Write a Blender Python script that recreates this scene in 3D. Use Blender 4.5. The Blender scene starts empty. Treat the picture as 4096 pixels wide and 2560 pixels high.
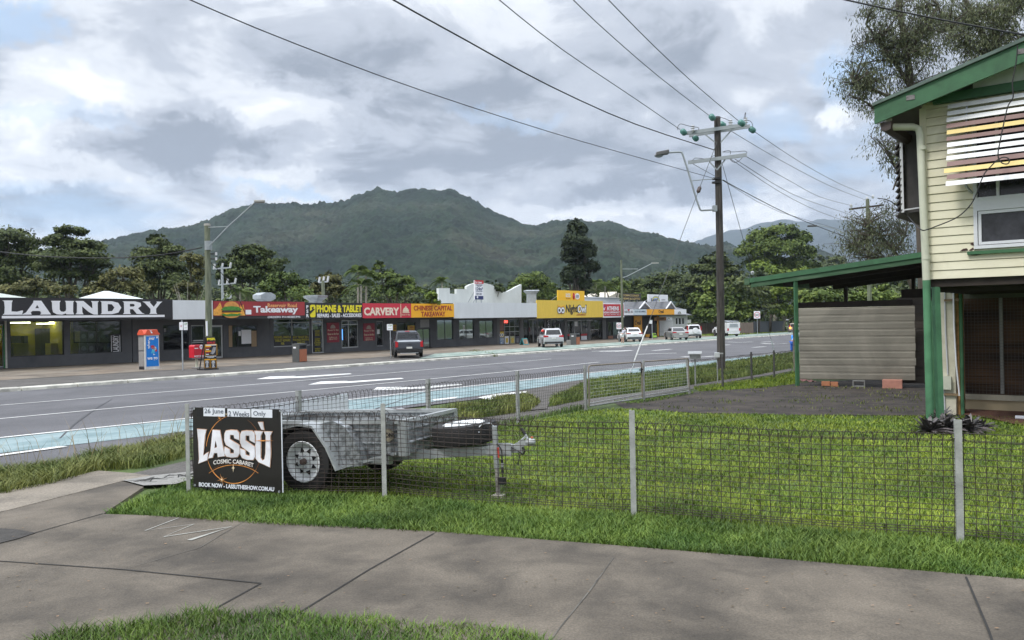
import bpy, bmesh, math, random
import numpy as np
from math import sin, cos, pi, radians, atan2, sqrt
from mathutils import Vector, Matrix
random.seed(7); np.random.seed(7)
SC = bpy.context.scene
COL = SC.collection
# ---------------- camera, world, sun ----------------
F = 820.; PHI = .0196; EYE = 1.65
cam = bpy.data.objects.new('camera', bpy.data.cameras.new('camera')); COL.objects.link(cam)
cam.location = (0, 0, EYE)
cam.rotation_euler = (Matrix.Rotation(pi/2, 3, 'X') @ Matrix.Rotation(-PHI, 3, 'Z')).to_euler()
cam.data.sensor_width = 36; cam.data.lens = 36*F/1024
cam.data.clip_start = .1; cam.data.clip_end = 30000
SC.camera = cam
SC.view_settings.view_transform = 'Standard'; SC.view_settings.look = 'None'
SC.view_settings.gamma = 1; SC.view_settings.exposure = 0.62

world = bpy.data.worlds.new('World'); SC.world = world; world.use_nodes = True
nt = world.node_tree; nt.nodes.clear()
def nd(t, typ, **k):
    n = t.nodes.new(typ)
    for a, b in k.items():
        if a == 'ins':
            for i, v in b.items(): n.inputs[i].default_value = v
        else: setattr(n, a, b)
    return n
SUN_EL, SUN_AZ = 52, -125     # azimuth from +Y clockwise
wo = nd(nt, 'ShaderNodeOutputWorld'); bg = nd(nt, 'ShaderNodeBackground', ins={1: .1})
sky = nd(nt, 'ShaderNodeTexSky', sky_type='NISHITA', sun_disc=False)
sky.sun_elevation = radians(SUN_EL); sky.sun_rotation = radians(SUN_AZ)
tc = nd(nt, 'ShaderNodeTexCoord'); L = nt.links.new
sx = nd(nt, 'ShaderNodeSeparateXYZ'); L(tc.outputs['Generated'], sx.inputs[0])
def mth(op, a, b=None, t=nt, c=None):
    n = nd(t, 'ShaderNodeMath', operation=op)
    for i, v in enumerate((a, b, c)):
        if v is None: continue
        if isinstance(v, (int, float)): n.inputs[i].default_value = v
        else: t.links.new(v, n.inputs[i])
    return n.outputs[0]
zz = mth('ADD', mth('MAXIMUM', sx.outputs[2], 0.0), .22)
cx = mth('DIVIDE', sx.outputs[0], zz); cy = mth('DIVIDE', sx.outputs[1], zz)
cv = nd(nt, 'ShaderNodeCombineXYZ'); L(cx, cv.inputs[0]); L(cy, cv.inputs[1])
cv.inputs[2].default_value = 3.7
def cloud_noise(scale, detail, rough, off, dist=0.2):
    mp = nd(nt, 'ShaderNodeMapping'); mp.inputs['Location'].default_value = off
    L(cv.outputs[0], mp.inputs[0])
    n = nd(nt, 'ShaderNodeTexNoise', ins={'Scale': scale, 'Detail': detail, 'Roughness': rough, 'Distortion': dist})
    L(mp.outputs[0], n.inputs['Vector']); return n.outputs[0]
def ramp(t, src, stops, interp='EASE'):
    r = nd(t, 'ShaderNodeValToRGB'); e = r.color_ramp; e.interpolation = interp
    while len(e.elements) < len(stops): e.elements.new(.5)
    for el, (p, c) in zip(e.elements, stops):
        el.position = p; el.color = (c[0], c[1], c[2], 1) if not isinstance(c, (int, float)) else (c, c, c, 1)
    t.links.new(src, r.inputs[0]); return r.outputs[0]
F_, PH_ = 820., .0196
def pdir(px, py):
    u, v = px-512, 320-py; c, q = cos(PH_), sin(PH_); d = Vector(((u*c+v*q)/F_, 1., (v*c-u*q)/F_)); return d.normalized()
big = cloud_noise(1.15, 9, .55, (2.3, 4.1, 0)); det = cloud_noise(3.4, 10, .60, (7.9, 1.7, 0), .4); gap = cloud_noise(1.25, 6, .55, (11.4, 6.3, 0))
wn = nd(nt, 'ShaderNodeTexNoise', ins={'Scale': 6., 'Detail': 11, 'Roughness': .68}); L(tc.outputs['Generated'], wn.inputs['Vector'])
def vm(op, a, b):
    n = nd(nt, 'ShaderNodeVectorMath', operation=op)
    for i, v in enumerate((a, b)):
        if isinstance(v, (tuple, Vector)): n.inputs[i].default_value = tuple(v)
        else: L(v, n.inputs[i])
    return n
wd = vm('ADD', tc.outputs['Generated'], vm('MULTIPLY', vm('SUBTRACT', wn.outputs['Color'], (.5, .5, .5)).outputs[0], (.22, .22, .16)).outputs[0]).outputs[0]
def lobe(px, py, rx, ry, k, soft=.55):      # a cloud bank seen in one direction of the sky
    q = vm('MULTIPLY', vm('SUBTRACT', wd, pdir(px, py)).outputs[0], (F_/rx, F_/rx, F_/ry)); ln = nd(nt, 'ShaderNodeVectorMath', operation='LENGTH'); L(q.outputs[0], ln.inputs[0])
    mr = nd(nt, 'ShaderNodeMapRange', interpolation_type='SMOOTHSTEP'); L(ln.outputs['Value'], mr.inputs[0])
    for i, v in ((1, 1.15), (2, soft), (3, 0.), (4, k)): mr.inputs[i].default_value = v
    return mr.outputs[0]
def addall(o): 
    r = o[0]
    for q in o[1:]: r = mth('ADD', r, q)
    return r
dark = addall([lobe(150, 142, 80, 40, .13), lobe(225, 155, 66, 42, .11), lobe(45, 200, 52, 17, .16), lobe(570, 70, 250, 62, .13, .2), lobe(470, 150, 120, 40, .08), lobe(800, 150, 110, 40, .11, .3), lobe(560, 195, 60, 16, .08), lobe(900, 40, 120, 60, .06), lobe(660, 190, 90, 26, .07), lobe(330, 30, 140, 40, .04)])
lite = addall([lobe(60, 95, 70, 45, .10), lobe(20, 160, 60, 22, .10), lobe(300, 190, 90, 18, .10), lobe(270, 95, 70, 30, .08), lobe(640, 215, 120, 14, .12), lobe(745, 218, 60, 9, .14, .3), lobe(838, 129, 22, 10, .22, .2), lobe(95, 238, 80, 12, .10), lobe(340, 110, 40, 30, .06)])
body = mth('SUBTRACT', mth('ADD', mth('ADD', mth('MULTIPLY', big, .45), mth('MULTIPLY', det, .75)), mth('ADD', dark, -.125)), lite)
ccol = ramp(nt, body, [(.30, (7.9, 8.0, 8.2)), (.41, (6.1, 6.35, 6.75)), (.52, (4.0, 4.3, 4.85)), (.66, (2.1, 2.35, 2.8))])
blue = addall([lobe(845, 85, 34, 44, .75, .2), lobe(300, 197, 70, 7, .6, .3), lobe(10, 10, 40, 14, .6), lobe(500, 110, 60, 9, .3), lobe(770, 140, 30, 18, .3), lobe(60, 110, 60, 8, .3)])
cover = mth('SUBTRACT', ramp(nt, gap, [(.28, .35), (.42, 1)]), blue)
skyb = nd(nt, 'ShaderNodeMixRGB', blend_type='MIX', ins={0: .7, 2: (3.6, 5.5, 8.0, 1)}); L(sky.outputs[0], skyb.inputs[1])
mx = nd(nt, 'ShaderNodeMixRGB'); mx.use_clamp = False; L(mth('MAXIMUM', cover, 0.), mx.inputs[0]); L(skyb.outputs[0], mx.inputs[1]); L(ccol, mx.inputs[2])
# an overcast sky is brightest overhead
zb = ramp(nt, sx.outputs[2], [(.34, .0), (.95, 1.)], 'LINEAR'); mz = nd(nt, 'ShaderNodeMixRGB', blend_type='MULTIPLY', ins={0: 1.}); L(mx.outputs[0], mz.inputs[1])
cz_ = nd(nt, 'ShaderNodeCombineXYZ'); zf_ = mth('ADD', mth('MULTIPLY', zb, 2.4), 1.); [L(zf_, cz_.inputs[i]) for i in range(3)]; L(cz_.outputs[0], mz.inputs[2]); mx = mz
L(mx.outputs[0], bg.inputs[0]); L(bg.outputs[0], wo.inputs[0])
sd = bpy.data.lights.new('sun', 'SUN'); sd.energy = 1.5; sd.angle = radians(14); sd.color = (1, .96, .9)
so = bpy.data.objects.new('sun', sd); COL.objects.link(so)
sv = Vector((sin(radians(SUN_AZ))*cos(radians(SUN_EL)), cos(radians(SUN_AZ))*cos(radians(SUN_EL)), sin(radians(SUN_EL))))
so.rotation_euler = sv.to_track_quat('Z', 'Y').to_euler()

# ---------------- geometry of the place ----------------
TH = radians(38.5); DX, DY = sin(TH), cos(TH); NX, NY = -cos(TH), sin(TH)   # along / across the highway
def H(x, y):
    s = DX*x+DY*y; t = NX*x+NY*y
    a = max(0, min(s, 150)-5); near = 1.65+.018*min(a, 23)+.006*max(0, a-23)
    far = max(2.3, 2.45+.0063*(min(s, 150)-18))
    w = max(0, min(1, (t-8)/26)); w = w*w*(3-2*w)*.5+w*.5
    return near*(1-w)+far*w
def G(x, y): return EYE-H(x, y)
def ray(px, py):
    u = px-512; v = 320-py; c, q = cos(PHI), sin(PHI)
    return ((u*c+v*q)/F, 1., (v*c-u*q)/F)
def gp(px, py, off=0.):
    r = ray(px, py); lo, hi = 1, 3000
    for _ in range(45):
        Y = (lo+hi)/2
        if -r[2]*Y > H(r[0]*Y, Y)-off: hi = Y
        else: lo = Y
    return Vector((r[0]*Y, Y, G(r[0]*Y, Y)+off))
def at(px, py, Y):
    r = ray(px, py); return Vector((r[0]*Y, Y, EYE+r[2]*Y))
def st(s, t): return Vector((DX*s+NX*t, DY*s+NY*t))
class Frame:                       # upright local frame: x along heading, y to the left of it, z up
    def __init__(self, O, a): self.O = Vector(O); self.a = a; self.c, self.s = cos(a), sin(a)
    def w(self, x, y, z=0): return Vector((self.O.x+self.c*x-self.s*y, self.O.y+self.s*x+self.c*y, self.O.z+z))
    def hit(self, px, py, y=0.):   # local (x, z) where the line of sight meets the plane y
        r = ray(px, py); ry = -self.s*r[0]+self.c*r[1]
        oy = -self.s*(0-self.O.x)+self.c*(0-self.O.y)
        k = (y-oy)/ry; p = Vector(r)*k+Vector((0, 0, EYE))-self.O
        return (self.c*p.x+self.s*p.y, p.z)
    def hx(self, px, y=0., py=330): return self.hit(px, py, y)[0]

# ---------------- materials ----------------
MATS = {}
def mat(name, col, rough=.8, metal=0., var=.12, scale=6., bump=0., bscale=None, emit=None, col2=None, stretch=None, spec=None, detail=5, thr=None, island=0., coat=0., fine=None, blot=None):
    if name in MATS: return MATS[name]
    m = bpy.data.materials.new(name); m.use_nodes = True; t = m.node_tree; b = t.nodes['Principled BSDF']
    b.inputs['Roughness'].default_value = rough; b.inputs['Metallic'].default_value = metal
    if spec is not None: b.inputs['Specular IOR Level'].default_value = spec
    if coat: b.inputs['Coat Weight'].default_value = coat
    co = nd(t, 'ShaderNodeTexCoord'); src = co.outputs['Object']
    if stretch:
        mp = nd(t, 'ShaderNodeMapping'); mp.inputs['Scale'].default_value = stretch; t.links.new(src, mp.inputs[0]); src = mp.outputs[0]
    n = nd(t, 'ShaderNodeTexNoise', ins={'Scale': scale, 'Detail': detail, 'Roughness': .6}); t.links.new(src, n.inputs['Vector'])
    c1 = [max(0, v*(1-var)) for v in col]; c2 = [v*(1+var) for v in col] if col2 is None else col2
    a, z = thr or (.3, .7)
    o = ramp(t, n.outputs[0], [(a, c1), (z, c2)], 'LINEAR')
    for q in (fine, blot):      # grit and stains: (scale, darkest, brightest, low, high)
        if q:
            nf = nd(t, 'ShaderNodeTexNoise', ins={'Scale': q[0], 'Detail': 6, 'Roughness': .65, 'Distortion': .6 if q is blot else 0.}); t.links.new(co.outputs['Object'], nf.inputs['Vector'])
            rf = ramp(t, nf.outputs[0], [(q[3], q[1]), (q[4], q[2])], 'LINEAR'); mf = nd(t, 'ShaderNodeMixRGB', blend_type='MULTIPLY', ins={0: 1.}); t.links.new(o, mf.inputs[1]); t.links.new(rf, mf.inputs[2]); o = mf.outputs[0]
    if island:
        g = nd(t, 'ShaderNodeNewGeometry'); h = nd(t, 'ShaderNodeHueSaturation')
        t.links.new(o, h.inputs['Color'])
        t.links.new(mth('ADD', mth('MULTIPLY', g.outputs['Random Per Island'], 2*island, t), 1-island, t), h.inputs['Value'])
        t.links.new(mth('ADD', mth('MULTIPLY', g.outputs['Random Per Island'], -.035, t), .515, t), h.inputs['Hue'])
        o = h.outputs[0]
    t.links.new(o, b.inputs['Base Color'])
    if emit:
        b.inputs['Emission Color'].default_value = (*emit[0], 1); b.inputs['Emission Strength'].default_value = emit[1]
    if bump:
        n2 = nd(t, 'ShaderNodeTexNoise', ins={'Scale': bscale or scale*4, 'Detail': 4}); t.links.new(src, n2.inputs['Vector'])
        bp = nd(t, 'ShaderNodeBump', ins={'Strength': 1., 'Distance': bump}); t.links.new(n2.outputs[0], bp.inputs['Height'])
        t.links.new(bp.outputs[0], b.inputs['Normal'])
    MATS[name] = m; return m
def glass_mat(name, tint=(.9, .95, .95), clear=.75):
    if name in MATS: return MATS[name]
    m = bpy.data.materials.new(name); m.use_nodes = True; t = m.node_tree; t.nodes.clear()
    o = nd(t, 'ShaderNodeOutputMaterial'); tr = nd(t, 'ShaderNodeBsdfTransparent'); tr.inputs[0].default_value = (*[c*clear for c in tint], 1)
    gl = nd(t, 'ShaderNodeBsdfGlossy'); gl.inputs['Roughness'].default_value = .03
    fr = nd(t, 'ShaderNodeFresnel', ins={0: 1.5}); mxs = nd(t, 'ShaderNodeMixShader')
    n = nd(t, 'ShaderNodeTexNoise', ins={'Scale': 1.2, 'Detail': 2}); co = nd(t, 'ShaderNodeTexCoord'); t.links.new(co.outputs['Object'], n.inputs['Vector'])
    bp = nd(t, 'ShaderNodeBump', ins={'Distance': .01}); t.links.new(n.outputs[0], bp.inputs['Height']); t.links.new(bp.outputs[0], gl.inputs['Normal'])
    t.links.new(fr.outputs[0], mxs.inputs[0]); t.links.new(tr.outputs[0], mxs.inputs[1]); t.links.new(gl.outputs[0], mxs.inputs[2]); t.links.new(mxs.outputs[0], o.inputs[0])
    MATS[name] = m; return m

# ---------------- mesh builder ----------------
class MB:
    def __init__(s): s.v = []; s.f = []; s.mi = []; s.m = 0
    def add(s, vs, fs):
        k = len(s.v); s.v += [tuple(v) for v in vs]; s.f += [tuple(k+i for i in f) for f in fs]; s.mi += [s.m]*len(fs); return s
    def box(s, x0, x1, y0, y1, z0, z1):
        vs = [(x, y, z) for x in (x0, x1) for y in (y0, y1) for z in (z0, z1)]
        return s.add(vs, [(0, 1, 3, 2), (4, 6, 7, 5), (0, 4, 5, 1), (2, 3, 7, 6), (0, 2, 6, 4), (1, 5, 7, 3)])
    def hexa(s, a, b):             # two matching quads
        return s.add(list(a)+list(b), [(3, 2, 1, 0), (4, 5, 6, 7), (0, 1, 5, 4), (1, 2, 6, 5), (2, 3, 7, 6), (3, 0, 4, 7)])
    def bar(s, a, b, w, h, up=(0, 0, 1)):
        a, b = Vector(a), Vector(b); d = (b-a).normalized(); u = Vector(up)
        r = d.cross(u)
        if r.length < .01: r = d.cross(Vector((1, 0, 0)))
        r.normalize(); u = r.cross(d)
        q = [r*w/2+u*h/2, r*w/2-u*h/2, -r*w/2-u*h/2, -r*w/2+u*h/2]
        return s.hexa([a+i for i in q], [b+i for i in q])
    def tube(s, pts, r, n=8, cap=True, r2=None):
        pts = [Vector(p) for p in pts]; N = len(pts); vs = []
        up = Vector((0, 0, 1)); prev = None
        for i, p in enumerate(pts):
            d = (pts[min(i+1, N-1)]-pts[max(i-1, 0)]).normalized()
            if prev is None:
                x = d.cross(up)
                if x.length < .05: x = d.cross(Vector((1, 0, 0)))
            else: x = prev-d*prev.dot(d)
            x.normalize(); prev = x; y = d.cross(x)
            rr = r if r2 is None else r+(r2-r)*i/(N-1)
            if isinstance(r, (list, tuple)): rr = r[i]
            vs += [p+x*rr*cos(2*pi*k/n)+y*rr*sin(2*pi*k/n) for k in range(n)]
        fs = [(i*n+k, i*n+(k+1) % n, (i+1)*n+(k+1) % n, (i+1)*n+k) for i in range(N-1) for k in range(n)]
        if cap: fs += [tuple(range(n))[::-1], tuple((N-1)*n+k for k in range(n))]
        return s.add(vs, fs)
    def lathe(s, prof, o=(0, 0, 0), axis='Z', n=20, cap=True):     # prof: (radius, height)
        vs = []
        for r, h in prof:
            for k in range(n):
                a = 2*pi*k/n; p = (r*cos(a), r*sin(a), h)
                if axis == 'Y': p = (p[0], p[2], p[1])
                if axis == 'X': p = (p[2], p[0], p[1])
                vs.append((p[0]+o[0], p[1]+o[1], p[2]+o[2]))
        N = len(prof)
        fs = [(i*n+k, i*n+(k+1) % n, (i+1)*n+(k+1) % n, (i+1)*n+k) for i in range(N-1) for k in range(n)]
        if cap: fs += [tuple(range(n))[::-1], tuple((N-1)*n+k for k in range(n))]
        return s.add(vs, fs)
    def prism(s, poly, y0, y1):    # polygon in x,z extruded along y
        n = len(poly)
        vs = [(x, y0, z) for x, z in poly]+[(x, y1, z) for x, z in poly]
        return s.add(vs, [tuple(range(n)), tuple(range(2*n-1, n-1, -1))]+[(i, i+n, (i+1) % n+n, (i+1) % n) for i in range(n)])
    def prismz(s, poly, z0, z1):
        n = len(poly); vs = [(x, y, z0) for x, y in poly]+[(x, y, z1) for x, y in poly]
        return s.add(vs, [tuple(range(n))[::-1], tuple(range(n, 2*n))]+[(i, (i+1) % n, (i+1) % n+n, i+n) for i in range(n)])
    def prismx(s, poly, x0, x1):   # polygon in y,z
        n = len(poly); vs = [(x0, y, z) for y, z in poly]+[(x1, y, z) for y, z in poly]
        return s.add(vs, [tuple(range(n))[::-1], tuple(range(n, 2*n))]+[(i, (i+1) % n, (i+1) % n+n, i+n) for i in range(n)])
    def ball(s, o, r, n=12, k=8):
        rx, ry, rz = r if isinstance(r, (tuple, list)) else (r, r, r)
        vs = [(o[0], o[1], o[2]+rz)]
        for i in range(1, k):
            a = pi*i/k
            vs += [(o[0]+rx*sin(a)*cos(2*pi*j/n), o[1]+ry*sin(a)*sin(2*pi*j/n), o[2]+rz*cos(a)) for j in range(n)]
        vs.append((o[0], o[1], o[2]-rz)); e = len(vs)-1
        fs = [(0, 1+j, 1+(j+1) % n) for j in range(n)]
        for i in range(k-2): fs += [(1+i*n+j, 1+(i+1)*n+j, 1+(i+1)*n+(j+1) % n, 1+i*n+(j+1) % n) for j in range(n)]
        fs += [(e, 1+(k-2)*n+(j+1) % n, 1+(k-2)*n+j) for j in range(n)]
        return s.add(vs, fs)
    def build(s, name, mats, parent=None, smooth=False, bevel=0., fix=True, auto=None):
        me = bpy.data.meshes.new(name); me.from_pydata(s.v, [], s.f)
        ms = mats if isinstance(mats, (list, tuple)) else [mats]
        for m in ms: me.materials.append(m)
        if len(ms) > 1: me.polygons.foreach_set('material_index', s.mi)
        if fix:
            bm = bmesh.new(); bm.from_mesh(me); bmesh.ops.recalc_face_normals(bm, faces=bm.faces); bm.to_mesh(me); bm.free()
        if smooth:
            me.polygons.foreach_set('use_smooth', [True]*len(me.polygons))
            if auto: me.set_sharp_from_angle(angle=radians(auto))
        ob = bpy.data.objects.new(name, me); COL.objects.link(ob)
        if parent is not None: ob.parent = parent
        if bevel:
            b = ob.modifiers.new('bevel', 'BEVEL'); b.width = bevel; b.segments = 2; b.limit_method = 'ANGLE'
        return ob
def np_mesh(name, V, Fc, m, parent=None, nv=4):
    me = bpy.data.meshes.new(name); V = np.asarray(V, dtype=np.float32); Fc = np.asarray(Fc, dtype=np.int32)
    me.vertices.add(len(V)); me.vertices.foreach_set('co', V.ravel())
    me.loops.add(Fc.size); me.loops.foreach_set('vertex_index', Fc.ravel())
    me.polygons.add(len(Fc)); me.polygons.foreach_set('loop_start', np.arange(0, Fc.size, nv, dtype=np.int32))
    me.update(calc_edges=True)
    for k in (m if isinstance(m, (list, tuple)) else [m]): me.materials.append(k)
    ob = bpy.data.objects.new(name, me); COL.objects.link(ob)
    if parent is not None: ob.parent = parent
    return ob
def tag(o, label=None, cat=None, group=None, kind=None):
    if label: o['label'] = label
    if cat: o['category'] = cat
    if group: o['group'] = group
    if kind: o['kind'] = kind
    return o
def thing(name, label, cat, loc, rz=0., group=None):
    o = bpy.data.objects.new(name, None); COL.objects.link(o); o.empty_display_size = .3
    o.location = loc; o.rotation_euler = (0, 0, rz); return tag(o, label, cat, group)
def fthing(name, label, cat, fr, group=None): return thing(name, label, cat, fr.O, fr.a, group)
def text(name, s, m, x0, x1, z0, z1, y, parent=None, bold=0., d=.012, shear=0., rot=False, space=1.):
    """lettering fitted into a box of the local x/z plane at y, facing -y"""
    cu = bpy.data.curves.new(name, 'FONT'); cu.body = s; cu.offset = bold; cu.shear = shear; cu.space_character = space
    cu.align_x = 'CENTER'; cu.extrude = .01; cu.resolution_u = 3; cu.space_line = .95
    ob = bpy.data.objects.new(name, cu); me = bpy.data.meshes.new_from_object(ob); bpy.data.objects.remove(ob); bpy.data.curves.remove(cu)
    n = len(me.vertices); V = np.zeros(n*3); me.vertices.foreach_get('co', V); V = V.reshape(-1, 3)
    if rot: V = np.stack([-V[:, 1], V[:, 0], V[:, 2]], 1)
    a, b = V.min(0), V.max(0); W = np.zeros_like(V)
    W[:, 0] = x0+(V[:, 0]-a[0])/(b[0]-a[0])*(x1-x0); W[:, 2] = z0+(V[:, 1]-a[1])/(b[1]-a[1])*(z1-z0)
    W[:, 1] = y-(V[:, 2]-a[2])/(b[2]-a[2]+1e-9)*d
    me.vertices.foreach_set('co', W.astype(np.float32).ravel()); me.materials.clear(); me.materials.append(m); me.update()
    o = bpy.data.objects.new(name, me); COL.objects.link(o)
    if parent is not None: o.parent = parent
    return o
def drape(name, pts, off, m, cell=2., kind='structure', thick=0., parent=None):
    """flat sheet following the ground; pts = world (x, y)"""
    bm = bmesh.new(); vs = [bm.verts.new((p[0], p[1], 0)) for p in pts]; bm.faces.new(vs)
    bmesh.ops.triangulate(bm, faces=bm.faces)
    xs = [p[0] for p in pts]; ys = [p[1] for p in pts]
    for ax, lo, hi in ((0, min(xs), max(xs)), (1, min(ys), max(ys))):
        k = math.floor(lo/cell)+1
        while k*cell < hi and k*cell < 420:
            co = [0, 0, 0]; no = [0, 0, 0]; co[ax] = k*cell; no[ax] = 1
            bmesh.ops.bisect_plane(bm, geom=bm.verts[:]+bm.edges[:]+bm.faces[:], plane_co=co, plane_no=no); k += 1
    for v in bm.verts: v.co.z = G(v.co.x, v.co.y)+off
    if thick:
        bd = [e for e in bm.edges if e.is_boundary]; r = bmesh.ops.extrude_edge_only(bm, edges=bd)
        for v in r['geom']:
            if isinstance(v, bmesh.types.BMVert): v.co.z -= thick
    bmesh.ops.recalc_face_normals(bm, faces=bm.faces)
    me = bpy.data.meshes.new(name); bm.to_mesh(me); bm.free()
    if len(me.polygons) and sum(p.normal.z*p.area for p in me.polygons) < 0: me.flip_normals()
    me.materials.append(m); o = bpy.data.objects.new(name, me); COL.objects.link(o)
    if kind: o['kind'] = kind
    if parent is not None: o.parent = parent
    return o
def gpix(name, pix, off, m, cell=2., thick=0., **k):
    return drape(name, [gp(*p).xy for p in pix], off, m, cell, thick=thick, **k)
z1 = lambda X, Y: (X/10.756, 287.5+Y/10.756)
z2 = lambda X, Y: (212.5+X/10.756, 287.5+Y/10.756)
z3 = lambda X, Y: (425+X/12.1, 262.5+Y/12.1)
z4 = lambda X, Y: (600+X/12.1, 262.5+Y/12.1)
# ---------------- ground ----------------
WHITE = mat('white_road_paint', (.62, .62, .6), .7, var=.2, scale=2.5, fine=(30, .7, 1.05, .3, .5))
def axis(segs):
    o = []
    for a, b, n in segs: o += list(np.linspace(a, b, n, endpoint=False))
    return o+[segs[-1][1]]
ss = axis([(-2500, -200, 10), (-200, -20, 18), (-20, 160, 180), (160, 400, 24), (400, 9000, 20)])
ts = axis([(-2500, -100, 10), (-100, -12, 22), (-12, 66, 100), (66, 200, 22), (200, 9000, 20)])
V = []
for s in ss:
    for t in ts:
        x, y = DX*s+NX*t, DY*s+NY*t; V.append((x, y, G(x, y)))
nT = len(ts); Fq = [(i*nT+j, (i+1)*nT+j, (i+1)*nT+j+1, i*nT+j+1) for i in range(len(ss)-1) for j in range(nT-1)]
GRASSY = mat('turf_soil', (.045, .07, .018), .95, var=.3, scale=.9, bump=.02, bscale=40, col2=(.085, .13, .03))
g_ = np_mesh('ground', V, Fq, GRASSY); g_['kind'] = 'structure'

ASPH = mat('asphalt', (.094, .093, .099), .85, var=.16, scale=.35, stretch=None, fine=(55, .62, 1.3, .35, .65), blot=(.22, .78, 1.15, .35, .6), bump=.004, bscale=120)
def lerp_t(tab, s):
    for (a, u), (b, w) in zip(tab, tab[1:]):
        if s <= b or (b, w) == tab[-1]: return u+(w-u)*(s-a)/(b-a)
FK = lambda s: 34.0+.083*s
WL = lambda s: 52.8+.0598*s
near = [(-60, 4), (3.9, 10.9), (5.5, 11.1), (7, 12.0), (11, 12.7), (15.5, 13.1), (20, 14.4), (23.6, 15.2), (32, 16), (50, 17.8), (160, 28), (300, 40)]
SS = [-60, -20, 0, 12, 20, 30, 40, 60, 80, 110, 150, 200, 300]
drape('road', [st(s, t) for s, t in near]+[st(s, FK(s)) for s in SS[::-1]], .022, ASPH, 2.)
OLDA = mat('old_asphalt', (.085, .078, .07), .9, var=.25, scale=1.2, bump=.006, bscale=60, fine=(40, .6, 1.3, .35, .65))
BRWN = mat('brown_concrete', (.185, .135, .09), .85, var=.22, scale=.6, col2=(.17, .15, .12), blot=(.5, .55, 1.2, .35, .6), bump=.003)
KERB = mat('kerb_concrete', (.42, .41, .36), .85, var=.35, scale=1.6, thr=(.35, .6), stretch=(1, 1, 1), bump=.01, bscale=20)
PALE = mat('pale_green_paint', (.17, .25, .215), .8, var=.25, scale=1.5, col2=(.33, .38, .33), thr=(.42, .62))
S2 = [s for s in SS if s <= 150]
drape('far_footpath', [st(s, FK(s)+.44) for s in S2]+[st(s, FK(s)+7) for s in S2[::-1]], .15, OLDA, 2., thick=.12)
drape('shop_forecourt', [st(s, FK(s)+6.0) for s in S2 if s < 120]+[st(118, WL(118))]+[st(s, WL(s)+1.2) for s in S2[::-1] if s < 111], .162, BRWN, 2.)
drape('parking_strip', [st(s, FK(s)+.9) for s in (38, 60, 80, 110, 150)]+[st(s, FK(s)+w) for s, w in ((150, 5.2), (110, 6.3), (80, 6.2), (60, 6.0), (45, 5.6))], .175, PALE, 2.)
# kerb laid in lengths, a few with gaps
kb = MB(); s = -30.
ki = 0
while s < 170:
    ln = random.choice((2.2, 3.1, 4.4)); e = s+ln-.05
    if not (17.6 < s < 18.9):
        w = .44; j = random.uniform(-.012, .012)
        a, b = st(s, FK(s)+j), st(e, FK(e)+j); c, d = st(e, FK(e)+w), st(s, FK(s)+w)
        lo = [(p.x, p.y, G(p.x, p.y)-.1) for p in (a, b, c, d)]
        hi = [(p.x, p.y, G(p.x, p.y)+h) for p, h in ((a+(d-a)*.12, .14+j), (b+(c-b)*.12, .14+j), (c, .165+j), (d, .165+j))]
        kb.hexa(lo, hi)
    s += ln
k_ = kb.build('kerb', KERB, bevel=.02); k_['kind'] = 'structure'
# near side: concrete paths
CONC = mat('path_concrete', (.078, .065, .049), .85, var=.2, scale=.9, col2=(.152, .128, .098), thr=(.36, .66), bump=.004, bscale=90, detail=9, fine=(70, .75, 1.15, .38, .62), blot=(1.6, .58, 1.1, .32, .56))
TANC = mat('tan_concrete', (.19, .165, .13), .85, var=.2, scale=1.3, bump=.003, col2=(.22, .19, .15), fine=(60, .7, 1.2, .38, .62), blot=(1.5, .6, 1.1, .34, .52))
DARK = mat('joint_dark', (.02, .019, .017), .95, var=.3)
zq = lambda X, Y: (X/5.706, 375+Y/5.706)
gpix('concrete_path', [(-260, 640), zq(0, 803), zq(700, 621), zq(820, 655), zq(590, 812), zq(800, 818), zq(1997, 885), (434, 535), (600, 548), (1024, 584), (1180, 600), (1180, 900), (-260, 900)], .03, CONC, 1., thick=.12)
gpix('upper_path', [(-260, 590), zq(0, 690), zq(560, 562), zq(740, 575), zq(880, 593), zq(700, 622), zq(0, 804), (-260, 640)], .034, TANC, 1., thick=.1)
zv = lambda X, Y: (500+X/8.067, 325+Y/8.067)
gpix('back_path', [zq(720, 574), zq(1100, 488), (240, 452), (330, 438), (430, 426), (500, 416), zv(740, 596), zv(1150, 545), zv(1550, 485), zv(2350, 352), zv(2350, 372), zv(1850, 460), zv(1550, 520), zv(740, 655), (500, 426), (430, 438), (330, 452), (240, 468), zq(1100, 575), zq(880, 592)], .012, OLDA, 1.)
gpix('side_driveway', [(516, 393), (560, 384), (592, 379), (566, 392), (550, 402), (547, 410), (526, 412), (541, 402), (531, 396)], .030, OLDA, 1.)
gpix('asphalt_patch', [(-200, 560), zq(0, 899), zq(90, 905), zq(205, 925), zq(100, 960), zq(0, 985), (-200, 590)], .036, mat('black_patch', (.04, .037, .033), .95, var=.4, scale=8, bump=.01, bscale=60), 1.)
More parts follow.
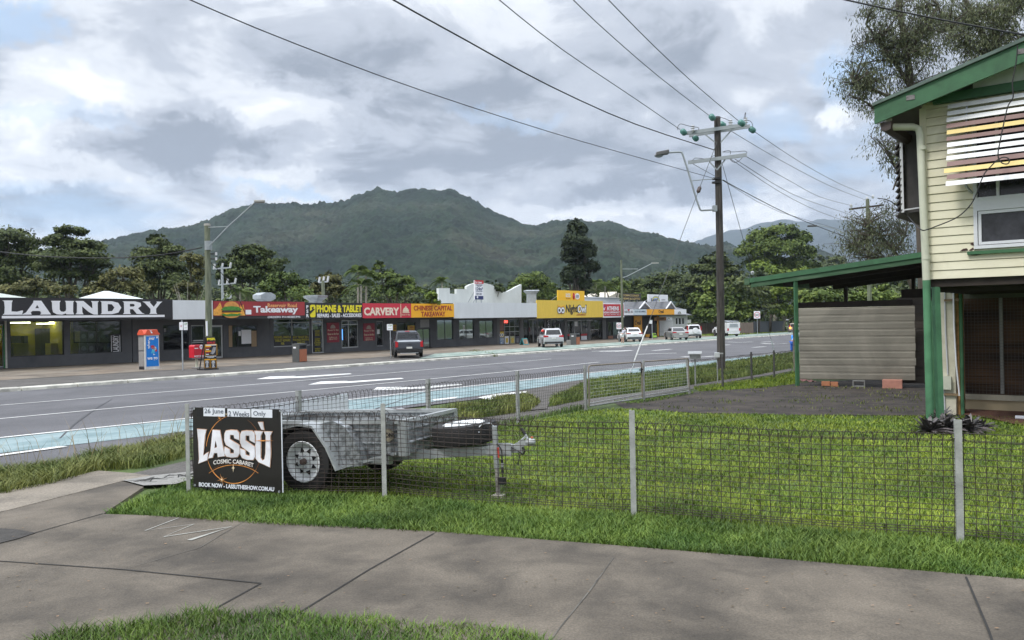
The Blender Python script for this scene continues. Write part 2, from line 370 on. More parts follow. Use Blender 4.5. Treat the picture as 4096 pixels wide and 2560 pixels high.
def pline(name, pix, w, off, m, parent=None, kind='structure'):
    P = [gp(*p).xy for p in pix]; Q = []
    for a, b in zip(P, P[1:]):
        n = max(1, int((b-a).length/1.5))
        Q += [a.lerp(b, i/n) for i in range(n)]
    Q.append(P[-1]); L_, R_ = [], []
    ws = w if isinstance(w, (list, tuple)) else [w]*len(Q)
    if len(ws) != len(Q): ws = [np.interp(i/(len(Q)-1), np.linspace(0, 1, len(ws)), ws) for i in range(len(Q))]
    for i, p in enumerate(Q):
        d = (Q[min(i+1, len(Q)-1)]-Q[max(i-1, 0)]).normalized(); q = Vector((-d.y, d.x))*ws[i]/2
        L_.append(p+q); R_.append(p-q)
    V = [(p.x, p.y, G(p.x, p.y)+off) for p in L_+R_]; n = len(Q)
    o = np_mesh(name, V, [(i, i+1, n+i+1, n+i) for i in range(n-1)], m, parent)
    if o.data.polygons[0].normal.z < 0: o.data.flip_normals()
    if kind: o['kind'] = kind
    return o
for pts in ([zq(-300, 880), zq(0, 803), zq(700, 621)], [zq(-300, 1075), zq(0, 985), zq(205, 922), zq(590, 811)],
            [zq(-300, 1065), zq(0, 1088), zq(700, 1137), zq(1490, 1218)], [zq(1490, 1218), zq(1255, 1350), zq(1000, 1500)],
            [(434, 537.6), (370, 574), (303, 616), (280, 630)], [(966, 582), (988, 635), (1000, 670)]):
    pline('path_joint', pts, .013, .034, DARK)
STAIN = mat('path_stain', (.06, .055, .05), .9, var=.4, scale=4, col2=(.15, .14, .12))
pline('path_joint', [(614, 562), (590, 596), (560, 634), (545, 655)], [.004, .010, .006, .004], .034, STAIN)
pline('path_joint', [(251, 521), (200, 552), (128, 573)], [.004, .008, .004], .034, STAIN)
# painted scribble on the path
PW = mat('scribble_paint', (.30, .30, .27), .8, var=.25, scale=20)
pline('painted_scribble', [zq(1020, 838), zq(830, 912), zq(1105, 875), zq(935, 948), zq(1320, 890), zq(1080, 968)], [.012, .02, .025, .02, .03, .022, .045], .035, PW)
# drain cover between path and lawn
DRM = mat('drain_concrete', (.22, .215, .2), .85, var=.2, scale=30)
dr = gpix('drain_cover', [zq(700, 622), zq(880, 593), zq(1160, 565), zq(1180, 590), zq(1000, 645), zq(820, 653)], .042, DRM, 1., kind=None)
tag(dr, 'grey patterned concrete drain cover beside the left corner of the fence', 'drain cover')
for i in range(26):
    u = random.random()*.86+.07; v = random.random()*.6+.2
    c = Vector(zq(700, 624)).lerp(Vector(zq(1150, 568)), u); e = Vector(zq(820, 651)).lerp(Vector(zq(1150, 592)), u); c = c.lerp(e, v)
    q = gp(*c).xy; a = random.random()*3
    m = np_mesh('groove', [(q.x+cos(a+k)*r, q.y+sin(a+k)*r, G(q.x, q.y)+.044) for k, r in ((0, .09), (.15, .09), (pi, .09), (pi+.15, .09))], [(0, 1, 2, 3)], DARK, dr)
    if m.data.polygons[0].normal.z < 0: m.data.flip_normals()
# road markings
TEAL = mat('bike_lane_green', (.15, .23, .24), .75, var=.12, scale=2.5, col2=(.235, .31, .32), thr=(.35, .6), stretch=(1, .6, 1))
gpix('bike_lane', [(-260, 470), (0, 440.2), (187, 420.6), (350, 401.3), (585, 374.3), (793, 352.6), (793, 354.6), (700, 366.5), (595, 379.3), (510, 392.5), (400, 407), (187, 432.6), (64, 447.6), (0, 455), (-260, 490)], .027, TEAL, 2.)
def mark(pts, w=.13): return pline('lane_marking', pts, w, .032, WHITE)
mark([(-260, 469.2), (0, 439.4), (187, 419.8), (350, 400.6), (585, 373.9), (793, 352.2)], .16)
mark([(-200, 479), (2, 457), (64, 448.4)], .2)
mark([(-260, 427), (0, 406.2), (212, 388.8), (437, 369.3), (551, 359.4)], .15)
mark([(-260, 444), (0, 420), (187, 402.4), (437, 379), (599, 362.6)], .16)
for pts in ([(600, 351.8), (632, 350.7)], [z4(640, 1070), z4(865, 1052)], [z4(450, 1117), z4(640, 1108), z4(930, 1100)], [z4(995, 1146), z4(1200, 1152), z4(1385, 1138)],
            [z4(1540, 965), z4(1690, 970), z4(1845, 963)], [z4(1490, 1003), z4(1570, 998)], [z4(1850, 1032), z4(2000, 1021)], [z4(1955, 967), z4(2085, 959)], [z4(1960, 983), z4(2120, 990), z4(2265, 983)],
            [zv(740, 214), zv(1060, 208)], [z4(0, 1078), z4(180, 1082), z4(385, 1068)]):
    mark(pts, .42)
zw = lambda X, Y: (250+X/9.68, 350+Y/9.68)
WORN = mat('worn_paint', (.20, .20, .205), .8, var=.2, scale=6); SEAL = mat('crack_seal', (.035, .035, .037), .6, var=.2)
for pts in ([zw(630, 702), zw(800, 685), zw(1100, 660)], [zw(1385, 640), zw(1560, 612), zw(1780, 588)], [zw(380, 752), zw(450, 748)], [zw(700, 712), zw(960, 692)], [z2(1070, 690-90), z2(1230, 590)]): pline('worn_marking', pts, .07, .030, WORN)
for pts in ([zw(0, 600), zw(500, 566), zw(1200, 500), (480, 372), (640, 356)], [zw(-300, 790), zw(300, 730), zw(1000, 655), (440, 388)], [(60, 440), (75, 425), (98, 408), (112, 400)], [(520, 374), (505, 368), (488, 361)]): pline('crack_seal', pts, [.03, .05, .03], .029, SEAL)
def mpoly(pts): return gpix('turn_arrow', pts, .0325, WHITE, 2.)
mpoly([z2(470, 993), z2(610, 965), z2(905, 958), z2(850, 968), z2(1480, 930), z2(1500, 938), z2(980, 976), z2(640, 990)])
mpoly([z2(1025, 1055), z2(1160, 1020), z2(1465, 1012), z2(1400, 1022), z2(2030, 981), z2(2060, 989), z2(1500, 1033), z2(1200, 1045)])
mpoly([zw(1185, 398), zw(1230, 370), zw(1500, 366), zw(1560, 372), zw(2030, 338), zw(2060, 346), zw(1650, 385), zw(1250, 398)])
ze = lambda X, Y: (350+X/5.095, 337.5+Y/5.095)
mpoly([ze(650, 312), ze(735, 294), ze(900, 279), ze(903, 286), ze(765, 304), ze(745, 326), ze(690, 320)])
mpoly([ze(415, 322), ze(550, 308), ze(540, 316), ze(430, 328)])
# bare yard
DIRT = mat('bare_soil', (.020, .015, .012), .95, var=.3, scale=2.2, col2=(.055, .043, .033), thr=(.35, .65), bump=.03, bscale=9, fine=(30, .5, 1.4, .35, .65))
gpix('bare_yard', [(612, 402), (632, 403), (700, 391.5), (760, 388), (800, 383), (921, 376), (1100, 368), (1250, 395), (1100, 417), (927, 416), (800, 415.5), (698, 413.5), (655, 411), (625, 409)], .008, DIRT, 1.)
# ---------------- hills ----------------
from mathutils import noise as mn
def hill(name, sil, D0, D1, dpx, rows, cell, R, m, zb=-4., pw=1.1, spur=18., xr=(-120, 960)):
    X = np.arange(xr[0], xr[1], dpx); Z = np.interp(X, [p[0] for p in sil], [p[1] for p in sil]); V = []
    for j in range(rows+4):
        v = min(j/(rows-1), 1.); ext = max(0, j-rows+1)
        for i, px in enumerate(X):
            D = D0+(D1-D0)*v**.9+ext*30
            r = ray(px, Z[i]+R*F/D1*.75); zr = r[2]*D1+EYE
            x = r[0]*D; z = zb+(zr-zb)*v**pw - ext*14
            g = mn.fractal(Vector((x/170., D/420., 3.)), 1., 2., 4)
            z += spur*g*sin(pi*min(v, 1))*1.2
            w = Vector((x/cell, D/cell, z/cell*.6+5)); d = mn.voronoi(w)[0]
            d2 = mn.voronoi(w*.58+Vector((4, 1, 7)))[0]
            k = (max(max(0, 1-(d[0]*1.25)**2)*.8, (1-(d2[0]*1.35)**2)*.95)+.5*mn.noise(w*2.6))*R*(.6+.7*mn.noise(w*.31+Vector((9, 2, 1)))+.2)
            V.append((x, D, z+k))
    n = len(X); Fq = [(j*n+i, j*n+i+1, (j+1)*n+i+1, (j+1)*n+i) for j in range(rows+3) for i in range(n-1)]
    o = np_mesh(name, V, Fq, m); o.data.polygons.foreach_set('use_smooth', [True]*len(Fq)); o['kind'] = 'structure'; return o
def forest(name, a, b, c):
    m = mat(name, a, .95, var=.2, scale=.012, detail=12, spec=.1); t = m.node_tree; bs = t.nodes['Principled BSDF']
    co = nd(t, 'ShaderNodeTexCoord'); n = nd(t, 'ShaderNodeTexNoise', ins={'Scale': .006, 'Detail': 8, 'Roughness': .65}); t.links.new(co.outputs['Object'], n.inputs['Vector'])
    v = nd(t, 'ShaderNodeTexVoronoi', ins={'Scale': .105}); t.links.new(co.outputs['Object'], v.inputs['Vector'])
    o = ramp(t, n.outputs[0], [(.35, a), (.5, b), (.65, c)], 'LINEAR')
    sp = nd(t, 'ShaderNodeSeparateColor'); t.links.new(v.outputs['Color'], sp.inputs[0])
    h = nd(t, 'ShaderNodeHueSaturation'); t.links.new(o, h.inputs['Color']); t.links.new(mth('ADD', mth('MULTIPLY', sp.outputs[0], .9, t), .55, t), h.inputs['Value'])
    t.links.new(h.outputs[0], bs.inputs['Base Color']); return m
FOR1 = forest('hill_forest', (.009, .018, .012), (.018, .030, .017), (.037, .042, .027))
FOR2 = forest('far_forest', (.012, .022, .018), (.016, .028, .022), (.02, .032, .024))
SIL = [(-120, 262), (-20, 256), (60, 247), (100, 240), (137, 233), (166, 226.3), (188, 225.6), (210, 218), (234, 206), (253, 202.5), (304, 202.5), (330, 202), (346, 199.4), (361, 193), (377, 187.8), (394, 190), (412, 185.6), (426, 188), (452, 190), (470, 197), (484, 206), (506, 215), (527, 222.5), (539, 224), (556, 218), (574, 217.5), (600, 220.5), (614, 222), (636, 229), (657, 233.4), (675, 239), (694, 244), (713, 246), (727, 243), (745, 248), (780, 258), (800, 256), (818, 249.5), (833, 253), (850, 262), (900, 270), (960, 276)]
hill('forested_hill', SIL, 420, 1250, 1.1, 300, 10, 8, FOR1)
FAR = [(560, 262), (640, 252), (695, 241.5), (714, 234), (734, 229), (749, 226.7), (764, 221.7), (784, 218.7), (799, 221.7), (809, 221), (818, 219), (853, 219), (900, 222), (960, 228), (1100, 236)]
hill('distant_mountain', FAR, 2600, 4800, 3.5, 60, 60, 14, FOR2, pw=1.0, spur=60, xr=(600, 1040))
# air
hz = MB().box(-6500, 6500, -60, 5400, -16, 700).build('haze', mat('_x', (1, 1, 1)))
hm = bpy.data.materials.new('haze_air'); hm.use_nodes = True; t = hm.node_tree; t.nodes.clear()
ho = nd(t, 'ShaderNodeOutputMaterial'); hv = nd(t, 'ShaderNodeVolumePrincipled'); hv.inputs['Color'].default_value = (.72, .84, 1, 1)
hv.inputs['Density'].default_value = .00013; hv.inputs['Anisotropy'].default_value = .2
t.links.new(hv.outputs[0], ho.inputs['Volume']); hz.data.materials.clear(); hz.data.materials.append(hm); hz['kind'] = 'stuff'
hz.name = 'haze'
# ---------------- the row of shops ----------------
A_ = st(19.7, 54); B_ = st(112, 59.5)
SF = Frame((A_.x, A_.y, G(*A_)), atan2(B_.y-A_.y, B_.x-A_.x))
def R_(fr, z, X0, Y0, X1, Y1, y=0.):
    a = fr.hit(*z(X0, Y0), y); b = fr.hit(*z(X1, Y1), y); c = fr.hit(*z(X1, Y0), y); d = fr.hit(*z(X0, Y1), y)
    return ((a[0]+d[0])/2, (b[0]+c[0])/2, (b[1]+d[1])/2, (a[1]+c[1])/2)      # x0 x1 z0 z1
def S(z, X0, Y0, X1, Y1, y=0.): return R_(SF, z, X0, Y0, X1, Y1, y)
def sx(z, X, Y=600, y=0.): return SF.hit(*z(X, Y), y)[0]
def zg(x, y=0.): p = SF.w(x, y); return G(p.x, p.y)-SF.O.z
WALLG = mat('charcoal_render', (.10, .103, .11), .85, var=.10, scale=1.1, bump=.004, bscale=40, blot=(.45, .8, 1.12, .35, .6))
WALLG2 = mat('charcoal_render_upper', (.088, .09, .096), .85, var=.1, scale=1.1)
DKF = mat('black_frame', (.012, .012, .013), .4)
ALU = mat('aluminium_frame', (.42, .43, .43), .45, metal=.6, var=.08)
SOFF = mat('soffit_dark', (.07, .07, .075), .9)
ROOFM = mat('roof_sheet', (.35, .36, .36), .6, metal=.2, var=.15, scale=2)
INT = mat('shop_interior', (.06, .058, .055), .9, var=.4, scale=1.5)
GLS = glass_mat('shop_glass'); GLD = glass_mat('tinted_glass', (.7, .8, .85), .35)
WBD = mat('white_board', (.62, .65, .67), .6, var=.05, scale=.8, stretch=(2, 1, .6))
BLK = mat('sign_black', (.015, .014, .017), .5); WHT = mat('sign_white', (.78, .79, .82), .5, var=.02)
RED = mat('sign_red', (.50, .02, .03), .5, var=.06); YEL = mat('sign_yellow', (.78, .68, .02), .5, var=.04)
CHY = mat('sign_orange_yellow', (.85, .42, .01), .5, var=.04); DRED = mat('sign_dark_red', (.34, .03, .015), .5)
NOY = mat('night_yellow', (.72, .50, .06), .55, var=.07, scale=1.4, stretch=(4, 1, .5)); ORG = mat('sign_orange', (.78, .36, .02), .5, var=.05)
CRM = mat('sign_cream', (.75, .62, .45), .5); GRN = mat('leafy_green', (.06, .22, .03), .6, var=.4, scale=8)
BLU = mat('sign_blue', (.01, .18, .55), .4, var=.05); NAVY = mat('sign_navy', (.02, .03, .12), .5)
TAN = mat('card_tan', (.35, .25, .15), .8); GRY = mat('mid_grey', (.22, .22, .23), .7); SIL = mat('galvanised', (.42, .45, .47), .45, metal=.55, var=.15, scale=3)
def pan(name, r, y, m, p, th=.03, **k): return MB().box(r[0], r[1], y-th, y, r[2], r[3]).build(name, m, p, **k)
def wall(p, x0, x1, z1_, holes, m=WALLG, y=0., th=.25, name='wall'):
    mb = MB(); xs = sorted(set([x0, x1]+[v for h in holes for v in h[:2]]))
    for a, b in zip(xs, xs[1:]):
        if b-a < .01: continue
        mid = (a+b)/2; zb = min(zg(a), zg(b))-.3; cur = zb
        for h in sorted([h for h in holes if h[0] <= mid <= h[1]], key=lambda h: h[2]):
            if h[2] > cur: mb.box(a, b, y, y+th, cur, h[2])
            cur = max(cur, h[3])
        if cur < z1_: mb.box(a, b, y, y+th, cur, z1_)
    return mb.build(name, m, p)
def window(p, r, mull=(), rails=(), fm=None, gm=None, name='window', fw=.06, y=.06):
    fm = fm or DKF; gm = gm or GLD; x0, x1, z0, z1_ = r; mb = MB()
    mb.box(x0, x1, y, y+.07, z0, z0+fw); mb.box(x0, x1, y, y+.07, z1_-fw, z1_)
    mb.box(x0, x0+fw, y, y+.07, z0+fw, z1_-fw); mb.box(x1-fw, x1, y, y+.07, z0+fw, z1_-fw)
    for q in mull:
        c = x0+(x1-x0)*q; mb.box(c-fw/2, c+fw/2, y-.003, y+.065, z0+fw, z1_-fw)
    for q in rails:
        c = z0+(z1_-z0)*q; mb.box(x0+fw, x1-fw, y+.003, y+.06, c-fw/2, c+fw/2)
    f = mb.build(name, fm, p)
    MB().box(x0+fw*.5, x1-fw*.5, y+.03, y+.038, z0+fw*.5, z1_-fw*.5).build('pane', gm, f); return f
def shop(name, label, z, Xa, Xb, holes, top, boardm=None, depth=9., inter=INT, cat='shop', wm=None, roofz=None):
    x0 = Xa if z is None else sx(z, Xa); x1 = Xb if z is None else sx(z, Xb)
    o = fthing(name, label, cat, SF)
    wall(o, x0+.01, x1-.01, top, holes, wm or WALLG)
    zb = zg(x1)-.3
    mb = MB(); mb.box(x0+.01, x0+.2, .25, depth, zb, top); mb.box(x1-.2, x1-.01, .25, depth, zb, top); mb.box(x0+.2, x1-.2, depth-.2, depth, zb, top); mb.build('side_wall', wm or WALLG, o)
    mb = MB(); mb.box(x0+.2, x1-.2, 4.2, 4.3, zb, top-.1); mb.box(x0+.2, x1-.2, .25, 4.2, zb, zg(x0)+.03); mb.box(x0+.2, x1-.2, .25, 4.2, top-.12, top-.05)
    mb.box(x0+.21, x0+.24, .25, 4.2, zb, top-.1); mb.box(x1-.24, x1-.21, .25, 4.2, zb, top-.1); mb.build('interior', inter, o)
    MB().box(x0, x1, .0, depth, top, top+(roofz or .15)).build('roof', ROOFM, o)
    return o, x0, x1
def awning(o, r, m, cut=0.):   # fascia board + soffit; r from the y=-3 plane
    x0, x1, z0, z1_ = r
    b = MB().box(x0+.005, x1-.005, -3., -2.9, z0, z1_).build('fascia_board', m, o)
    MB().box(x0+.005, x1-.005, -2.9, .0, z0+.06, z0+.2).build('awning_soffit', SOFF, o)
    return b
Y3 = -3.
def SB(z, X0, Y0, X1, Y1, y=Y3): return S(z, X0, Y0, X1, Y1, y)
# --- laundry
rB = SB(z1, -700, 112, 1858, 347); rB = (rB[0], rB[1], S(z1, 0, 120, 1858, 347, Y3)[2], S(z1, 0, 117, 1858, 347, Y3)[3])
YIN = mat('yellow_room', (.46, .41, .035), .8, var=.2, scale=.7)
hA = [S(z1, -400, 400, 45, 868), S(z1, 112, 360, 690, 736), S(z1, 752, 360, 1308, 706)]
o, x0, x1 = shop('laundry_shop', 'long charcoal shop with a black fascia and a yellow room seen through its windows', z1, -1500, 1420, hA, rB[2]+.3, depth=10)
LAU = o
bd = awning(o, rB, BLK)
f = window(o, hA[0], (.5,), (.9,), ALU, GLS, 'shop_front')
for h, mu in ((hA[1], ()), (hA[2], (.52,))): window(o, h, mu, (), DKF, GLS, fw=.04)
cr = S(z1, 52, 355, 70, 868, -.05); pan('corner_post', cr, -.02, mat('cream_post', (.5, .5, .44), .6), o, .1)
pan('door_frame', S(z1, 36, 400, 50, 868), .02, mat('green_trim', (.02, .16, .05), .6), o, .06)
yi = MB(); r = S(z1, 60, 360, 420, 740, 4); yi.box(r[0]-1, r[1]+1.9, 3.9, 4.1, r[2]-1.6, r[3]+.4); r2 = S(z1, 690, 500, 850, 730, 3); yi.box(r2[0]-.9, r2[0]-.75, .3, 3.9, r2[2]-1, r2[3]+1); yi.build('yellow_wall', YIN, o)
mb = MB()
for X, w in ((190, 60), (262, 30), (590, 62), (800, 40)):
    r = S(z1, X-w, 600, X+w, 760, 2.2); mb.box(r[0], r[1], 2., 2.7, r[2]-.9, r[3])
mb.build('yellow_counter', YIN, o)
mb = MB()
for X, w, Y in ((165, 50, 520), (265, 22, 520), (500, 75, 440), (640, 45, 470)):
    r = S(z1, X-w, Y, X+w, 720, 3.2); mb.box(r[0], r[1], 3.0, 3.8, r[2]-.6, r[3])
mb.build('dark_cabinet', mat('machine_dark', (.03, .03, .032), .35, var=.3), o)
lt = mat('tube_light', (1, 1, .9), emit=((1, .95, .6), 14))
for X0, X1, Y in ((115, 320, 368), (395, 605, 378), (530, 680, 366)):
    r = S(z1, X0, Y-5, X1, Y+5, 2.5); MB().box(r[0], r[1], 2.4, 2.55, r[3]-.12, r[3]-.06).build('tube_lamp', lt, o)
# washing machines
MWH = mat('machine_grey', (.25, .25, .25), .35, var=.1)
for X in (880, 965, 1090, 1160):
    for Y in (525, 655):
        r = S(z1, X-36, Y-62, X+36, Y+60, 2.0)
        w = MB().box(r[0], r[1], 1.8, 2.5, r[2], r[3]-.03).build('washing_machine', MWH, o)
        cxm, czm, rr = (r[0]+r[1])/2, (r[2]+r[3])/2, (r[1]-r[0])*.33
        MB().lathe([(rr, -.04), (rr*1.08, 0), (rr*.7, 0), (rr*.65, -.03)], (cxm, 1.79, czm), 'Y', 16).build('round_door', SIL, w)
        MB().lathe([(rr*.62, -.01), (rr*.62, .0)], (cxm, 1.788, czm), 'Y', 16).build('door_glass', DKF, w)
# serif letters for the big sign, on a 10-high grid
SER = {
 'L': (11, [[(0, 10), (5.4, 10), (4.9, 8.6), (4.6, 2.3), (7.6, 2.1), (10.4, 3), (10.9, 2.7), (10.2, 0), (0, 0), (.9, .8), (1.2, 5), (.9, 9.2)]]),
 'A': (15, [[(5.4, 10), (9.6, 10), (15, 0), (8.9, 0), (9.5, .9), (9, 2.4), (8.2, 2.6), (4.6, 2.6), (3.6, 1.6), (4.1, 0), (-1.2, 0), (1.2, 1.6), (5.2, 8.6)], [(6.2, 4.6), (7.3, 7.0), (8.4, 4.6)]]),
 'U': (14, [[(-.3, 10), (5.3, 10), (4.7, 8.8), (4.6, 3.6), (5.3, 2.2), (7, 1.9), (8.2, 2.6), (8.5, 4), (8.4, 8.8), (7.9, 10), (13.4, 10), (12.7, 9), (12.5, 2), (13, 0), (8.6, 0), (8.4, .8), (6, -.2), (3, .1), (.9, 1.6), (.4, 4), (.3, 8.8)]]),
 'N': (15, [[(-.5, 10), (4.5, 10), (10, 4.2), (9.9, 8.8), (9.2, 10), (14, 10), (13.3, 8.8), (13.2, -.3), (10.6, -.2), (7.6, 1.8), (3.6, 6.1), (3.7, 1.5), (4.4, 0), (-.4, 0), (.5, 1.4), (.6, 8.4)]]),
 'D': (14, [[(-.4, 10), (7, 10), (11, 8.8), (13, 5), (11, 1.2), (7, 0), (-.4, 0), (.4, 1), (.4, 9)], [(4.2, 2.2), (4.2, 7.8), (7, 7.6), (8.6, 5), (7, 2.4)]]),
 'R': (14, [[(-.4, 10), (8, 10), (11.6, 8.9), (12, 6.4), (9.8, 4.6), (12.4, 1), (14.3, 0), (9, 0), (6.4, 3.8), (4.3, 3.9), (4.3, 1.2), (5, 0), (-.4, 0), (.5, 1), (.5, 9)], [(4.3, 5.9), (4.3, 8), (7, 8), (7.8, 7), (7, 5.9)]]),
 'Y': (13, [[(-1.5, 10), (4, 10), (3.6, 9.3), (6.4, 5.6), (8.8, 9.2), (8.3, 10), (12.6, 10), (11.2, 8.9), (7.9, 4.2), (7.9, 1.2), (8.7, 0), (3.2, 0), (4, 1.1), (4.1, 4), (.2, 8.8)]])}
def polyletters(parent, name, s, font, x0, x1, z0, z1_, y, m, gap=.4, d=.03, warp=None, shrink=0.):
    W = sum(font[c][0] for c in s)+gap*(len(s)-1); pos = 0; bm = bmesh.new()
    for c in s:
        w, rings = font[c]; loops = []
        for ring in rings:
            vs = []
            for a, b in ring:
                u, v = (a+pos)/W, b/10.
                if warp: u, v = warp(u, v)
                vs.append(bm.verts.new((x0+u*(x1-x0), y, z0+v*(z1_-z0))))
            loops += [bm.edges.new((vs[i], vs[(i+1) % len(vs)])) for i in range(len(vs))]
        bmesh.ops.triangle_fill(bm, use_beauty=True, use_dissolve=False, edges=loops)
        pos += w+gap
    r = bmesh.ops.extrude_face_region(bm, geom=bm.faces[:])
    for g in r['geom']:
        if isinstance(g, bmesh.types.BMVert): g.co.y -= d
    bmesh.ops.recalc_face_normals(bm, faces=bm.faces)
    me = bpy.data.meshes.new(name); bm.to_mesh(me); bm.free(); me.materials.append(m)
    ob = bpy.data.objects.new(name, me); COL.objects.link(ob); ob.parent = parent; return ob
rL = SB(z1, 30, 146, 1757, 288, -3.05)
polyletters(o, 'lettering', 'LAUNDRY', SER, rL[0], rL[1], SB(z1, 35, 142, 1757, 288)[2], SB(z1, 35, 146, 1757, 288)[3], -3.002, WHT)
r = SB(z1, 18, 299, 1768, 324); pan('underline', r, -3.002, WHT, o)
r = S(z1, 1195, 500, 1292, 692, .03); b = pan('window_sign', (r[0], r[1], r[2], r[3]), .02, BLK, o)
text('lettering', 'LAUNDRY', WHT, *(S(z1, 1212, 515, 1275, 690, 0)), -.012, b, .02, rot=True)
for X in (1196, 1288): pan('stripe', S(z1, X-3, 515, X+3, 690), -.012, WHT, b, .01)
# --- takeaway
rW = SB(z1, 1858, 138, 2290, 341); rT = SB(z2, 5, 148, 990, 334)
hB = [S(z1, 1755, 400, 2032, 672), S(z1, 2060, 405, 2205, 766), S(z1, 2262, 405, 2402, 762), S(z2, 172, 405, 480, 642)]
o, x0, x1 = shop('takeaway_shop', 'charcoal takeaway shop with a burger sign and a blank white fascia panel', z2, -860, 620, hB, rT[2]+.3)
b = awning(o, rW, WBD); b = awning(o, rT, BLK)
r = SB(z2, 5, 148, 990, 303); pan('sign_panel', (r[0]+.02, r[1]-.01, r[2], r[3]-.02), -3.002, mat('takeaway_red', (.30, .025, .03), .5, var=.25, scale=.5), o)
text('lettering', 'Takeaway', WHT, *SB(z2, 435, 200, 915, 290), -3.04, o, .035)
text('lettering', 'Reservoir Road', mat('peach', (.8, .38, .15), .5), *SB(z2, 588, 172, 902, 213), -3.05, o, .02)
text('lettering', 'ORDERS PH:40283396', WHT, *SB(z2, 592, 306, 945, 328), -3.004, o, .01)
def disc(name, z, X, Y, a, b, y, m, p, n=20, half=0, d=.02, fr=None, ring=0.):
    fr = fr or SF; q = fr.hit(*z(X, Y), y); e = fr.hit(*z(X+a, Y), y); g = fr.hit(*z(X, Y-b), y); ra, rb = e[0]-q[0], g[1]-q[1]
    t0, t1 = (0, pi) if half == 1 else ((pi, 2*pi) if half == -1 else (0, 2*pi))
    pts = [(q[0]+ra*cos(t0+(t1-t0)*i/n), q[1]+rb*sin(t0+(t1-t0)*i/n)) for i in range(n+(1 if half else 0))]
    if ring:
        mb = MB(); c = [(q[0]+(x-q[0])*ring, q[1]+(w-q[1])*ring) for x, w in pts]; k = len(pts)
        mb.add([(x, y-d, w) for x, w in pts]+[(x, y-d, w) for x, w in c], [(i, (i+1) % k, (i+1) % k+k, i+k) for i in range(k)])
        return mb.build(name, m, p)
    return MB().prism(pts, y-d, y).build(name, m, p)
def poly(name, z, pts, y, m, p, d=.02, fr=None):
    fr = fr or SF; return MB().prism([fr.hit(*z(*q), y) for q in pts], y-d, y).build(name, m, p)
ypic = -3.035
FRI = mat('chips', (.75, .36, .06), .6, var=.3, scale=9)
poly('picture_chips', z2, [(8, 300), (10, 240), (35, 225), (60, 195), (80, 160), (95, 200), (110, 240), (105, 300)], ypic, FRI, o)
poly('picture_chips', z2, [(270, 300), (285, 250), (300, 190), (315, 215), (330, 180), (340, 240), (352, 300)], ypic, FRI, o)
BUN = mat('bun', (.62, .28, .07), .6, var=.25, scale=6)
disc('picture_bun', z2, 205, 222, 85, 72, ypic-.02, BUN, o, half=1)
poly('picture_salad', z2, [(90, 235), (130, 208), (200, 200), (280, 208), (318, 238), (290, 252), (240, 245), (190, 256), (130, 250)], ypic-.04, GRN, o)
poly('picture_patty', z2, [(98, 262), (108, 246), (300, 246), (308, 262), (250, 272), (150, 272)], ypic-.045, mat('patty', (.07, .03, .015), .7), o)
poly('picture_cheese', z2, [(100, 272), (300, 268), (270, 285), (200, 278), (150, 290)], ypic-.06, CHY, o)
poly('picture_salad', z2, [(95, 292), (130, 278), (200, 284), (280, 276), (312, 288), (270, 306), (180, 310), (120, 304)], ypic-.05, GRN, o)
disc('picture_bun', z2, 205, 302, 78, 26, ypic-.03, BUN, o, half=-1)
pan('sign_flap', SB(z2, 350, 240, 410, 290), -3.05, WHT, o)
window(o, hB[0], (), (), DKF, GLD); window(o, hB[1], (), (.48,), ALU, GLD, 'service_window'); window(o, hB[2], (), (), ALU, GLS, 'door', fw=.13); window(o, hB[3], (.33,), (), DKF, GLD)
pan('service_shelf', S(z1, 2060, 564, 2208, 576), -.02, ALU, o, .2)
pan('notice', S(z2, 315, 455, 420, 605), .05, WHT, o, .01); pan('notice', S(z2, 422, 465, 478, 635), .045, TAN, o, .01); pan('notice', S(z2, 283, 470, 308, 520), .045, WHT, o, .01)
pan('board', S(z2, 178, 410, 215, 640), .04, TAN, o, .01); pan('notice', S(z1, 1765, 440, 1790, 480), .04, GRY, o, .01)
# --- phone shop
rP = SB(z2, 990, 166, 1615, 333)
hC = [S(z2, 658, 335, 1055, 632), S(z2, 1070, 340, 1200, 712)]
o, x0, x1 = shop('phone_repair_shop', 'charcoal shop with a black fascia lettered in yellow for phone and tablet repairs', z2, 620, 1215, hC, rT[2]+.28)
awning(o, rP, BLK)
text('lettering', 'PHONE & TABLET', YEL, *SB(z2, 1118, 188, 1603, 268), -3.01, o, .045)
text('lettering', 'REPAIRS - SALES - ACCESSORIES', WHT, *SB(z2, 1126, 280, 1600, 320), -3.01, o, .03)
text('lettering', 'P\nS\nR', WHT, *SB(z2, 1007, 190, 1035, 322), -3.01, o, .03)
poly('phone_picture', z2, [(1048, 195), (1062, 185), (1095, 185), (1106, 198), (1106, 310), (1095, 320), (1062, 320), (1048, 308)], -3.01, YEL, o)
poly('phone_picture', z2, [(1046, 255), (1075, 235), (1066, 215), (1090, 205), (1082, 225), (1100, 235), (1052, 285)], -3.035, BLK, o)
window(o, hC[0], (.5,), (.86,), ALU, GLS); window(o, hC[1], (), (.88,), ALU, GLS, 'door', fw=.14)
YT = mat('sticker_yellow', (.5, .45, .03), .6)
for a, b_, c, d_, tx in ((660, 515, 850, 625, 'PHONES, IPADS &\nTABLET REPAIRS\nPSR'), (862, 515, 1042, 610, 'BUY TRADE SELL\nPHONES IPADS &\nTABLETS')):
    q = pan('window_sticker', S(z2, a, b_, c, d_), .045, BLK, o, .008); text('lettering', tx, YT, *S(z2, a+6, b_+6, c-4, d_-8), .03, q, .012)
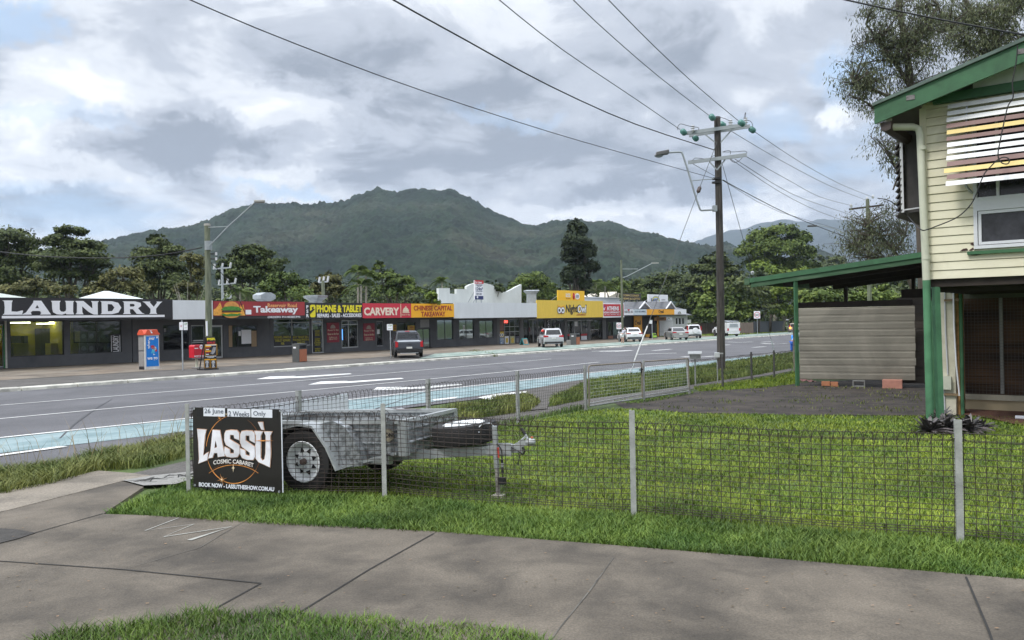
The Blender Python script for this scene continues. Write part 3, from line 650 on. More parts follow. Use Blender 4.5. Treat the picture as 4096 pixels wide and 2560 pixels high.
q = pan('door_sticker', S(z2, 1092, 452, 1172, 695), .045, BLK, o, .008); text('lettering', 'PHONES\nSALES &\nREPAIRS\n\nSCREENS\nBATTERY\nCHARGING\nUNLOCK\n\nTRADE IN\nBUY SELL', YT, *S(z2, 1097, 460, 1166, 688), .03, q, .01)
# --- carvery
rC = SB(z2, 1615, 171, 2137, 327)
hD = [S(z2, 1390, 350, 1572, 648), S(z2, 1765, 360, 1842, 634)]
o, x0, x1 = shop('carvery_shop', 'charcoal shop with a red fascia lettered CARVERY beside the dark ute', z2, 1215, 1900, hD, rT[2]+.28)
RED2 = mat('carvery_red', (.55, .025, .05), .5, var=.05)
awning(o, rC, RED2); pan('panel_joint', SB(z2, 2022, 176, 2028, 320), -3.003, CRM, o, .01)
text('lettering', 'CARVERY', mat('carv_cream', (.8, .68, .55), .5), *SB(z2, 1628, 215, 2006, 300), -3.01, o, .04)
disc('cloche_emblem', z2, 2078, 262, 33, 48, -3.01, CRM, o, half=1); pan('cloche_emblem', SB(z2, 2042, 266, 2115, 275), -3.01, CRM, o); disc('cloche_emblem', z2, 2078, 208, 6, 8, -3.01, CRM, o)
text('lettering', "Roast 'n' Eat", CRM, *SB(z2, 2035, 285, 2122, 300), -3.01, o, .01)
window(o, hD[0], (.42,), (.84,), ALU, GLS, 'double_door', fw=.09); window(o, hD[1], (), (), GRY, GLD, 'door', fw=.1)
for a, b_, c, d_ in ((1228, 378, 1360, 590), (1620, 385, 1742, 572)):
    q = pan('poster', S(z2, a, b_, c, d_), -.01, mat('poster_red', (.28, .03, .05), .6, var=.1), o)
    m_ = (a+c)/2; disc('poster_emblem', z2, m_, b_+62, 27, 40, -.042, mat('poster_pale', (.4, .33, .28), .6), q, half=1)
    text('lettering', "Roast 'n' Eat", CRM, *S(z2, a+8, b_+70, c-8, b_+88), -.044, q, .01); text('lettering', 'Roast on the Run', CRM, *S(z2, a+8, b_+110, c-8, b_+132), -.044, q, .01)
    text('lettering', 'Follow us\n@carvery', CRM, *S(z2, a+22, b_+150, c-22, b_+185), -.044, q, .01)
for a in (1800,): pan('notice', S(z2, 1773, 450, 1802, 500), .05, WHT, o, .01)
pan('blue_light', S(z2, 1397, 450, 1407, 565), .1, mat('blue_led', (.1, .3, 1), emit=((.1, .35, 1), 1.5)), o, .03)
# --- chinese takeaway
rH = SB(z2, 2137, 178, 2785, 325); rH = (rH[0], sx(z3, 352, 600, Y3), rC[2], rC[3])
hE = [S(z2, 1990, 372, 2185, 560), S(z3, -95, 800, 66, 1048)]
o, x0, x1 = shop('chinese_takeaway_shop', 'charcoal shop with an orange fascia lettered CHINESE CAPITAL TAKEAWAY', z2, 1900, 2390, hE, rT[2]+.25)
awning(o, rH, CHY); CHX = o
text('lettering', 'CHINESE CAPITAL', DRED, *SB(z3, -138, 522, 328, 582), -3.01, o, .03); text('lettering', 'TAKEAWAY', DRED, *SB(z3, -48, 594, 246, 654), -3.01, o, .03)
window(o, hE[0], (.45,), (), DKF, GLD); window(o, hE[1], (.5,), (), DKF, mat('mirror_glass', (.25, .28, .28), .04, metal=.85), 'door')
pan('menu_board', S(z3, -60, 690, 46, 785), -.01, mat('menu_grey', (.3, .3, .3), .7), o)
for a, b_ in ((1940, 400), (2098, 408)):
    q = pan('notice', S(z2, a, b_, a+72 if a > 2000 else a+34, b_+68), -.01, mat('notice_yellow', (.5, .34, .02), .6), o); text('lettering', 'OPEN\n7 DAYS', DRED, *S(z2, a+6, b_+10, a+66 if a > 2000 else a+28, b_+58), -.045, q, .01)
# --- white-fascia tenancy with parapet
rWf = SB(z3, 352, 487, 1353, 668)
hF = [S(z3, 150, 690, 341, 936), S(z3, 415, 690, 592, 926), S(z3, 660, 700, 829, 914)]
o, x0, x1 = shop('parapet_shop', 'charcoal shop with a plain white fascia and a stepped white parapet wall', z3, 70, 868, hF, rT[2]+.25, depth=11)
PAR = o
awning(o, rWf, WBD)
GLM = mat('mirror_glass', (.25, .28, .28), .04, metal=.85, var=.1, scale=.4)
for h in hF: window(o, h, (.5,), (), DKF, GLM)
PAW = mat('parapet_white', (.60, .63, .61), .8, var=.07, scale=.7, stretch=(2, 2, .7))
pts = [(140, 492), (140, 312), (275, 312), (275, 377), (356, 382), (356, 322), (480, 324), (478, 292), (520, 268), (580, 250), (640, 245), (700, 250), (760, 264), (800, 280), (826, 300), (830, 350), (970, 352), (1030, 325), (1080, 295), (1143, 266), (1143, 496)]
poly('parapet', z3, pts, 4.0, PAW, o, .3)
# --- convenience store
NT = S(z3, 1353, 460, 2155, 668, Y3)
hG = [S(z3, 908, 683, 1152, 992), S(z3, 1192, 690, 1256, 1000), S(z3, 1258, 690, 1368, 992), S(z3, 1370, 690, 1448, 985), S(z3, 1468, 690, 1690, 960), S(z3, 1724, 700, 1978, 942), S(z3, 2004, 690, 2150, 960)]
NW = mat('store_grey', (.16, .16, .16), .8, var=.1)
o, x0, x1 = shop('convenience_store', 'convenience store with a yellow fascia carrying an owl logo behind the silver SUV', z3, 868, 2190, hG, rT[2]+.2, depth=11, wm=NW)
NO = o
awning(o, NT, NOY)
window(o, hG[0], (.25, .5, .75), (.5, .7), ALU, GLS, fw=.05); window(o, hG[1], (), (.4, .7), DKF, GLS); window(o, hG[2], (.5,), (), ALU, GLS, 'double_door', fw=.08)
window(o, hG[3], (), (), DKF, GLS); window(o, hG[4], (.28, .5, .75), (), ALU, GLD); window(o, hG[5], (.35, .68), (), ALU, GLS); window(o, hG[6], (), (), DKF, GLS, 'doorway')
# logo
disc('owl_brow', z3, 1645, 530, 1, 1, -3.005, ORG, o)
poly('owl_brow', z3, [(1604, 512), (1645, 540), (1688, 512), (1676, 560), (1645, 600), (1616, 560)], -3.01, ORG, o)
poly('owl_beak', z3, [(1630, 590), (1662, 590), (1646, 628)], -3.012, DRED, o)
for X in (1625, 1667):
    disc('owl_eye', z3, X, 578, 25, 42, -3.03, BLK, o); disc('owl_eye', z3, X, 578, 21, 36, -3.052, WHT, o); disc('owl_pupil', z3, X, 578, 9, 17, -3.073, BLK, o)
text('lettering', 'Night', BLK, *SB(z3, 1702, 510, 1840, 632), -3.01, o, .03, shear=.12)
text('lettering_outline', 'Owl', BLK, *SB(z3, 1836, 508, 1956, 616), -3.01, o, .07, shear=.12)
text('lettering', 'Owl', WHT, *SB(z3, 1844, 518, 1948, 608), -3.03, o, .025, shear=.12)
text('lettering', 'CONVENIENCE', DRED, *SB(z3, 1832, 624, 1945, 641), -3.01, o, .01, shear=.3)
q = pan('owl_poster', S(z3, 903, 835, 958, 1000), .03, NOY, o, .01)
for X in (914, 938): disc('owl_eye', z3, X, 878, 12, 20, .015, WHT, q); disc('owl_pupil', z3, X, 878, 5, 9, -.008, BLK, q)
pan('poster_block', S(z3, 905, 905, 955, 995), .015, mat('poster_blue', (.1, .2, .35), .6), q); text('lettering', 'LEADS\nBATT', WHT, *S(z3, 910, 915, 952, 985), -.02, q, .02)
pan('poster', S(z3, 903, 690, 955, 825), .03, mat('poster_brown', (.25, .12, .09), .6, var=.4, scale=2), o, .01)
text('neon_sign', 'OPEN', mat('neon_red', (1, .1, .1), emit=((1, .08, .06), 3)), *S(z3, 962, 700, 1004, 732), .05, o, .01)
YSH = mat('shelf_yellow', (.4, .33, .03), .6, var=.3)
for Y in (785, 845): pan('shelf_strip', S(z3, 962, Y, 1152, Y+10), .3, YSH, o, .04)
for a, c, m_ in ((968, 1020, WHT), (1036, 1088, mat('poster_cream', (.5, .5, .3), .6, var=.3, scale=3)), (1098, 1150, mat('poster_ink', (.05, .05, .07), .6, var=.5, scale=4))):
    q = pan('poster', S(z3, a, 890, c, 985), .05, m_, o, .01); pan('poster_picture', S(z3, a+12, 915, c-12, 970), .035, NOY if a != 1098 else GRY, q, .01)
cr = random.Random(3)
mb = MB(); mb2 = MB()
for i in range(60):
    X = cr.uniform(965, 1145) if i < 40 else cr.uniform(1195, 1250); Y = cr.uniform(740, 880); r = S(z3, X-6, Y-9, X+6, Y+9, .6); (mb if i % 2 else mb2).box(r[0], r[1], .6, .8, r[2], r[3])
mb.build('stock', mat('stock_red', (.25, .1, .06), .6, var=.6, scale=3), o); mb2.build('stock', mat('stock_pale', (.35, .35, .3), .6, var=.5, scale=3), o)
q = pan('cafe_sign', S(z3, 1470, 690, 1525, 850), .03, mat('cafe_panel', (.03, .035, .03), .6), o, .01); text('lettering', 'C\nA\nF\nE', WHT, *S(z3, 1484, 700, 1508, 830), .015, q, .01)
poly('curved_sign', z3, [(1545, 745), (1590, 722), (1640, 715), (1685, 718), (1685, 738), (1640, 736), (1592, 745), (1550, 772)], .03, BLK, o)
pan('poster', S(z3, 1645, 725, 1686, 945), .03, BLK, o, .01)
for a, b_, c, d_, m_ in ((1728, 865, 1760, 890, RED), (1890, 862, 1965, 885, RED), (1892, 888, 1962, 935, WHT), (1812, 712, 1850, 770, WHT)): pan('window_sticker', S(z3, a, b_, c, d_), .04, m_, o, .01)
q = pan('hanging_sign', S(z3, 1940, 690, 2035, 710, -1.5), -1.5, BLK, o); text('lettering', 'ENTRANCE', WHT, *S(z3, 1955, 694, 2025, 705, -1.5), -1.54, q, .01)
# --- supermarket
rA = SB(z3, 2155, 490, 2410, 665)
hH = [S(z4, 8, 700, 84, 940), S(z4, 97, 716, 155, 890), S(z4, 160, 712, 226, 880)]
o, x0, x1 = shop('supermarket_shop', 'narrow supermarket with a white-edged red fascia behind the far lamp pole', z3, 2190, 2790, hH, rT[2]+.15, depth=11, wm=mat('dark_shopfront', (.05, .05, .052), .8))
awning(o, rA, WHT)
r = SB(z3, 2160, 505, 2365, 648); pan('sign_panel', r, -3.002, RED, o); pan('sign_panel', SB(z3, 2378, 505, 2402, 648), -3.002, RED, o)
text('lettering', 'ATHENS', WHT, *SB(z3, 2195, 530, 2342, 582), -3.04, o, .04); text('lettering', 'INDIAN SUPERMARKET', WHT, *SB(z3, 2158, 592, 2352, 616), -3.04, o, .02)
text('lettering', 'DELI  FRUIT  GROCERIES  SPICES', WHT, *SB(z3, 2165, 626, 2350, 635), -3.04, o, .01)
poly('tick_emblem', z3, [(2158, 545), (2166, 560), (2182, 535), (2170, 580), (2160, 572)], -3.035, WHT, o); disc('tick_emblem', z3, 2168, 532, 9, 13, -3.034, mat('purple', (.2, .02, .2), .5), o)
window(o, hH[0], (), (), DKF, GLS, 'doorway'); window(o, hH[1], (), (), DKF, GLD); window(o, hH[2], (), (), DKF, mat('green_window', (.08, .14, .12), .2, var=.5, scale=2), name='window')
pan('tiled_plinth', S(z4, 97, 888, 155, 936), -.01, mat('orange_tile', (.3, .14, .08), .7), o)
# --- tobacconist
TY = S(z4, 290, 566, 1045, 632, Y3)
hI = [S(z4, 292, 655, 408, 820), S(z4, 508, 652, 690, 868)]
o, x0, x1 = shop('tobacconist_shop', 'tobacconist with twin grey gables above an orange and white fascia', z4, 232, 716, hI, TY[3], depth=8, wm=mat('shop_brown', (.06, .055, .05), .8), roofz=.1)
TB = o
for a, c, m_ in ((290, 405, WHT), (405, 565, mat('pale_blue_board', (.55, .63, .68), .5)), (565, 900, ORG), (900, 1045, WHT)):
    q = SB(z4, a, 566, c, 632); awning(o, (q[0], q[1], TY[2], TY[3]), m_)
MB().box(sx(z4, 295, 600, Y3), sx(z4, 1045, 600, Y3), -2.95, -.1, TY[2]-.12, TY[2]).build('awning_beam', BLK, o)
text('lettering', 'HAIR ROLL ING', GRY, *SB(z4, 296, 580, 398, 612), -3.01, o, .01); poly('red_mark', z4, [(330, 566), (362, 566), (346, 590)], -3.012, RED, o)
text('lettering', 'DOG GROOMING', mat('slate_ink', (.1, .15, .2), .5), *SB(z4, 422, 583, 550, 603), -3.01, o, .01)
text('lettering', "C'gnall", BLK, *SB(z4, 708, 574, 768, 622), -3.01, o, .02)
def lott(z, X, Y, s, y, p, fr=None):
    for k, (rr, m_) in enumerate(((1, NAVY), (.86, YEL), (.72, mat('lott_blue', (.1, .3, .6), .5)))):
        disc('rainbow_emblem', z, X, Y, 26*s*rr, 40*s*rr, y-.004*k, m_, p, n=12, half=1)
    disc('rainbow_emblem', z, X, Y, 26*s*.6, 40*s*.6, y-.02, WHT, p, n=12, half=1)
lott(z4, 962, 622, .75, -3.01, o); text('lettering', 'Lott', NAVY, *SB(z4, 943, 600, 972, 620), -3.05, o, .02)
window(o, hI[0], (), (), DKF, GLD); window(o, hI[1], (.4,), (), DKF, GLD, 'double_door')
q = pan('sign_pillar', S(z4, 412, 642, 505, 905, -.3), -.25, ORG, o, .12); text('lettering', "C'gnall", BLK, *S(z4, 424, 700, 494, 770, -.4), -.375, q, .02)
pan('orange_base', S(z4, 540, 866, 635, 910), -.02, ORG, o, .2); pan('orange_post', S(z4, 692, 645, 706, 905, -.3), -.25, ORG, o, .1)
pan('red_poster', S(z4, 572, 745, 600, 802), .03, RED, o, .02); pan('notice', S(z4, 676, 740, 694, 840, -.1), -.05, mat('notice_green', (.15, .25, .1), .6), o, .02)
q = pan('hanging_sign', S(z4, 652, 662, 798, 703, -1.2), -1.2, mat('hanging_brown', (.3, .13, .02), .6), o, .06); text('lettering', "C'gnall", BLK, *S(z4, 682, 668, 765, 698, -1.2), -1.265, q, .02)
GRF = mat('grey_tiles', (.12, .125, .135), .8, var=.15, scale=2)
za = TY[3]; zr = SF.hit(*z4(560, 476), .2)[1]
xa, xb = sx(z4, 215, 560, -2), sx(z4, 1010, 560, -2); x6 = sx(z4, 860, 560, -.5)
MB().prismx([(-2.7, za+.02), (2.2, zr), (7.2, za+.02)], xa, x6).build('gabled_roof', GRF, o)
for a, m_, c in ((470, 540, 615), (795, 856, 920)):
    p1, p2, p3 = (SF.hit(*z4(a, 558), -2.8), SF.hit(*z4(m_, 470), -2.8), SF.hit(*z4(c, 558), -2.8))
    MB().prism([p1, p2, p3], -2.75, 2).build('gable', GRF, o)
    mb = MB(); mb.prism([p1, (p1[0]+.25, p1[1]), (p2[0], p2[1]-.22), p2], -2.9, -2.76); mb.prism([p3, p2, (p2[0], p2[1]-.22), (p3[0]-.25, p3[1])], -2.9, -2.76); mb.build('barge_board', WHT, o)
# weatherboard cottage next to it
fr2 = SF
CW = mat('white_weatherboard', (.5, .51, .5), .7, var=.1, stretch=(1, 1, 10), scale=1)
o = fthing('weatherboard_cottage', 'small white weatherboard cottage at the right end of the shops, roller shutter closed', 'house', SF)
r = S(z4, 706, 640, 1060, 835, .5); zb = zg(r[1])-.5
hW = [S(z4, 918, 668, 945, 752, .5), S(z4, 955, 668, 985, 752, .5), S(z4, 995, 668, 1022, 748, .5)]
wall(o, sx(z4, 720)+.02, r[1], r[3]-.05, hW, CW, .5); MB().box(sx(z4, 720)+.02, r[1], .75, 8, zb, r[3]-.05).build('rear_block', CW, o)
for h in hW: window(o, h, (), (), WHT, GLD, y=.55)
mb = MB(); q = S(z4, 722, 706, 884, 820, .4)
for k in range(11): mb.box(q[0], q[1], .40, .44+.012*(k % 2), q[2]+(q[3]-q[2])*k/11, q[2]+(q[3]-q[2])*(k+1)/11-.02)
mb.build('roller_shutter', mat('shutter_white', (.62, .63, .63), .6, var=.03), o)
MB().prismx([(-.2, r[3]), (4, r[3]+1.4), (8.3, r[3])], sx(z4, 725), r[1]+.4).build('roof', GRF, o)
q = pan('wall_sign', S(z4, 800, 662, 880, 702, .2), .3, WHT, o); lott(z4, 832, 694, .6, .26, q)

# roof-top things
def rsign(name, label, z, X0, Y0, X1, Y1, y, m, legs=(), zlow=None):
    r = S(z, X0, Y0, X1, Y1, y); cx_ = (r[0]+r[1])/2; p = SF.w(cx_, y, zlow if zlow is not None else r[2]-.2)
    o = thing(name, label, 'sign', p, SF.a); k = lambda q: (q[0]-cx_, q[1]-cx_, q[2]-(p.z-SF.O.z), q[3]-(p.z-SF.O.z))
    MB().box(*k(r)[:2], 0, .12, *k(r)[2:]).build('panel', m, o); rr = k(r)
    for q in legs:
        x = rr[0]+(rr[1]-rr[0])*q; mb = MB(); mb.box(x-.04, x+.04, .03, .1, 0, rr[2]); mb.bar((x, .1, rr[3]*.7), (x, 1.6, .1), .05, .05); mb.build('bracket', SIL, o)
    return o, k, lambda X0, Y0, X1, Y1: k(S(z, X0, Y0, X1, Y1, y))
o, k, q = rsign('lease_sign', 'tall white For Lease board standing on the roof in front of the parapet', z3, 603, 217, 705, 448, -2.3, WHT, (.2, .8), NT[2]+1.0)
x = q(600, 215, 706, 258); MB().box(x[0], x[1], -.02, 0, x[2], x[3]).build('red_band', RED, o); text('lettering', 'For Lease', WHT, *q(606, 226, 685, 252), -.02, o, .02)
x = q(603, 404, 705, 448); MB().box(x[0], x[1], -.02, 0, x[2], x[3]).build('navy_band', NAVY, o)
text('lettering', '124m²', NAVY, *q(615, 300, 700, 338), -.002, o, .02); text('lettering', 'MAIN EXPOSURE\nPRIME SITE', NAVY, *q(615, 268, 695, 290), -.002, o, .01); text('lettering', 'TOTAL OFFICE TENANCY', NAVY, *q(615, 345, 697, 353), -.002, o, .01)
text('lettering', 'CONTACT AGENT\nINSPECT TODAY', NAVY, *q(618, 372, 690, 390), -.002, o, .0); disc_ = MB().lathe([(.12, -.03), (.12, 0)], ((q(625, 410, 640, 430)[0]+q(625, 410, 640, 430)[1])/2, -.005, (q(625, 410, 640, 430)[2]+q(625, 410, 640, 430)[3])/2), 'Y', 12).build('agent_emblem', WHT, o)
o, k, q = rsign('roof_billboard', 'yellow billboard with a round 10 badge on the roof above the owl logo', z3, 1608, 340, 1930, 462, -2.0, mat('billboard_yellow', (.85, .5, .02), .5, var=.04), (.1, .5, .9))
x = q(1815, 372, 1868, 448); MB().lathe([(1, -.03), (1, 0)], (0, 0, 0), 'Y', 20).build('badge', WHT, o).matrix_local = Matrix.Translation(((x[0]+x[1])/2, -.002, (x[2]+x[3])/2)) @ Matrix.Diagonal(((x[1]-x[0])/2, 1, (x[3]-x[2])/2, 1))
text('lettering', '10', NAVY, *q(1826, 390, 1856, 428), -.034, o, .03)
x = q(1785, 370, 1808, 445); MB().lathe([((x[1]-x[0])*.3, x[2]), ((x[1]-x[0])*.5, x[2]+.4), ((x[1]-x[0])*.4, x[3]-.3), ((x[1]-x[0])*.3, x[3])], ((x[0]+x[1])/2, -.0, 0), 'Z', 8).build('drink_picture', mat('drink_red', (.5, .04, .05), .5, var=.3), o)
text('lettering', 'RAPID\nPRIZES', WHT, *q(1702, 375, 1760, 420), -.002, o, .03); text('lettering', 'WIN A SHARE\nWITH EVERY CUP', mat('ink_brown', (.3, .12, .01), .5), *q(1702, 430, 1762, 444), -.002, o, .0)
o, k, q = rsign('tobacconist_sign', 'black roof sign lettered TOBACCONIST NEWS & LOTTO beside the far lamp pole', z4, 270, 373, 498, 460, -1.5, BLK, (.2, .8))
text('lettering', 'TOBACCONIST', mat('gold', (.75, .55, .2), .5), *q(280, 388, 472, 410), -.002, o, .0); text('lettering', 'NEWS & LOTTO', mat('gold', (.75, .55, .2), .5), *q(276, 426, 484, 450), -.002, o, .0)
o, k, q = rsign('lottery_sign', 'white roof sign with a rainbow logo at the right end of the shops', z4, 582, 388, 822, 476, -1.5, WHT, (.2, .8))
x = q(625, 405, 725, 470); c = ((x[0]+x[1])/2, x[2]); ra = (x[1]-x[0])/2
for k_, (rr, m_) in enumerate(((1, mat('lott_grey', (.3, .33, .35), .5)), (.85, YEL), (.7, mat('lott_blue', (.1, .3, .6), .5)), (.55, WHT))):
    MB().prism([(c[0]+ra*rr*cos(pi*i/14), c[1]+(x[3]-x[2])*rr*sin(pi*i/14)) for i in range(15)], -.01-.005*k_, 0).build('rainbow_emblem', m_, o)
text('lettering', 'Lott', NAVY, *q(616, 432, 692, 470), -.03, o, .03); text('lettering', 'nsw', GRY, *q(745, 445, 790, 460), -.002, o, .01)
def cowl(label, z, X0, Y0, X1, Y1, y, kind, g='exhaust cowls on the shop roofs'):
    r = S(z, X0, Y0, X1, Y1, y); c = (r[0]+r[1])/2; zt = rT[2]+.25; p = SF.w(c, y, zt); w = (r[1]-r[0])/2; h0, h1 = r[2]-zt, r[3]-zt
    o = thing('exhaust_cowl', label, 'roof vent', p, SF.a, g)
    if kind == 0:
        MB().prism([(w*cos(pi/8+i*pi/4), h0+(h1-h0)/2+(h1-h0)/2*sin(pi/8+i*pi/4)) for i in range(8)], -w*.7, w*.7).build('hood', SIL, o)
        MB().box(-w*.5, w*.5, -w*.5, w*.5, 0, h0+.3).build('duct', SIL, o)
    elif kind == 1:
        hh = h1-h0; MB().lathe([(w*.6, h0), (w*.72, h0+hh*.3), (w*1.15, h0+hh*.72), (w*1.2, h1), (w*.9, h1+.02)], n=6).build('hood', SIL, o, smooth=False)
        MB().box(-w*.5, w*.5, -w*.5, w*.5, 0, h0).build('duct', SIL, o)
    else:
        hh = h1-h0; MB().lathe([(w*.75, h0), (w*.72, h1-hh*.3), (w*1.2, h1-hh*.05), (w*1.1, h1)], n=4).build('hood', SIL, o)
        mb = MB(); mb.box(-w*.6, w*.6, -w*.6, w*.6, 0, h0+.05); mb.lathe([(w*.6, w*.2), (w*.6, w*4.2)], (0, 0, h0*.4), 'X', 8); mb.build('duct', SIL, o)
cowl('octagonal steel cowl on the roof above the takeaway sign', z2, 472, 52, 640, 150, 1.5, 0)
cowl('flared low steel cowl on the roof above the phone shop sign', z2, 1018, 88, 1196, 160, 1.5, 1)
cowl('tall square steel cowl with a duct beside the yellow fascia', z3, 1232, 336, 1342, 495, 1.5, 2)
# pale structures behind the parapets
def roofhouse(label, z, X0, X1, Ytop, Ybot, y, ridge=.5, mw=None, mr=None, dep=8., hip=True, cat='house'):
    a = SF.hit(*z(X0, Ybot), y); b = SF.hit(*z(X1, Ybot), y); t_ = SF.hit(*z((X0+X1)/2, Ytop), y+(dep/2 if hip else 0)); xc = a[0]+(b[0]-a[0])*ridge
    p = SF.w(xc, y, zg(xc, y)); o = thing('background_house', label, cat, p, SF.a, 'houses behind the shops'); z0 = zg(xc, y); zl = (a[1]+b[1])/2-z0; zt = t_[1]-z0
    MB().box(a[0]-xc+.3, b[0]-xc-.3, .2, dep-.2, -.5, zl).build('wall', mw or CW, o)
    if hip: MB().add([(a[0]-xc, 0, zl), (b[0]-xc, 0, zl), (b[0]-xc, dep, zl), (a[0]-xc, dep, zl), (-(b[0]-a[0])*.06, dep/2, zt), ((b[0]-a[0])*.06, dep/2, zt)], [(0, 1, 5, 4), (1, 2, 5), (2, 3, 4, 5), (3, 0, 4), (0, 3, 2, 1)]).build('roof', mr or ROOFM, o)
    else: MB().prism([(a[0]-xc, zl), (b[0]-xc, zl), (0, zt)], 0, dep).build('gable', mw or CW, o); 
    return o, xc, p
PRF = mat('pale_roof', (.55, .58, .58), .6, var=.08)
roofhouse('pale hip-roofed building behind the left end of the laundry sign', z1, -260, 345, 40, 116, 12, mr=mat('sage_roof', (.4, .44, .4), .6), dep=7)
o, xc, p = roofhouse('white pyramid-roofed building with skylights behind the laundry sign', z1, 1160, 1610, 42, 135, 12, mr=PRF, dep=7)
roofhouse('cream gabled house with brown trim behind the supermarket sign', z4, 60, 390, 352, 440, 14, hip=False, mw=mat('cream_board', (.6, .55, .45), .7))
roofhouse('house with a low grey hipped roof behind the supermarket sign', z4, -30, 150, 372, 432, 18, mr=GRF)
roofhouse('long white flat-topped building behind the yellow fascia', z3, 1920, 2420, 418, 426, 9, mw=WBD, mr=WBD, dep=5)
# ---------------- the raised house on the right ----------------
hO = gp(928.2, 427.4); HF = Frame(hO, atan2(-.619, .785))
kA = lambda X, Y: (874+X/11.2, 40+Y/11.2)
kB = lambda X, Y: (874+X/11.2, 162.5+Y/11.2)
kC = lambda X, Y: (890+X/8.896, 270+Y/8.896)
kD = lambda X, Y: (750+X/7.558, 237.5+Y/7.558)
def hl(p): d = Vector(p)-HF.O; return (HF.c*d.x+HF.s*d.y, -HF.s*d.x+HF.c*d.y)      # world -> house x, y
CREAM = mat('cream_weatherboard', (.63, .59, .43), .65, var=.05, scale=1.2, stretch=(1, 1, 3), col2=(.69, .66, .51), blot=(1.1, .80, 1.02, .30, .5))
GREENP = mat('green_paint', (.035, .115, .05), .6, var=.15, scale=1.5, blot=(2.5, .75, 1.1, .3, .55))
GREENL = mat('green_post_paint', (.07, .20, .10), .6, var=.15, scale=3, blot=(3, .75, 1.05, .3, .55))
WOODD = mat('dark_timber', (.03, .022, .018), .85, var=.3)
HW = thing('raised_house', 'cream weatherboard house on green posts with a green barge board and striped louvre awning', 'house', HF.O, HF.a)
zb = HF.hit(*kB(640, 1308), 0)[1]; zt = HF.hit(*kA(500, 738), 0)[1]; pitch = abs(HF.hit(*kB(640, 925), 0)[1]-HF.hit(*kB(640, 1115), 0)[1])/2
wx0 = HF.hit(*kB(1117, 600), 0)[0]; ws = HF.hit(*kB(1160, 968), 0)[1]; wt = HF.hit(*kA(1160, 870), 0)[1]; xw = 7.4; wx1 = wx0+2.5
mb = MB(); z = zb; k = 0
while z < zt-.01:
    e = min(z+pitch, zt)
    for a, b in (((0., xw),) if (e < ws+.02 or z > wt-.02) else ((0., wx0), (wx1, xw))):
        mb.prismx([(-.018, z+.004), (-.004, e-.008), (.012, e-.008), (.012, e+.02), (.03, e+.02), (.03, z)] if z > zb else [(-.018, z), (-.004, e-.008), (.012, e-.008), (.012, e+.02), (.03, e+.02), (.03, z)], a, b)
    z = e
mb.build('weatherboards', CREAM, HW)
mb = MB(); mb.box(.03, xw, .031, .12, zb, ws); mb.box(.03, wx0, .031, .12, ws, zt+.3); mb.box(wx1, xw, .031, .12, ws, zt+.3); mb.box(wx0, wx1, .031, .12, wt, zt+.3); mb.box(0, .1, .121, 9, zb, zt); mb.box(xw-.1, xw, .121, 9, zb, zt); mb.box(.1, xw-.1, 8.9, 9, zb, zt)
mb.build('wall_frame', CREAM, HW)
MB().box(-.035, .06, -.028, .0, zb-.01, zt).build('corner_board', CREAM, HW)
MB().box(-.02, xw, -.02, .05, zt, zt+.07).build('head_trim', CREAM, HW)
MB().box(.02, xw-.02, .04, 9, zb-.12, zb-.003).build('floor', WOODD, HW)
mb = MB()
for y in np.arange(.5, 9, .45): mb.box(.1, xw-.1, y, y+.05, zb-.2, zb-.121)
mb.build('floor_joists', WOODD, HW)
# window
def H_(z, X0, Y0, X1, Y1, y=0.): return R_(HF, z, X0, Y0, X1, Y1, y)
WFR = mat('window_white', (.62, .63, .66), .5, var=.04)
zm0 = HF.hit(*kB(1160, 545), 0)[1]; zm1 = HF.hit(*kB(1160, 395), 0)[1]
mb = MB()
mb.box(wx0, wx1, -.03, .05, ws, ws+.05); mb.box(wx0, wx0+.05, -.032, .05, ws+.05, wt); mb.box(wx1-.05, wx1, -.032, .05, ws, wt); mb.box(wx0+.05, wx1-.05, -.03, .05, zm0, zm1)
fwn = mb.build('window', WFR, HW)
mb = MB(); mb.box(wx0+.06, wx0+.1, -.015, .04, ws+.06, zm0-.005); mb.box(wx1-.1, wx1-.06, -.015, .04, ws+.06, zm0-.005); mb.box(wx0+.1, wx1-.1, -.015, .04, ws+.06, ws+.1); mb.box(wx0+.1, wx1-.1, -.015, .04, zm0-.05, zm0-.005); mb.build('sash', WFR, fwn)
MB().box(wx0+.08, wx1-.08, .01, .018, ws+.08, zm0-.02).build('pane', mat('dusty_glass', (.028, .028, .034), .25, var=.5, scale=5, col2=(.05, .05, .06)), fwn)
MB().box(wx0+.02, wx1-.02, .06, .07, zm1, wt).build('upper_pane', mat('black_glass', (.012, .012, .016), .2, var=.3), fwn)
xx = HF.hit(*kB(1385, 280), 0)[0]; MB().box(xx-.02, xx+.02, -.0, .05, zm1, wt).build('mullion', WFR, fwn)
r = H_(kB, 1045, 978, 1700, 1015, -.05); MB().box(r[0], wx1+.15, -.07, .0, r[2], r[3]).build('sill', GREENP, fwn)
RUST = mat('torn_paint', (.07, .035, .03), .9, var=.4, scale=9)
for pts in ([(960, 995), (1000, 965), (1040, 960), (1055, 985), (1010, 992)], [(1075, 908), (1110, 895), (1122, 930), (1100, 925)], [(1060, 985), (1110, 950), (1120, 975), (1090, 990)], [(1060, 1030), (1215, 1028), (1150, 1040), (1100, 1042)]):
    MB().prism([HF.hit(*kB(*q), -.02) for q in pts], -.0215, -.019).build('peeled_patch', RUST, HW)
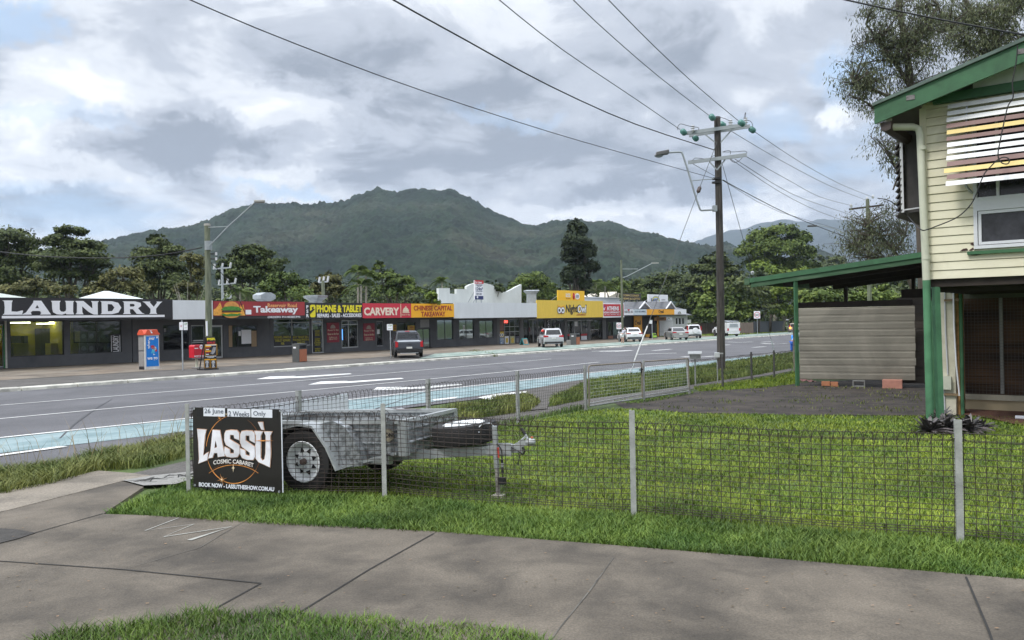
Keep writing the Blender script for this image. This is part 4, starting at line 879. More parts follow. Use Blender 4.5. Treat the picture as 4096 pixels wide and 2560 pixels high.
# striped louvre awning
AW = []
rows = [(kA, 725, 775, 'w'), (kA, 800, 850, 'w'), (kA, 870, 920, 'w'), (kA, 940, 990, 'b'), (kA, 1010, 1060, 'y'), (kA, 1085, 1130, 'b'), (kA, 1150, 1200, 'w'), (kA, 1225, 1275, 'w'), (kA, 1297, 1347, 'w'), (kA, 1362, 1415, 'b'), (kA, 1435, 1487, 'y'), (kB, 135, 187, 'b'), (kB, 207, 260, 'w')]
SM = {'w': mat('slat_white', (.66, .67, .68), .45, var=.08, blot=(1.5, .85, 1.03, .3, .5)), 'b': mat('slat_brown', (.16, .075, .065), .5, var=.08), 'y': mat('slat_yellow', (.66, .50, .16), .5, var=.05)}
aw = thing('louvre_awning', 'white, brown and yellow slatted awning over the upstairs window', 'awning', HF.w(wx0, -.02, wt-.6), HF.a)
oz = wt-.6; X0s = HF.hit(*kA(812, 1200), -.32)[0]-wx0
for i, (kk, a, b, c) in enumerate(rows):
    yy = -.12-.24*i/12; t_ = HF.hit(*kk(815, a), yy)[1]-oz; u_ = HF.hit(*kk(815, b+9), yy)[1]-oz; ex = -.04 if i == 10 else 0
    MB().prismx([(yy+.05, t_), (yy-.02, t_-.012), (yy-.05, u_), (yy-.038, u_), (yy-.01, t_-.03), (yy+.05, t_-.014)], X0s+ex+random.uniform(-.01, .01), wx1-wx0+.35).build('slat', SM[c], aw)
for xk in (.25, 1.1, 2.2):
    MB().bar((X0s+xk, -.09, HF.hit(*kA(815, 740), -.1)[1]-oz), (X0s+xk, -.30, HF.hit(*kB(815, 300), -.3)[1]-oz), .025, .05, (0, 1, 0)).build('bracket', SIL, aw)
    MB().bar((X0s+xk, -.30, HF.hit(*kB(815, 290), -.3)[1]-oz), (X0s+xk+.03, -.0, HF.hit(*kB(815, 370), -.0)[1]-oz), .025, .03).build('stay', SIL, aw)
# gable: barge boards, roof, gutter
yB = -.5; p0 = HF.hit(*kA(2, 745), yB); p1 = HF.hit(*kA(1680, 22), yB); q0 = HF.hit(*kA(2, 942), yB)
sl = (p1[1]-p0[1])/(p1[0]-p0[0]); XR = xw/2; hB_ = p0[1]-q0[1]; zr = p0[1]+sl*(XR-p0[0])
XE = 2*XR-p0[0]
for a, b in (((p0[0], p0[1]), (XR, zr)), ((XE, p0[1]), (XR, zr))):
    MB().prism([a, b, (b[0], b[1]-hB_), (a[0], a[1]-hB_)], yB, yB+.045).build('barge_board', GREENP, HW)
RFG = mat('mossy_roof_sheet', (.10, .14, .12), .8, var=.4, scale=3)
MB().prism([(p0[0]-.02, p0[1]+.002), (XR, zr+.004), (XE+.02, p0[1]+.002), (XE+.02, p0[1]+.05), (XR, zr+.06), (p0[0]-.02, p0[1]+.05)], yB-.04, 9.6).build('roof', RFG, HW)
zs = lambda x: p0[1]+sl*(x-p0[0])
MB().prism([(-.02, zs(-.02)-.13), (-.02, zs(-.02)-.05), (XR, zr-.05), (XR, zr-.13)], yB+.046, -.03).build('gable_soffit', WOODD, HW)
MB().prism([(p0[0]+.06, zs(p0[0]+.06)-.16), (p0[0]+.06, zs(p0[0])-.02), (-.0, zs(0)-.04), (0., zs(0)-.2)], yB+.046, 9).build('eave_soffit', mat('eave_grey', (.11, .1, .09), .8), HW)
a = HF.hit(*kA(1110, 470), -.08); b = HF.hit(*kA(1110, 550), -.08); 
MB().prism([(b[0], b[1]), (b[0], a[1]+.03), (XR, zr-.28), (XR, b[1])], -.09, -.03).build('gable_panel', mat('gable_white', (.5, .55, .5), .7), HW)
c = HF.hit(*kA(900, 655), -.12); d = HF.hit(*kA(1110, 600), -.12)
MB().box(c[0]-.3, xw, -.13, -.03, b[1]-.14, b[1]-.002).build('gable_rail', GREENP, HW)
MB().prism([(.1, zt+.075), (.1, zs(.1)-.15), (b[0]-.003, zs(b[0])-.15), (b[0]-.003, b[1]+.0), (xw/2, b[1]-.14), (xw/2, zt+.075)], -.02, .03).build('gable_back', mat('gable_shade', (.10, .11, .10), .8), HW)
for X, Y in ((410, 645), (1660, 125)):
    e = HF.hit(*kA(X, Y), yB); MB().box(e[0]-.06, e[0]+.06, yB-.01, yB-.001, e[1]-.035, e[1]+.035).build('nail_plate', mat('rusty_plate', (.14, .13, .13), .6, var=.5, scale=20), HW)
g = HF.hit(*kA(150, 965), -.42); gx = g[0]
MB().prism([(gx-.1, g[1]+.07), (gx-.09, g[1]-.05), (gx-.02, g[1]-.075), (gx+.05, g[1]-.05), (gx+.06, g[1]+.07)], -.44, 9.2).build('gutter', mat('gutter_brown', (.05, .035, .03), .6), HW)
PIP = mat('cream_pipe', (.52, .53, .42), .5, var=.08, scale=3)
e0 = HF.hit(*kA(165, 975), -.3); e1 = HF.hit(*kA(500, 965), -.09); b1 = HF.hit(*kB(588, 1318), -.09)
MB().tube([HFp for HFp in [(e0[0], -.3, e0[1]+.12), (e0[0], -.3, e0[1]), (e1[0]-.08, -.11, e1[1]), (e1[0], -.09, e1[1]-.04), (e1[0]+.02, -.09, e1[1]-.15), (b1[0], -.09, b1[1])]], .056, 12).build('downpipe', PIP, HW, smooth=True, auto=50)
for zz_ in (e1[1]-.35, b1[1]+.35): MB().lathe([(.062, -.03), (.062, .03)], (b1[0]-.02 if zz_ > 3 else b1[0], -.09, zz_), n=14).build('pipe_collar', PIP, HW)
MB().tube([(b1[0], -.09, b1[1]), (b1[0]+.01, -.09, 0)], .057, 12).build('green_pipe', GREENL, HW, smooth=True, auto=50)
MB().tube([(b1[0]+.1, .06, zb-.12), (b1[0]+.12, .1, 0)], .06, 4).build('post', GREENL, HW)
def grd(px, py): q = gp(px, py); u = hl(q); return u[0], u[1], q.z-HF.O.z
x, y, z = grd(935, 410); MB().tube([(x, y, z-.05), (x, y, zb-.3)], .055, 12).build('post', GREENP, HW, smooth=True, auto=50)
x, y, z = grd(962, 414.8); MB().tube([(x, y, z-.05), (x, y, zb-.1)], .045, 12).build('post', GREENL, HW, smooth=True, auto=50)
# brick pier with meter box, lower room
PX, PY, PZ = grd(948.5, 415); ca = [HF.hit(*kC(X, 700), PY)[0] for X in (425, 578, 600)]; ztp = HF.hit(*kC(480, 118), PY)[1]
PIER = mat('painted_pier', (.50, .47, .36), .85, var=.15, scale=5, bump=.004, col2=(.58, .56, .45))
MB().box(ca[0], ca[1], PY, PY+.7, PZ-.1, ztp).build('brick_pier', PIER, HW)
MB().box(ca[1]+.003, ca[1]+.05, PY+.1, PY+.6, PZ-.1, ztp-.1).build('raw_brick_edge', mat('raw_brick', (.35, .2, .08), .9, var=.4, scale=12), HW)
def cp(X, Y, y): q = HF.hit(*kC(X, Y), y); return (q[0], y, q[1])
CND = mat('grey_conduit', (.45, .46, .48), .5)
MB().tube([cp(485, 120, PY-.02), cp(495, 560, PY-.02), cp(515, 930, PY-.02)], .014, 8).build('conduit', CND, HW); MB().tube([cp(480, 1060, PY-.02), cp(490, 1285, PY-.02)], .014, 8).build('conduit', CND, HW)
r = H_(kC, 452, 942, 548, 1052, PY); q = MB().box(r[0], r[1], PY-.09, PY-.001, r[2], r[3]).build('meter_box', mat('meter_grey', (.4, .41, .33), .5), HW, bevel=.01); MB().box(r[0]-.0, r[1]+.01, PY-.1, PY-.092, r[2]-.015, r[3]).build('lid', mat('meter_lid', (.46, .47, .39), .5), q)
for Y in (268, 1107): e = cp(548, Y, PY-.03); MB().box(e[0]-.12, e[0]+.12, PY-.05, PY-.02, e[2]-.02, e[2]+.02).build('pipe_bracket', mat('bracket_wood', (.2, .14, .08), .8), HW)
MB().tube([cp(563, 120, PY-.06), cp(570, 500, PY-.06), cp(590, 850, PY-.06), cp(618, 1120, PY-.06)], .014, 8).build('waste_pipe', WFR, HW)
LX, LY, LZ = grd(1000, 412); LW = MB(); r = H_(kC, 655, 1088, 1700, 1255, LY); x1_ = xw-.3; rw = H_(kC, 655, 248, 1700, 1062, LY)
zl0 = PZ-.1; zL = HF.hit(*kC(665, 1250), LY)[1]; xl = r[0]-.1
SILL = HF.hit(*kC(665, 1090), LY)[1]; WTOP = HF.hit(*kC(665, 256), LY)[1]
LW.box(xl, x1_, LY, LY+.2, zL-.25, SILL-.05); LW.box(xl, xl+.08, LY, LY+.2, SILL-.05, zb-.3); LW.build('lower_wall', mat('lower_cream', (.50, .42, .27), .8, var=.12, scale=2), HW)
MB().box(xl, x1_, LY-.06, LY+.0, SILL-.12, SILL-.02).build('lower_sill', mat('lower_sill', (.45, .42, .33), .8, var=.15, scale=6), HW)
MB().box(xl, x1_, LY+.02, LY+.1, WTOP, zb-.13).build('lintel_panel', mat('olive_panel', (.13, .14, .10), .8), HW)
SH = mat('brown_shutter', (.06, .03, .018), .8, var=.4, scale=.9, col2=(.16, .085, .045), thr=(.4, .7), stretch=(.4, 1, 3))
mb = MB(); n = 12; zz0 = SILL
for i in range(n):
    a = zz0+(WTOP-zz0)*i/n; b = zz0+(WTOP-zz0)*(i+1)/n; mb.box(xl+.08, x1_, LY+.2+.02*(i % 2), LY+.25, a+.008, b)
mb.box(xl+.08, x1_, LY+.252, LY+.27, SILL-.05, WTOP+.05); mb.build('timber_shutter', SH, HW)  # includes a sheet added behind the slats to stop light showing through
e = HF.hit(*kC(985, 600), LY)[0]; MB().box(e-.025, e+.03, LY+.03, LY+.09, SILL, WTOP).build('window_mullion', mat('alu_old', (.35, .35, .33), .5), HW)
mb = MB()
for x in np.arange(xl+.02, 4.6, .058): mb.box(x, x+.004, LY-.03, LY-.026, SILL-.02, zb-.16)
for z in np.arange(SILL, zb-.16, .058): mb.box(xl+.02, 4.6, LY-.035, LY-.031, z, z+.004)
mb.build('security_mesh', mat('mesh_grey', (.14, .13, .12), .7), HW)
# black cable looping over the front
yc = -.62
def hp(k, X, Y, y=yc): q = HF.hit(*k(X, Y), y); return HF.w(q[0], y, q[1])
def curve_pts(P, n=4):
    P = [Vector(p) for p in P]; Q = []
    for i in range(len(P)-1):
        a, b, c, d = P[max(i-1, 0)], P[i], P[i+1], P[min(i+2, len(P)-1)]
        for k in range(n):
            t = k/n; Q.append(.5*((2*b)+(c-a)*t+(2*a-5*b+4*c-d)*t*t+(3*b-a-3*c+d)*t**3))
    return Q+[P[-1]]
RUB = mat('black_rubber', (.012, .012, .013), .6)
pts = [hp(kA, *q) for q in ((1610, 60), (1590, 260), (1550, 480), (1558, 640), (1500, 740), (1450, 950), (1415, 1120), (1388, 1290), (1430, 1375), (1500, 1385), (1512, 1335), (1455, 1312), (1380, 1345), (1300, 1425))]+[hp(kB, *q) for q in ((1240, 120), (1190, 230), (1110, 430), (1000, 560), (880, 640), (680, 720), (590, 752), (510, 740))]+[hp(kB, *q, 1.2) for q in ((330, 550), (180, 430), (40, 400))]
w_ = MB().tube(curve_pts(pts), .009, 5).build('cable', RUB); tag(w_, 'thin black cable looping down the front of the cream house', 'cable')
# side awning of dark slats
sw = thing('side_awning', 'grey slatted awning hanging off the left side of the cream house', 'awning', HF.w(-.62, .8, zb), HF.a)
ya = .8; t0 = HF.hit(*kA(300, 1020), ya); t1 = HF.hit(*kB(322, 560), ya)
MB().bar((t0[0]+.62, 0, t0[1]-zb), (t1[0]+.62, 0, t1[1]-zb), .045, .02, (0, 1, 0)).build('side_strip', WFR, sw)
SLD = mat('slat_dark', (.06, .055, .055), .7, var=.2)
for i in range(14):
    u = i/13; x = t0[0]+(t1[0]-t0[0])*u+.62; z = t0[1]+(t1[1]-t0[1])*u-zb
    if i in (1, 4): continue
    MB().prism([(x-.11, z-.07), (x-.02, z+.05), (x-.0, z+.05), (x-.09, z-.08)], -.02, 2.2).build('slat', SLD, sw)
MB().bar((t1[0]+.64, 0, t1[1]-zb+.04), (.6, 0, t1[1]-zb+.07), .02, .02).build('stay', WFR, sw)
MB().bar((t0[0]+.62, 2.15, t0[1]-zb), (t1[0]+.62, 2.15, t1[1]-zb), .045, .02, (0, 1, 0)).build('side_strip', WFR, sw)
MB().box(t0[0]+.66, .6, .1, .12, t1[1]-zb, t0[1]-zb).build('back_sheet', SLD, sw)
# ---- carport
CY = 8.3; a0 = HF.hit(*kD(0, 308), CY); a1 = HF.hit(*kD(1285, 112), CY); b0 = HF.hit(*kD(0, 378), CY); s2 = (a1[1]-a0[1])/(a1[0]-a0[0]); hh = a0[1]-b0[1]
CPX = HF.w(a0[0]+.6, CY, 0); xr = a1[0]+1.8
cp_ = thing('carport', 'open carport with a sloping green-edged roof beside the cream house', 'carport', (CPX.x, CPX.y, HF.O.z), HF.a)
ox = a0[0]+.6; zf = lambda x: a0[1]+s2*(x+ox-a0[0])
GW = mat('weathered_green', (.05, .13, .06), .8, var=.3, scale=2, stretch=(.5, 1, 4), col2=(.12, .17, .11), thr=(.5, .8))
x0, x1 = -.6, xr-ox
MB().prism([(x0, zf(x0)), (x1, zf(x1)), (x1, zf(x1)-hh*.5), (x0, zf(x0)-hh*.5)], -.03, .02).build('fascia', GREENP, cp_)
MB().prism([(x0+.02, zf(x0)-hh*.5-.004), (x1, zf(x1)-hh*.5-.004), (x1, zf(x1)-hh), (x0+.02, zf(x0)-hh)], 0, .05).build('barge_board', GW, cp_)
MB().prism([(x0-.15, zf(x0-.15)-.05), (x1, zf(x1)-.05), (x1, zf(x1)+.01), (x0-.15, zf(x0-.15)+.01)], .021, 5.2).build('roof', mat('dark_roof', (.05, .045, .04), .8), cp_)  # near-black brown over the whole roof sheet
MB().prism([(x0-.17, zf(x0)-.18), (x0-.17, zf(x0)), (x0-.02, zf(x0)), (x0-.02, zf(x0)-.18)], .0, 5.2).build('gutter', GW, cp_)
for y in (.4, 2.6, 4.9): MB().prism([(.2, zf(.2)-.35), (.2, zf(.2)-.06), (x1, zf(x1)-.06), (x1, zf(x1)-.35)], y, y+.06).build('beam', WOODD, cp_)
def cpost(px, py, zt_): 
    x, y, z = grd(px, py); x -= ox; y -= CY; MB().tube([(x, y, z-.1), (x, y, zf(x)-.2)], .06, 4).build('post', GREENP if py < 390 else GREENP, cp_)
cpost(797.5, 386, 0)
for x, y in ((.6, 4.9), (2.6, 4.9), (4.6, 4.9)): q = HF.w(x+ox, y+CY); MB().box(x-.05, x+.05, y-.05, y+.05, G(q.x, q.y)-HF.O.z-.1, zf(x)-.3).build('post', WOODD, cp_)
q = HF.w(ox+1, CY+5)
x_, z_ = HF.hit(*kD(1142, 392), CY+1.6); x2_, z2_ = HF.hit(*kD(1142, 470), CY+1.6); MB().box(x_-ox, x_-ox+2.2, 1.6, 1.65, z2_-.1, z_).build('shade_panel', WOODD, cp_)  # added dark panel standing in for the shade inside the carport
MB().box(.3, 3.4, .96, 1.0, HF.hit(*kD(600, 528), CY+1)[1], HF.hit(*kD(600, 486), CY+1)[1]).build('dark_band', WOODD, cp_)  # dark band added to deepen the shade between roof and sheets
MB().box(.3, 2.8, 4.96, 5.0, G(q.x, q.y)-HF.O.z+1.75, G(q.x, q.y)-HF.O.z+2.1).build('dark_band', WOODD, cp_)
# leaning sheets
g0, g1 = gp(799.5, 386), gp(914, 388.5); CF = Frame(g0, atan2(g1.y-g0.y, g1.x-g0.x))
SHT = mat('weathered_sheet', (.20, .185, .15), .6, blot=(.7, .72, 1.1, .35, .6), var=.1, scale=1.2, stretch=(.25, 1, 3), col2=(.26, .245, .20), metal=.2)
SHD = mat('brown_sheet', (.085, .07, .06), .6, var=.15, scale=1.2, stretch=(.3, 1, 3))
def ribbed(name, label, r, y, n, m, lean=.0):
    x0, x1, z0, z1_ = r; c = CF.w((x0+x1)/2, y, z0); o = MB(); h = (z1_-z0)/n; w = (x1-x0)/2
    for i in range(n):
        z = h*i; yy = lean*z
        o.prismx([(yy+.004, z), (yy-.016, z+.012), (yy-.016, z+h*.75), (yy-.010, z+h*.80), (yy-.012, z+h*.95), (yy-.002, z+h+.004), (yy+.012, z+h+.004), (yy+.012, z)], -w+random.uniform(-.012, .012), w+random.uniform(-.02, .02))
    ob = o.build(name, m); ob.location = c; ob.rotation_euler = (0, 0, CF.a); return tag(ob, label, 'metal sheet')
ribbed('ribbed_sheet', 'wide grey-brown ribbed metal sheet standing under the carport roof', R_(CF, kD, 372, 527, 1247, 1075), 0, 10, SHT)
ribbed('ribbed_sheet', 'darker brown ribbed sheet between the big grey one and the green house post', R_(CF, kD, 1115, 455, 1400, 1102, .5), .5, 11, SHD)
ribbed('ribbed_sheet', 'narrow pale end of a sheet just left of the carport post', R_(CF, kD, 326, 655, 352, 1010, 1.2), 1.2, 11, SHT)
BRK = mat('orange_brick', (.38, .16, .08), .9, var=.2, scale=12); BRP = mat('pink_block', (.42, .2, .15), .9, var=.15, scale=9); CBK = mat('grey_block', (.2, .2, .19), .9, var=.2, scale=9)
def block(label, X0, Y0, X1, Y1, m, y=-.05, dep=.12, g=None, hollow=False, rz=0):
    r = R_(CF, kD, X0, Y0, X1, Y1, y); p = CF.w((r[0]+r[1])/2, y, r[2]); w = (r[1]-r[0])/2; h = r[3]-r[2]; mb = MB()
    if hollow:
        mb.box(-w, w, 0, dep, 0, .03); mb.box(-w, w, 0, dep, h-.03, h); mb.box(-w, -w+.03, 0, dep, .03, h-.03); mb.box(w-.03, w, 0, dep, .03, h-.03)
    else: mb.box(-w, w, 0, dep, 0, h)
    o = mb.build('brick', m, bevel=.006); o.location = p; o.rotation_euler = (0, 0, CF.a+rz); tag(o, label, 'brick', g)
block('left one of two small orange bricks under the ribbed sheet', 540, 1088, 604, 1122, BRK, g='bricks propping the sheets')
block('right one of two small orange bricks under the ribbed sheet', 609, 1092, 665, 1127, BRK, g='bricks propping the sheets')
block('grey hollow block under the middle of the ribbed sheet', 775, 1080, 870, 1130, CBK, dep=.2, hollow=True, g='bricks propping the sheets')
block('large pink block under the right end of the ribbed sheet', 1000, 1078, 1150, 1142, BRP, y=-.3, dep=.3, g='bricks propping the sheets')
mb = MB(); c = gp(*kD(430, 1090)); P = []
for i in range(9):
    for j in range(5): P.append((-.25+.5*i/8, -.1+.2*j/4, .14*(1-i/9)*(1-abs(j-2)/3)+.03*sin(i*2+j)))
mb.add(P, [(i*5+j, (i+1)*5+j, (i+1)*5+j+1, i*5+j+1) for i in range(8) for j in range(4)])
o = mb.build('cloth_scrap', mat('pink_cloth', (.3, .16, .15), .9, var=.3, scale=8), smooth=True); o.location = c; o.rotation_euler = (0, 0, CF.a); tag(o, 'scrap of pinkish cloth at the foot of the carport post', 'cloth')
# garden bed
gpix('garden_bed', [kC(660, 1250), kC(1700, 1275), kC(1700, 1450), kC(1100, 1385), kC(900, 1335), kC(660, 1300)], .03, mat('red_soil', (.10, .042, .025), .95, var=.3, scale=5, bump=.02, bscale=30), 1.)
mb = MB(); c = gp(*kC(1180, 1340)); mb.tube([(-.1, 0, .045), (1.2, -.1, .045)], .04, 10); o = mb.build('pipe_offcut', WFR); o.location = c; o.rotation_euler = (0, 0, HF.a); tag(o, 'white pipe offcut lying on the red soil by the house wall', 'pipe')
BRO = mat('bromeliad_leaf', (.05, .06, .05), .5, var=.5, scale=3, col2=(.13, .11, .11), island=.3)
def bromeliad(px, py, R, n, label):
    c = gp(px, py); mb = MB(); rr = random.Random(px)
    for i in range(n):
        a = rr.uniform(0, 6.28); el = rr.uniform(.15, 1.35); L_ = R*rr.uniform(.6, 1.1); w = .022+R*.035; d = Vector((cos(a)*cos(el), sin(a)*cos(el), sin(el))); q = Vector((-sin(a), cos(a), 0))*w; p = Vector((rr.uniform(-.1, .1)*R, rr.uniform(-.1, .1)*R, .02)); V = []
        for k in range(5):
            u = k/4; e = p+d*L_*u-Vector((0, 0, 1))*L_*u*u*.35; ww = (.7+.6*u)*(1-u**3)+.02; V += [e-q*ww, e+q*ww+Vector((0, 0, .01))]
        mb.add(V, [(2*k, 2*k+1, 2*k+3, 2*k+2) for k in range(4)])
    o = mb.build('bromeliad', BRO, smooth=False, fix=False); o.location = c; tag(o, label, 'plant', 'bromeliads at the foot of the house posts')
bromeliad(929, 434, .42, 60, 'leftmost dark bromeliad at the foot of the green downpipe')
bromeliad(945, 433, .45, 70, 'biggest dark bromeliad between the downpipe and the fence post')
bromeliad(968, 433, .42, 60, 'dark bromeliad just right of the grey fence post')
bromeliad(979, 431, .30, 40, 'small rightmost dark bromeliad beside the red soil')
bromeliad(941, 421, .36, 50, 'dark bromeliad at the foot of the cream brick pier')
# ---------------- mesh fences ----------------
POSTM = mat('fence_post_grey', (.30, .31, .29), .85, var=.22, scale=9, bump=.003, bscale=60)
WIRE = mat('rusty_wire', (.035, .025, .02), .8, var=.3, scale=20)
GALV = mat('galvanised_tube', (.36, .37, .36), .5, metal=.5, var=.2, scale=8)
def mesh_panel(p0, p1, h, parent, inv, dx=.075, dz=.042, r=.0030, hoops=True, wob=.012, sag=.0, zlo=.02, seed=1):
    """woven wire between two ground points (world), built in the parent's space through inv"""
    rr = random.Random(seed); d = (p1-p0); L_ = sqrt(d.x**2+d.y**2); u = Vector((d.x/L_, d.y/L_, 0)); q = Vector((-u.y, u.x, 0)); mb = MB()
    ph = rr.uniform(0, 6)
    def P(x, z):
        f = sin(pi*min(max(x/L_, 0), 1)); g = p0.z+(p1.z-p0.z)*x/L_
        off = wob*(sin(x*2.3+z*4+ph)+.6*sin(x*5.1-z*7+ph*2)); return inv @ (Vector((p0.x, p0.y, 0))+u*(x+.35*wob*sin(z*9+x*3+ph))+q*off+Vector((0, 0, g+z-sag*f+wob*.35*sin(x*4+z*11+ph))))
    nx = int(L_/dx); top = h
    for i in range(nx+1):
        x = .03+i*(L_-.06)/nx; k = 5; lean = rr.uniform(-.01, .01)
        mb.tube([P(x+lean*j/k, zlo+(top-zlo)*j/k) for j in range(k+1)], r, 3, cap=False)
        if hoops: mb.tube([P(x, top-.09), P(x+dx*.25, top-.02), P(x+dx*.5, top+.012), P(x+dx*.8, top-.005), P(x+dx*.95, top-.04)], r, 3, cap=False)
    zs_ = list(np.arange(zlo+.02, top-.03, dz))+[top-.004, zlo+.045, top-.05]
    for z in zs_:
        k = max(6, int(L_/.25)); j = rr.uniform(-.004, .004)
        mb.tube([P(L_*i/k, z+j) for i in range(k+1)], r*1.05, 3, cap=False)
    return mb.build('wire_mesh', WIRE, parent, fix=False)
def post(parent, inv, p, h, w=.045, lean=(0, 0), m=None, sink=.06):
    mb = MB(); a = Vector(p); b = a+Vector((lean[0], lean[1], h)); a = a-Vector((0, 0, sink)); a, b = inv @ a, inv @ b
    mb.bar(a, b, w, .008, (0, 1, 0)); mb.bar(a+Vector((-w/2+.004, .024, 0)), b+Vector((-w/2+.004, .024, 0)), .008, .045, (0, 1, 0)); return mb.build('post', m or POSTM, parent)
PX_ = [(190.5, 493), (386, 498.6), (634.5, 518.5), (960, 544)]
FP_ = [gp(*q) for q in PX_]; FP_.append(FP_[3]+(FP_[3]-FP_[2])*1.0); FP_[4].z = G(FP_[4].x, FP_[4].y)
fa = atan2(FP_[3].y-FP_[0].y, FP_[3].x-FP_[0].x); FF = Frame(FP_[0], fa)
Fm = thing('front_fence', 'rusty wire mesh fence on grey posts running across the front of the lawn', 'fence', FP_[0], fa); inv = (Matrix.Translation(FP_[0]) @ Matrix.Rotation(fa, 4, 'Z')).inverted()
hs = [.885, .895, .90, .90, .9]
for p, h in zip(FP_, hs): post(Fm, inv, p+Vector((sin(fa), -cos(fa), 0))*.026, h, .046)
for i in range(4): mesh_panel(FP_[i], FP_[i+1], .80 if i else .82, Fm, inv, hoops=i < 3, seed=i+3, wob=.014 if i < 2 else .008, sag=.015, zlo=.05)
for p in FP_[1:4]:
    for z in (.76, .42): q = inv @ (p+Vector((0, 0, z))); MB().tube([q+Vector((-.05, -.0, .01)), q+Vector((-.02, -.02, 0)), q+Vector((.03, -.02, .0)), q+Vector((.055, 0, -.01))], .004, 5).build('tie_wire', WIRE, Fm)
# side fence
B = [(190.5, 493), (300.7, 0), (430, 0), (519.3, 423.9), (586.7, 410.5), (690.5, 394.2), (723.5, 387.6), (752.5, 381.5), (775, 378), (795.8, 373)]
S0, S3 = gp(*B[0]), gp(*B[3]); ff = Frame(S0, atan2(S3.y-S0.y, S3.x-S0.x)); SP = []
for i, q in enumerate(B):
    if q[1] == 0:
        p = ff.w(ff.hit(q[0], 440 if i == 1 else 425, 0)[0], 0); p.z = G(p.x, p.y); SP.append(p)
    else: SP.append(gp(*q))
sf_ = thing('side_fence', 'wire mesh fence with galvanised posts along the footpath side of the lawn', 'fence', S0, ff.a); inv2 = (Matrix.Translation(S0) @ Matrix.Rotation(ff.a, 4, 'Z')).inverted()
for i, p in enumerate(SP):
    if i: post(sf_, inv2, p, .9, .05, m=GALV if i < 6 else mat('dark_post', (.07, .07, .07), .8, var=.2), lean=((.0, 0) if i != 5 else (-.06, 0)))
for i in range(9):
    if i != 4: mesh_panel(SP[i], SP[i+1], .83, sf_, inv2, dx=.08, dz=.05 if i < 5 else .06, r=.0021, seed=20+i, wob=.014, zlo=.04)
# double gate
ga, gb = SP[4], SP[5]; gd = (gb-ga); gL = sqrt(gd.x**2+gd.y**2); GF = Frame(ga, atan2(gd.y, gd.x)); gt_ = thing('double_gate', 'pair of low galvanised tube and wire gates in the side fence', 'gate', ga, GF.a)
RUSTT = mat('rusty_tube', (.25, .215, .17), .7, metal=.3, var=.25, scale=9)
xm = GF.hit(642.5, 385, 0)[0]; gz = gb.z-ga.z; zb_ = lambda x: gz*x/gL+.08; WG = mat('gate_wire', (.33, .35, .33), .5, metal=.4)
for a, b, hh_ in ((.10, xm-.03, .80), (xm+.04, gL-.08, .80)):
    lf = MB().tube([(a, 0, zb_(a)), (a, 0, zb_(a)+hh_-.06), (a+.02, 0, zb_(a)+hh_-.015), (a+.07, 0, zb_(a)+hh_)]+[(x, 0, zb_(x)+hh_) for x in (b-.07,)]+[(b-.02, 0, zb_(b)+hh_-.015), (b, 0, zb_(b)+hh_-.06), (b, 0, zb_(b))], .015, 8).build('gate_frame', RUSTT, gt_, smooth=True, auto=40)
    MB().tube([(a, 0, zb_(a)), (b, 0, zb_(b))], .019, 8).build('lower_rail', GALV, gt_); MB().tube([(a, 0, zb_(a)+.05), (b, 0, zb_(b)+.09)], .012, 6).build('lower_rail', GALV, gt_)
    mb = MB()
    for k in range(11): z = .06+k*(hh_-.12)/10; mb.tube([(a, .0, zb_(a)+z), ((a+b)/2, .01, zb_((a+b)/2)+z), (b, 0, zb_(b)+z)], .0028, 3)
    for k in range(int((b-a)/.11)): x = a+.06+k*.11; mb.tube([(x, 0, zb_(x)), (x, 0, zb_(x)+hh_)], .0022, 3)
    mb.build('gate_wires', WG, gt_)
MB().tube([(xm+.03, -.02, zb_(xm)-.04), (xm+.03, -.02, zb_(xm)+.84)], .022, 8).build('centre_post', GALV, gt_)
mb = MB(); mb.box(xm-.16, xm-.02, -.03, .0, zb_(xm)+.62, zb_(xm)+.64); mb.box(xm-.10, xm-.07, -.04, -.01, zb_(xm)+.56, zb_(xm)+.68); mb.tube([(xm-.08, -.03, zb_(xm)+.55), (xm-.06, -.03, zb_(xm)+.48), (xm-.1, -.03, zb_(xm)+.5)], .007, 5); mb.build('latch', DKF, gt_)
# cable ties hanging on the side fence
# ---------------- banners ----------------
kG = lambda X, Y: (180+X/13.74, 395+Y/13.74); yb = -.045
bl = FF.hit(*kG(188, 1267), yb); br = FF.hit(*kG(1397, 1350), yb); tl = FF.hit(*kG(174, 170), yb); tr = FF.hit(*kG(1398, 196), yb); bp = FF.w(bl[0], yb, bl[1])
bn = thing('show_banner', 'black cabaret banner tied to the left end of the front mesh fence', 'banner', bp, fa)
o0, oz = bl[0], bl[1]
def bq(X, Y, y=0): q = FF.hit(*kG(X, Y), yb+y); return (q[0]-o0, y, q[1]-oz)
BNM = mat('banner_black', (.016, .014, .013), .38, var=.25, scale=2.5, bump=.006, bscale=3)
nU, nV = 14, 12; V = []
for s_ in (0, .004):
    for i in range(nU+1):
        for j in range(nV+1):
            u, v = i/nU, j/nV; a = Vector((tl[0], tl[1])).lerp(Vector((tr[0], tr[1])), u); b = Vector((bl[0], bl[1])).lerp(Vector((br[0], br[1])), u); p = b.lerp(a, v); V.append((p.x-o0, s_, p.y-oz))
k = (nU+1)*(nV+1); ix = lambda i, j: i*(nV+1)+j
Fc = [(ix(i, j), ix(i+1, j), ix(i+1, j+1), ix(i, j+1)) for i in range(nU) for j in range(nV)]; Fc += [tuple(k+q for q in f[::-1]) for f in Fc]
rim = [ix(i, 0) for i in range(nU)]+[ix(nU, j) for j in range(nV)]+[ix(i, nV) for i in range(nU, 0, -1)]+[ix(0, j) for j in range(nV, 0, -1)]
Fc += [(rim[i], rim[i]+k, rim[(i+1) % len(rim)]+k, rim[(i+1) % len(rim)]) for i in range(len(rim))]
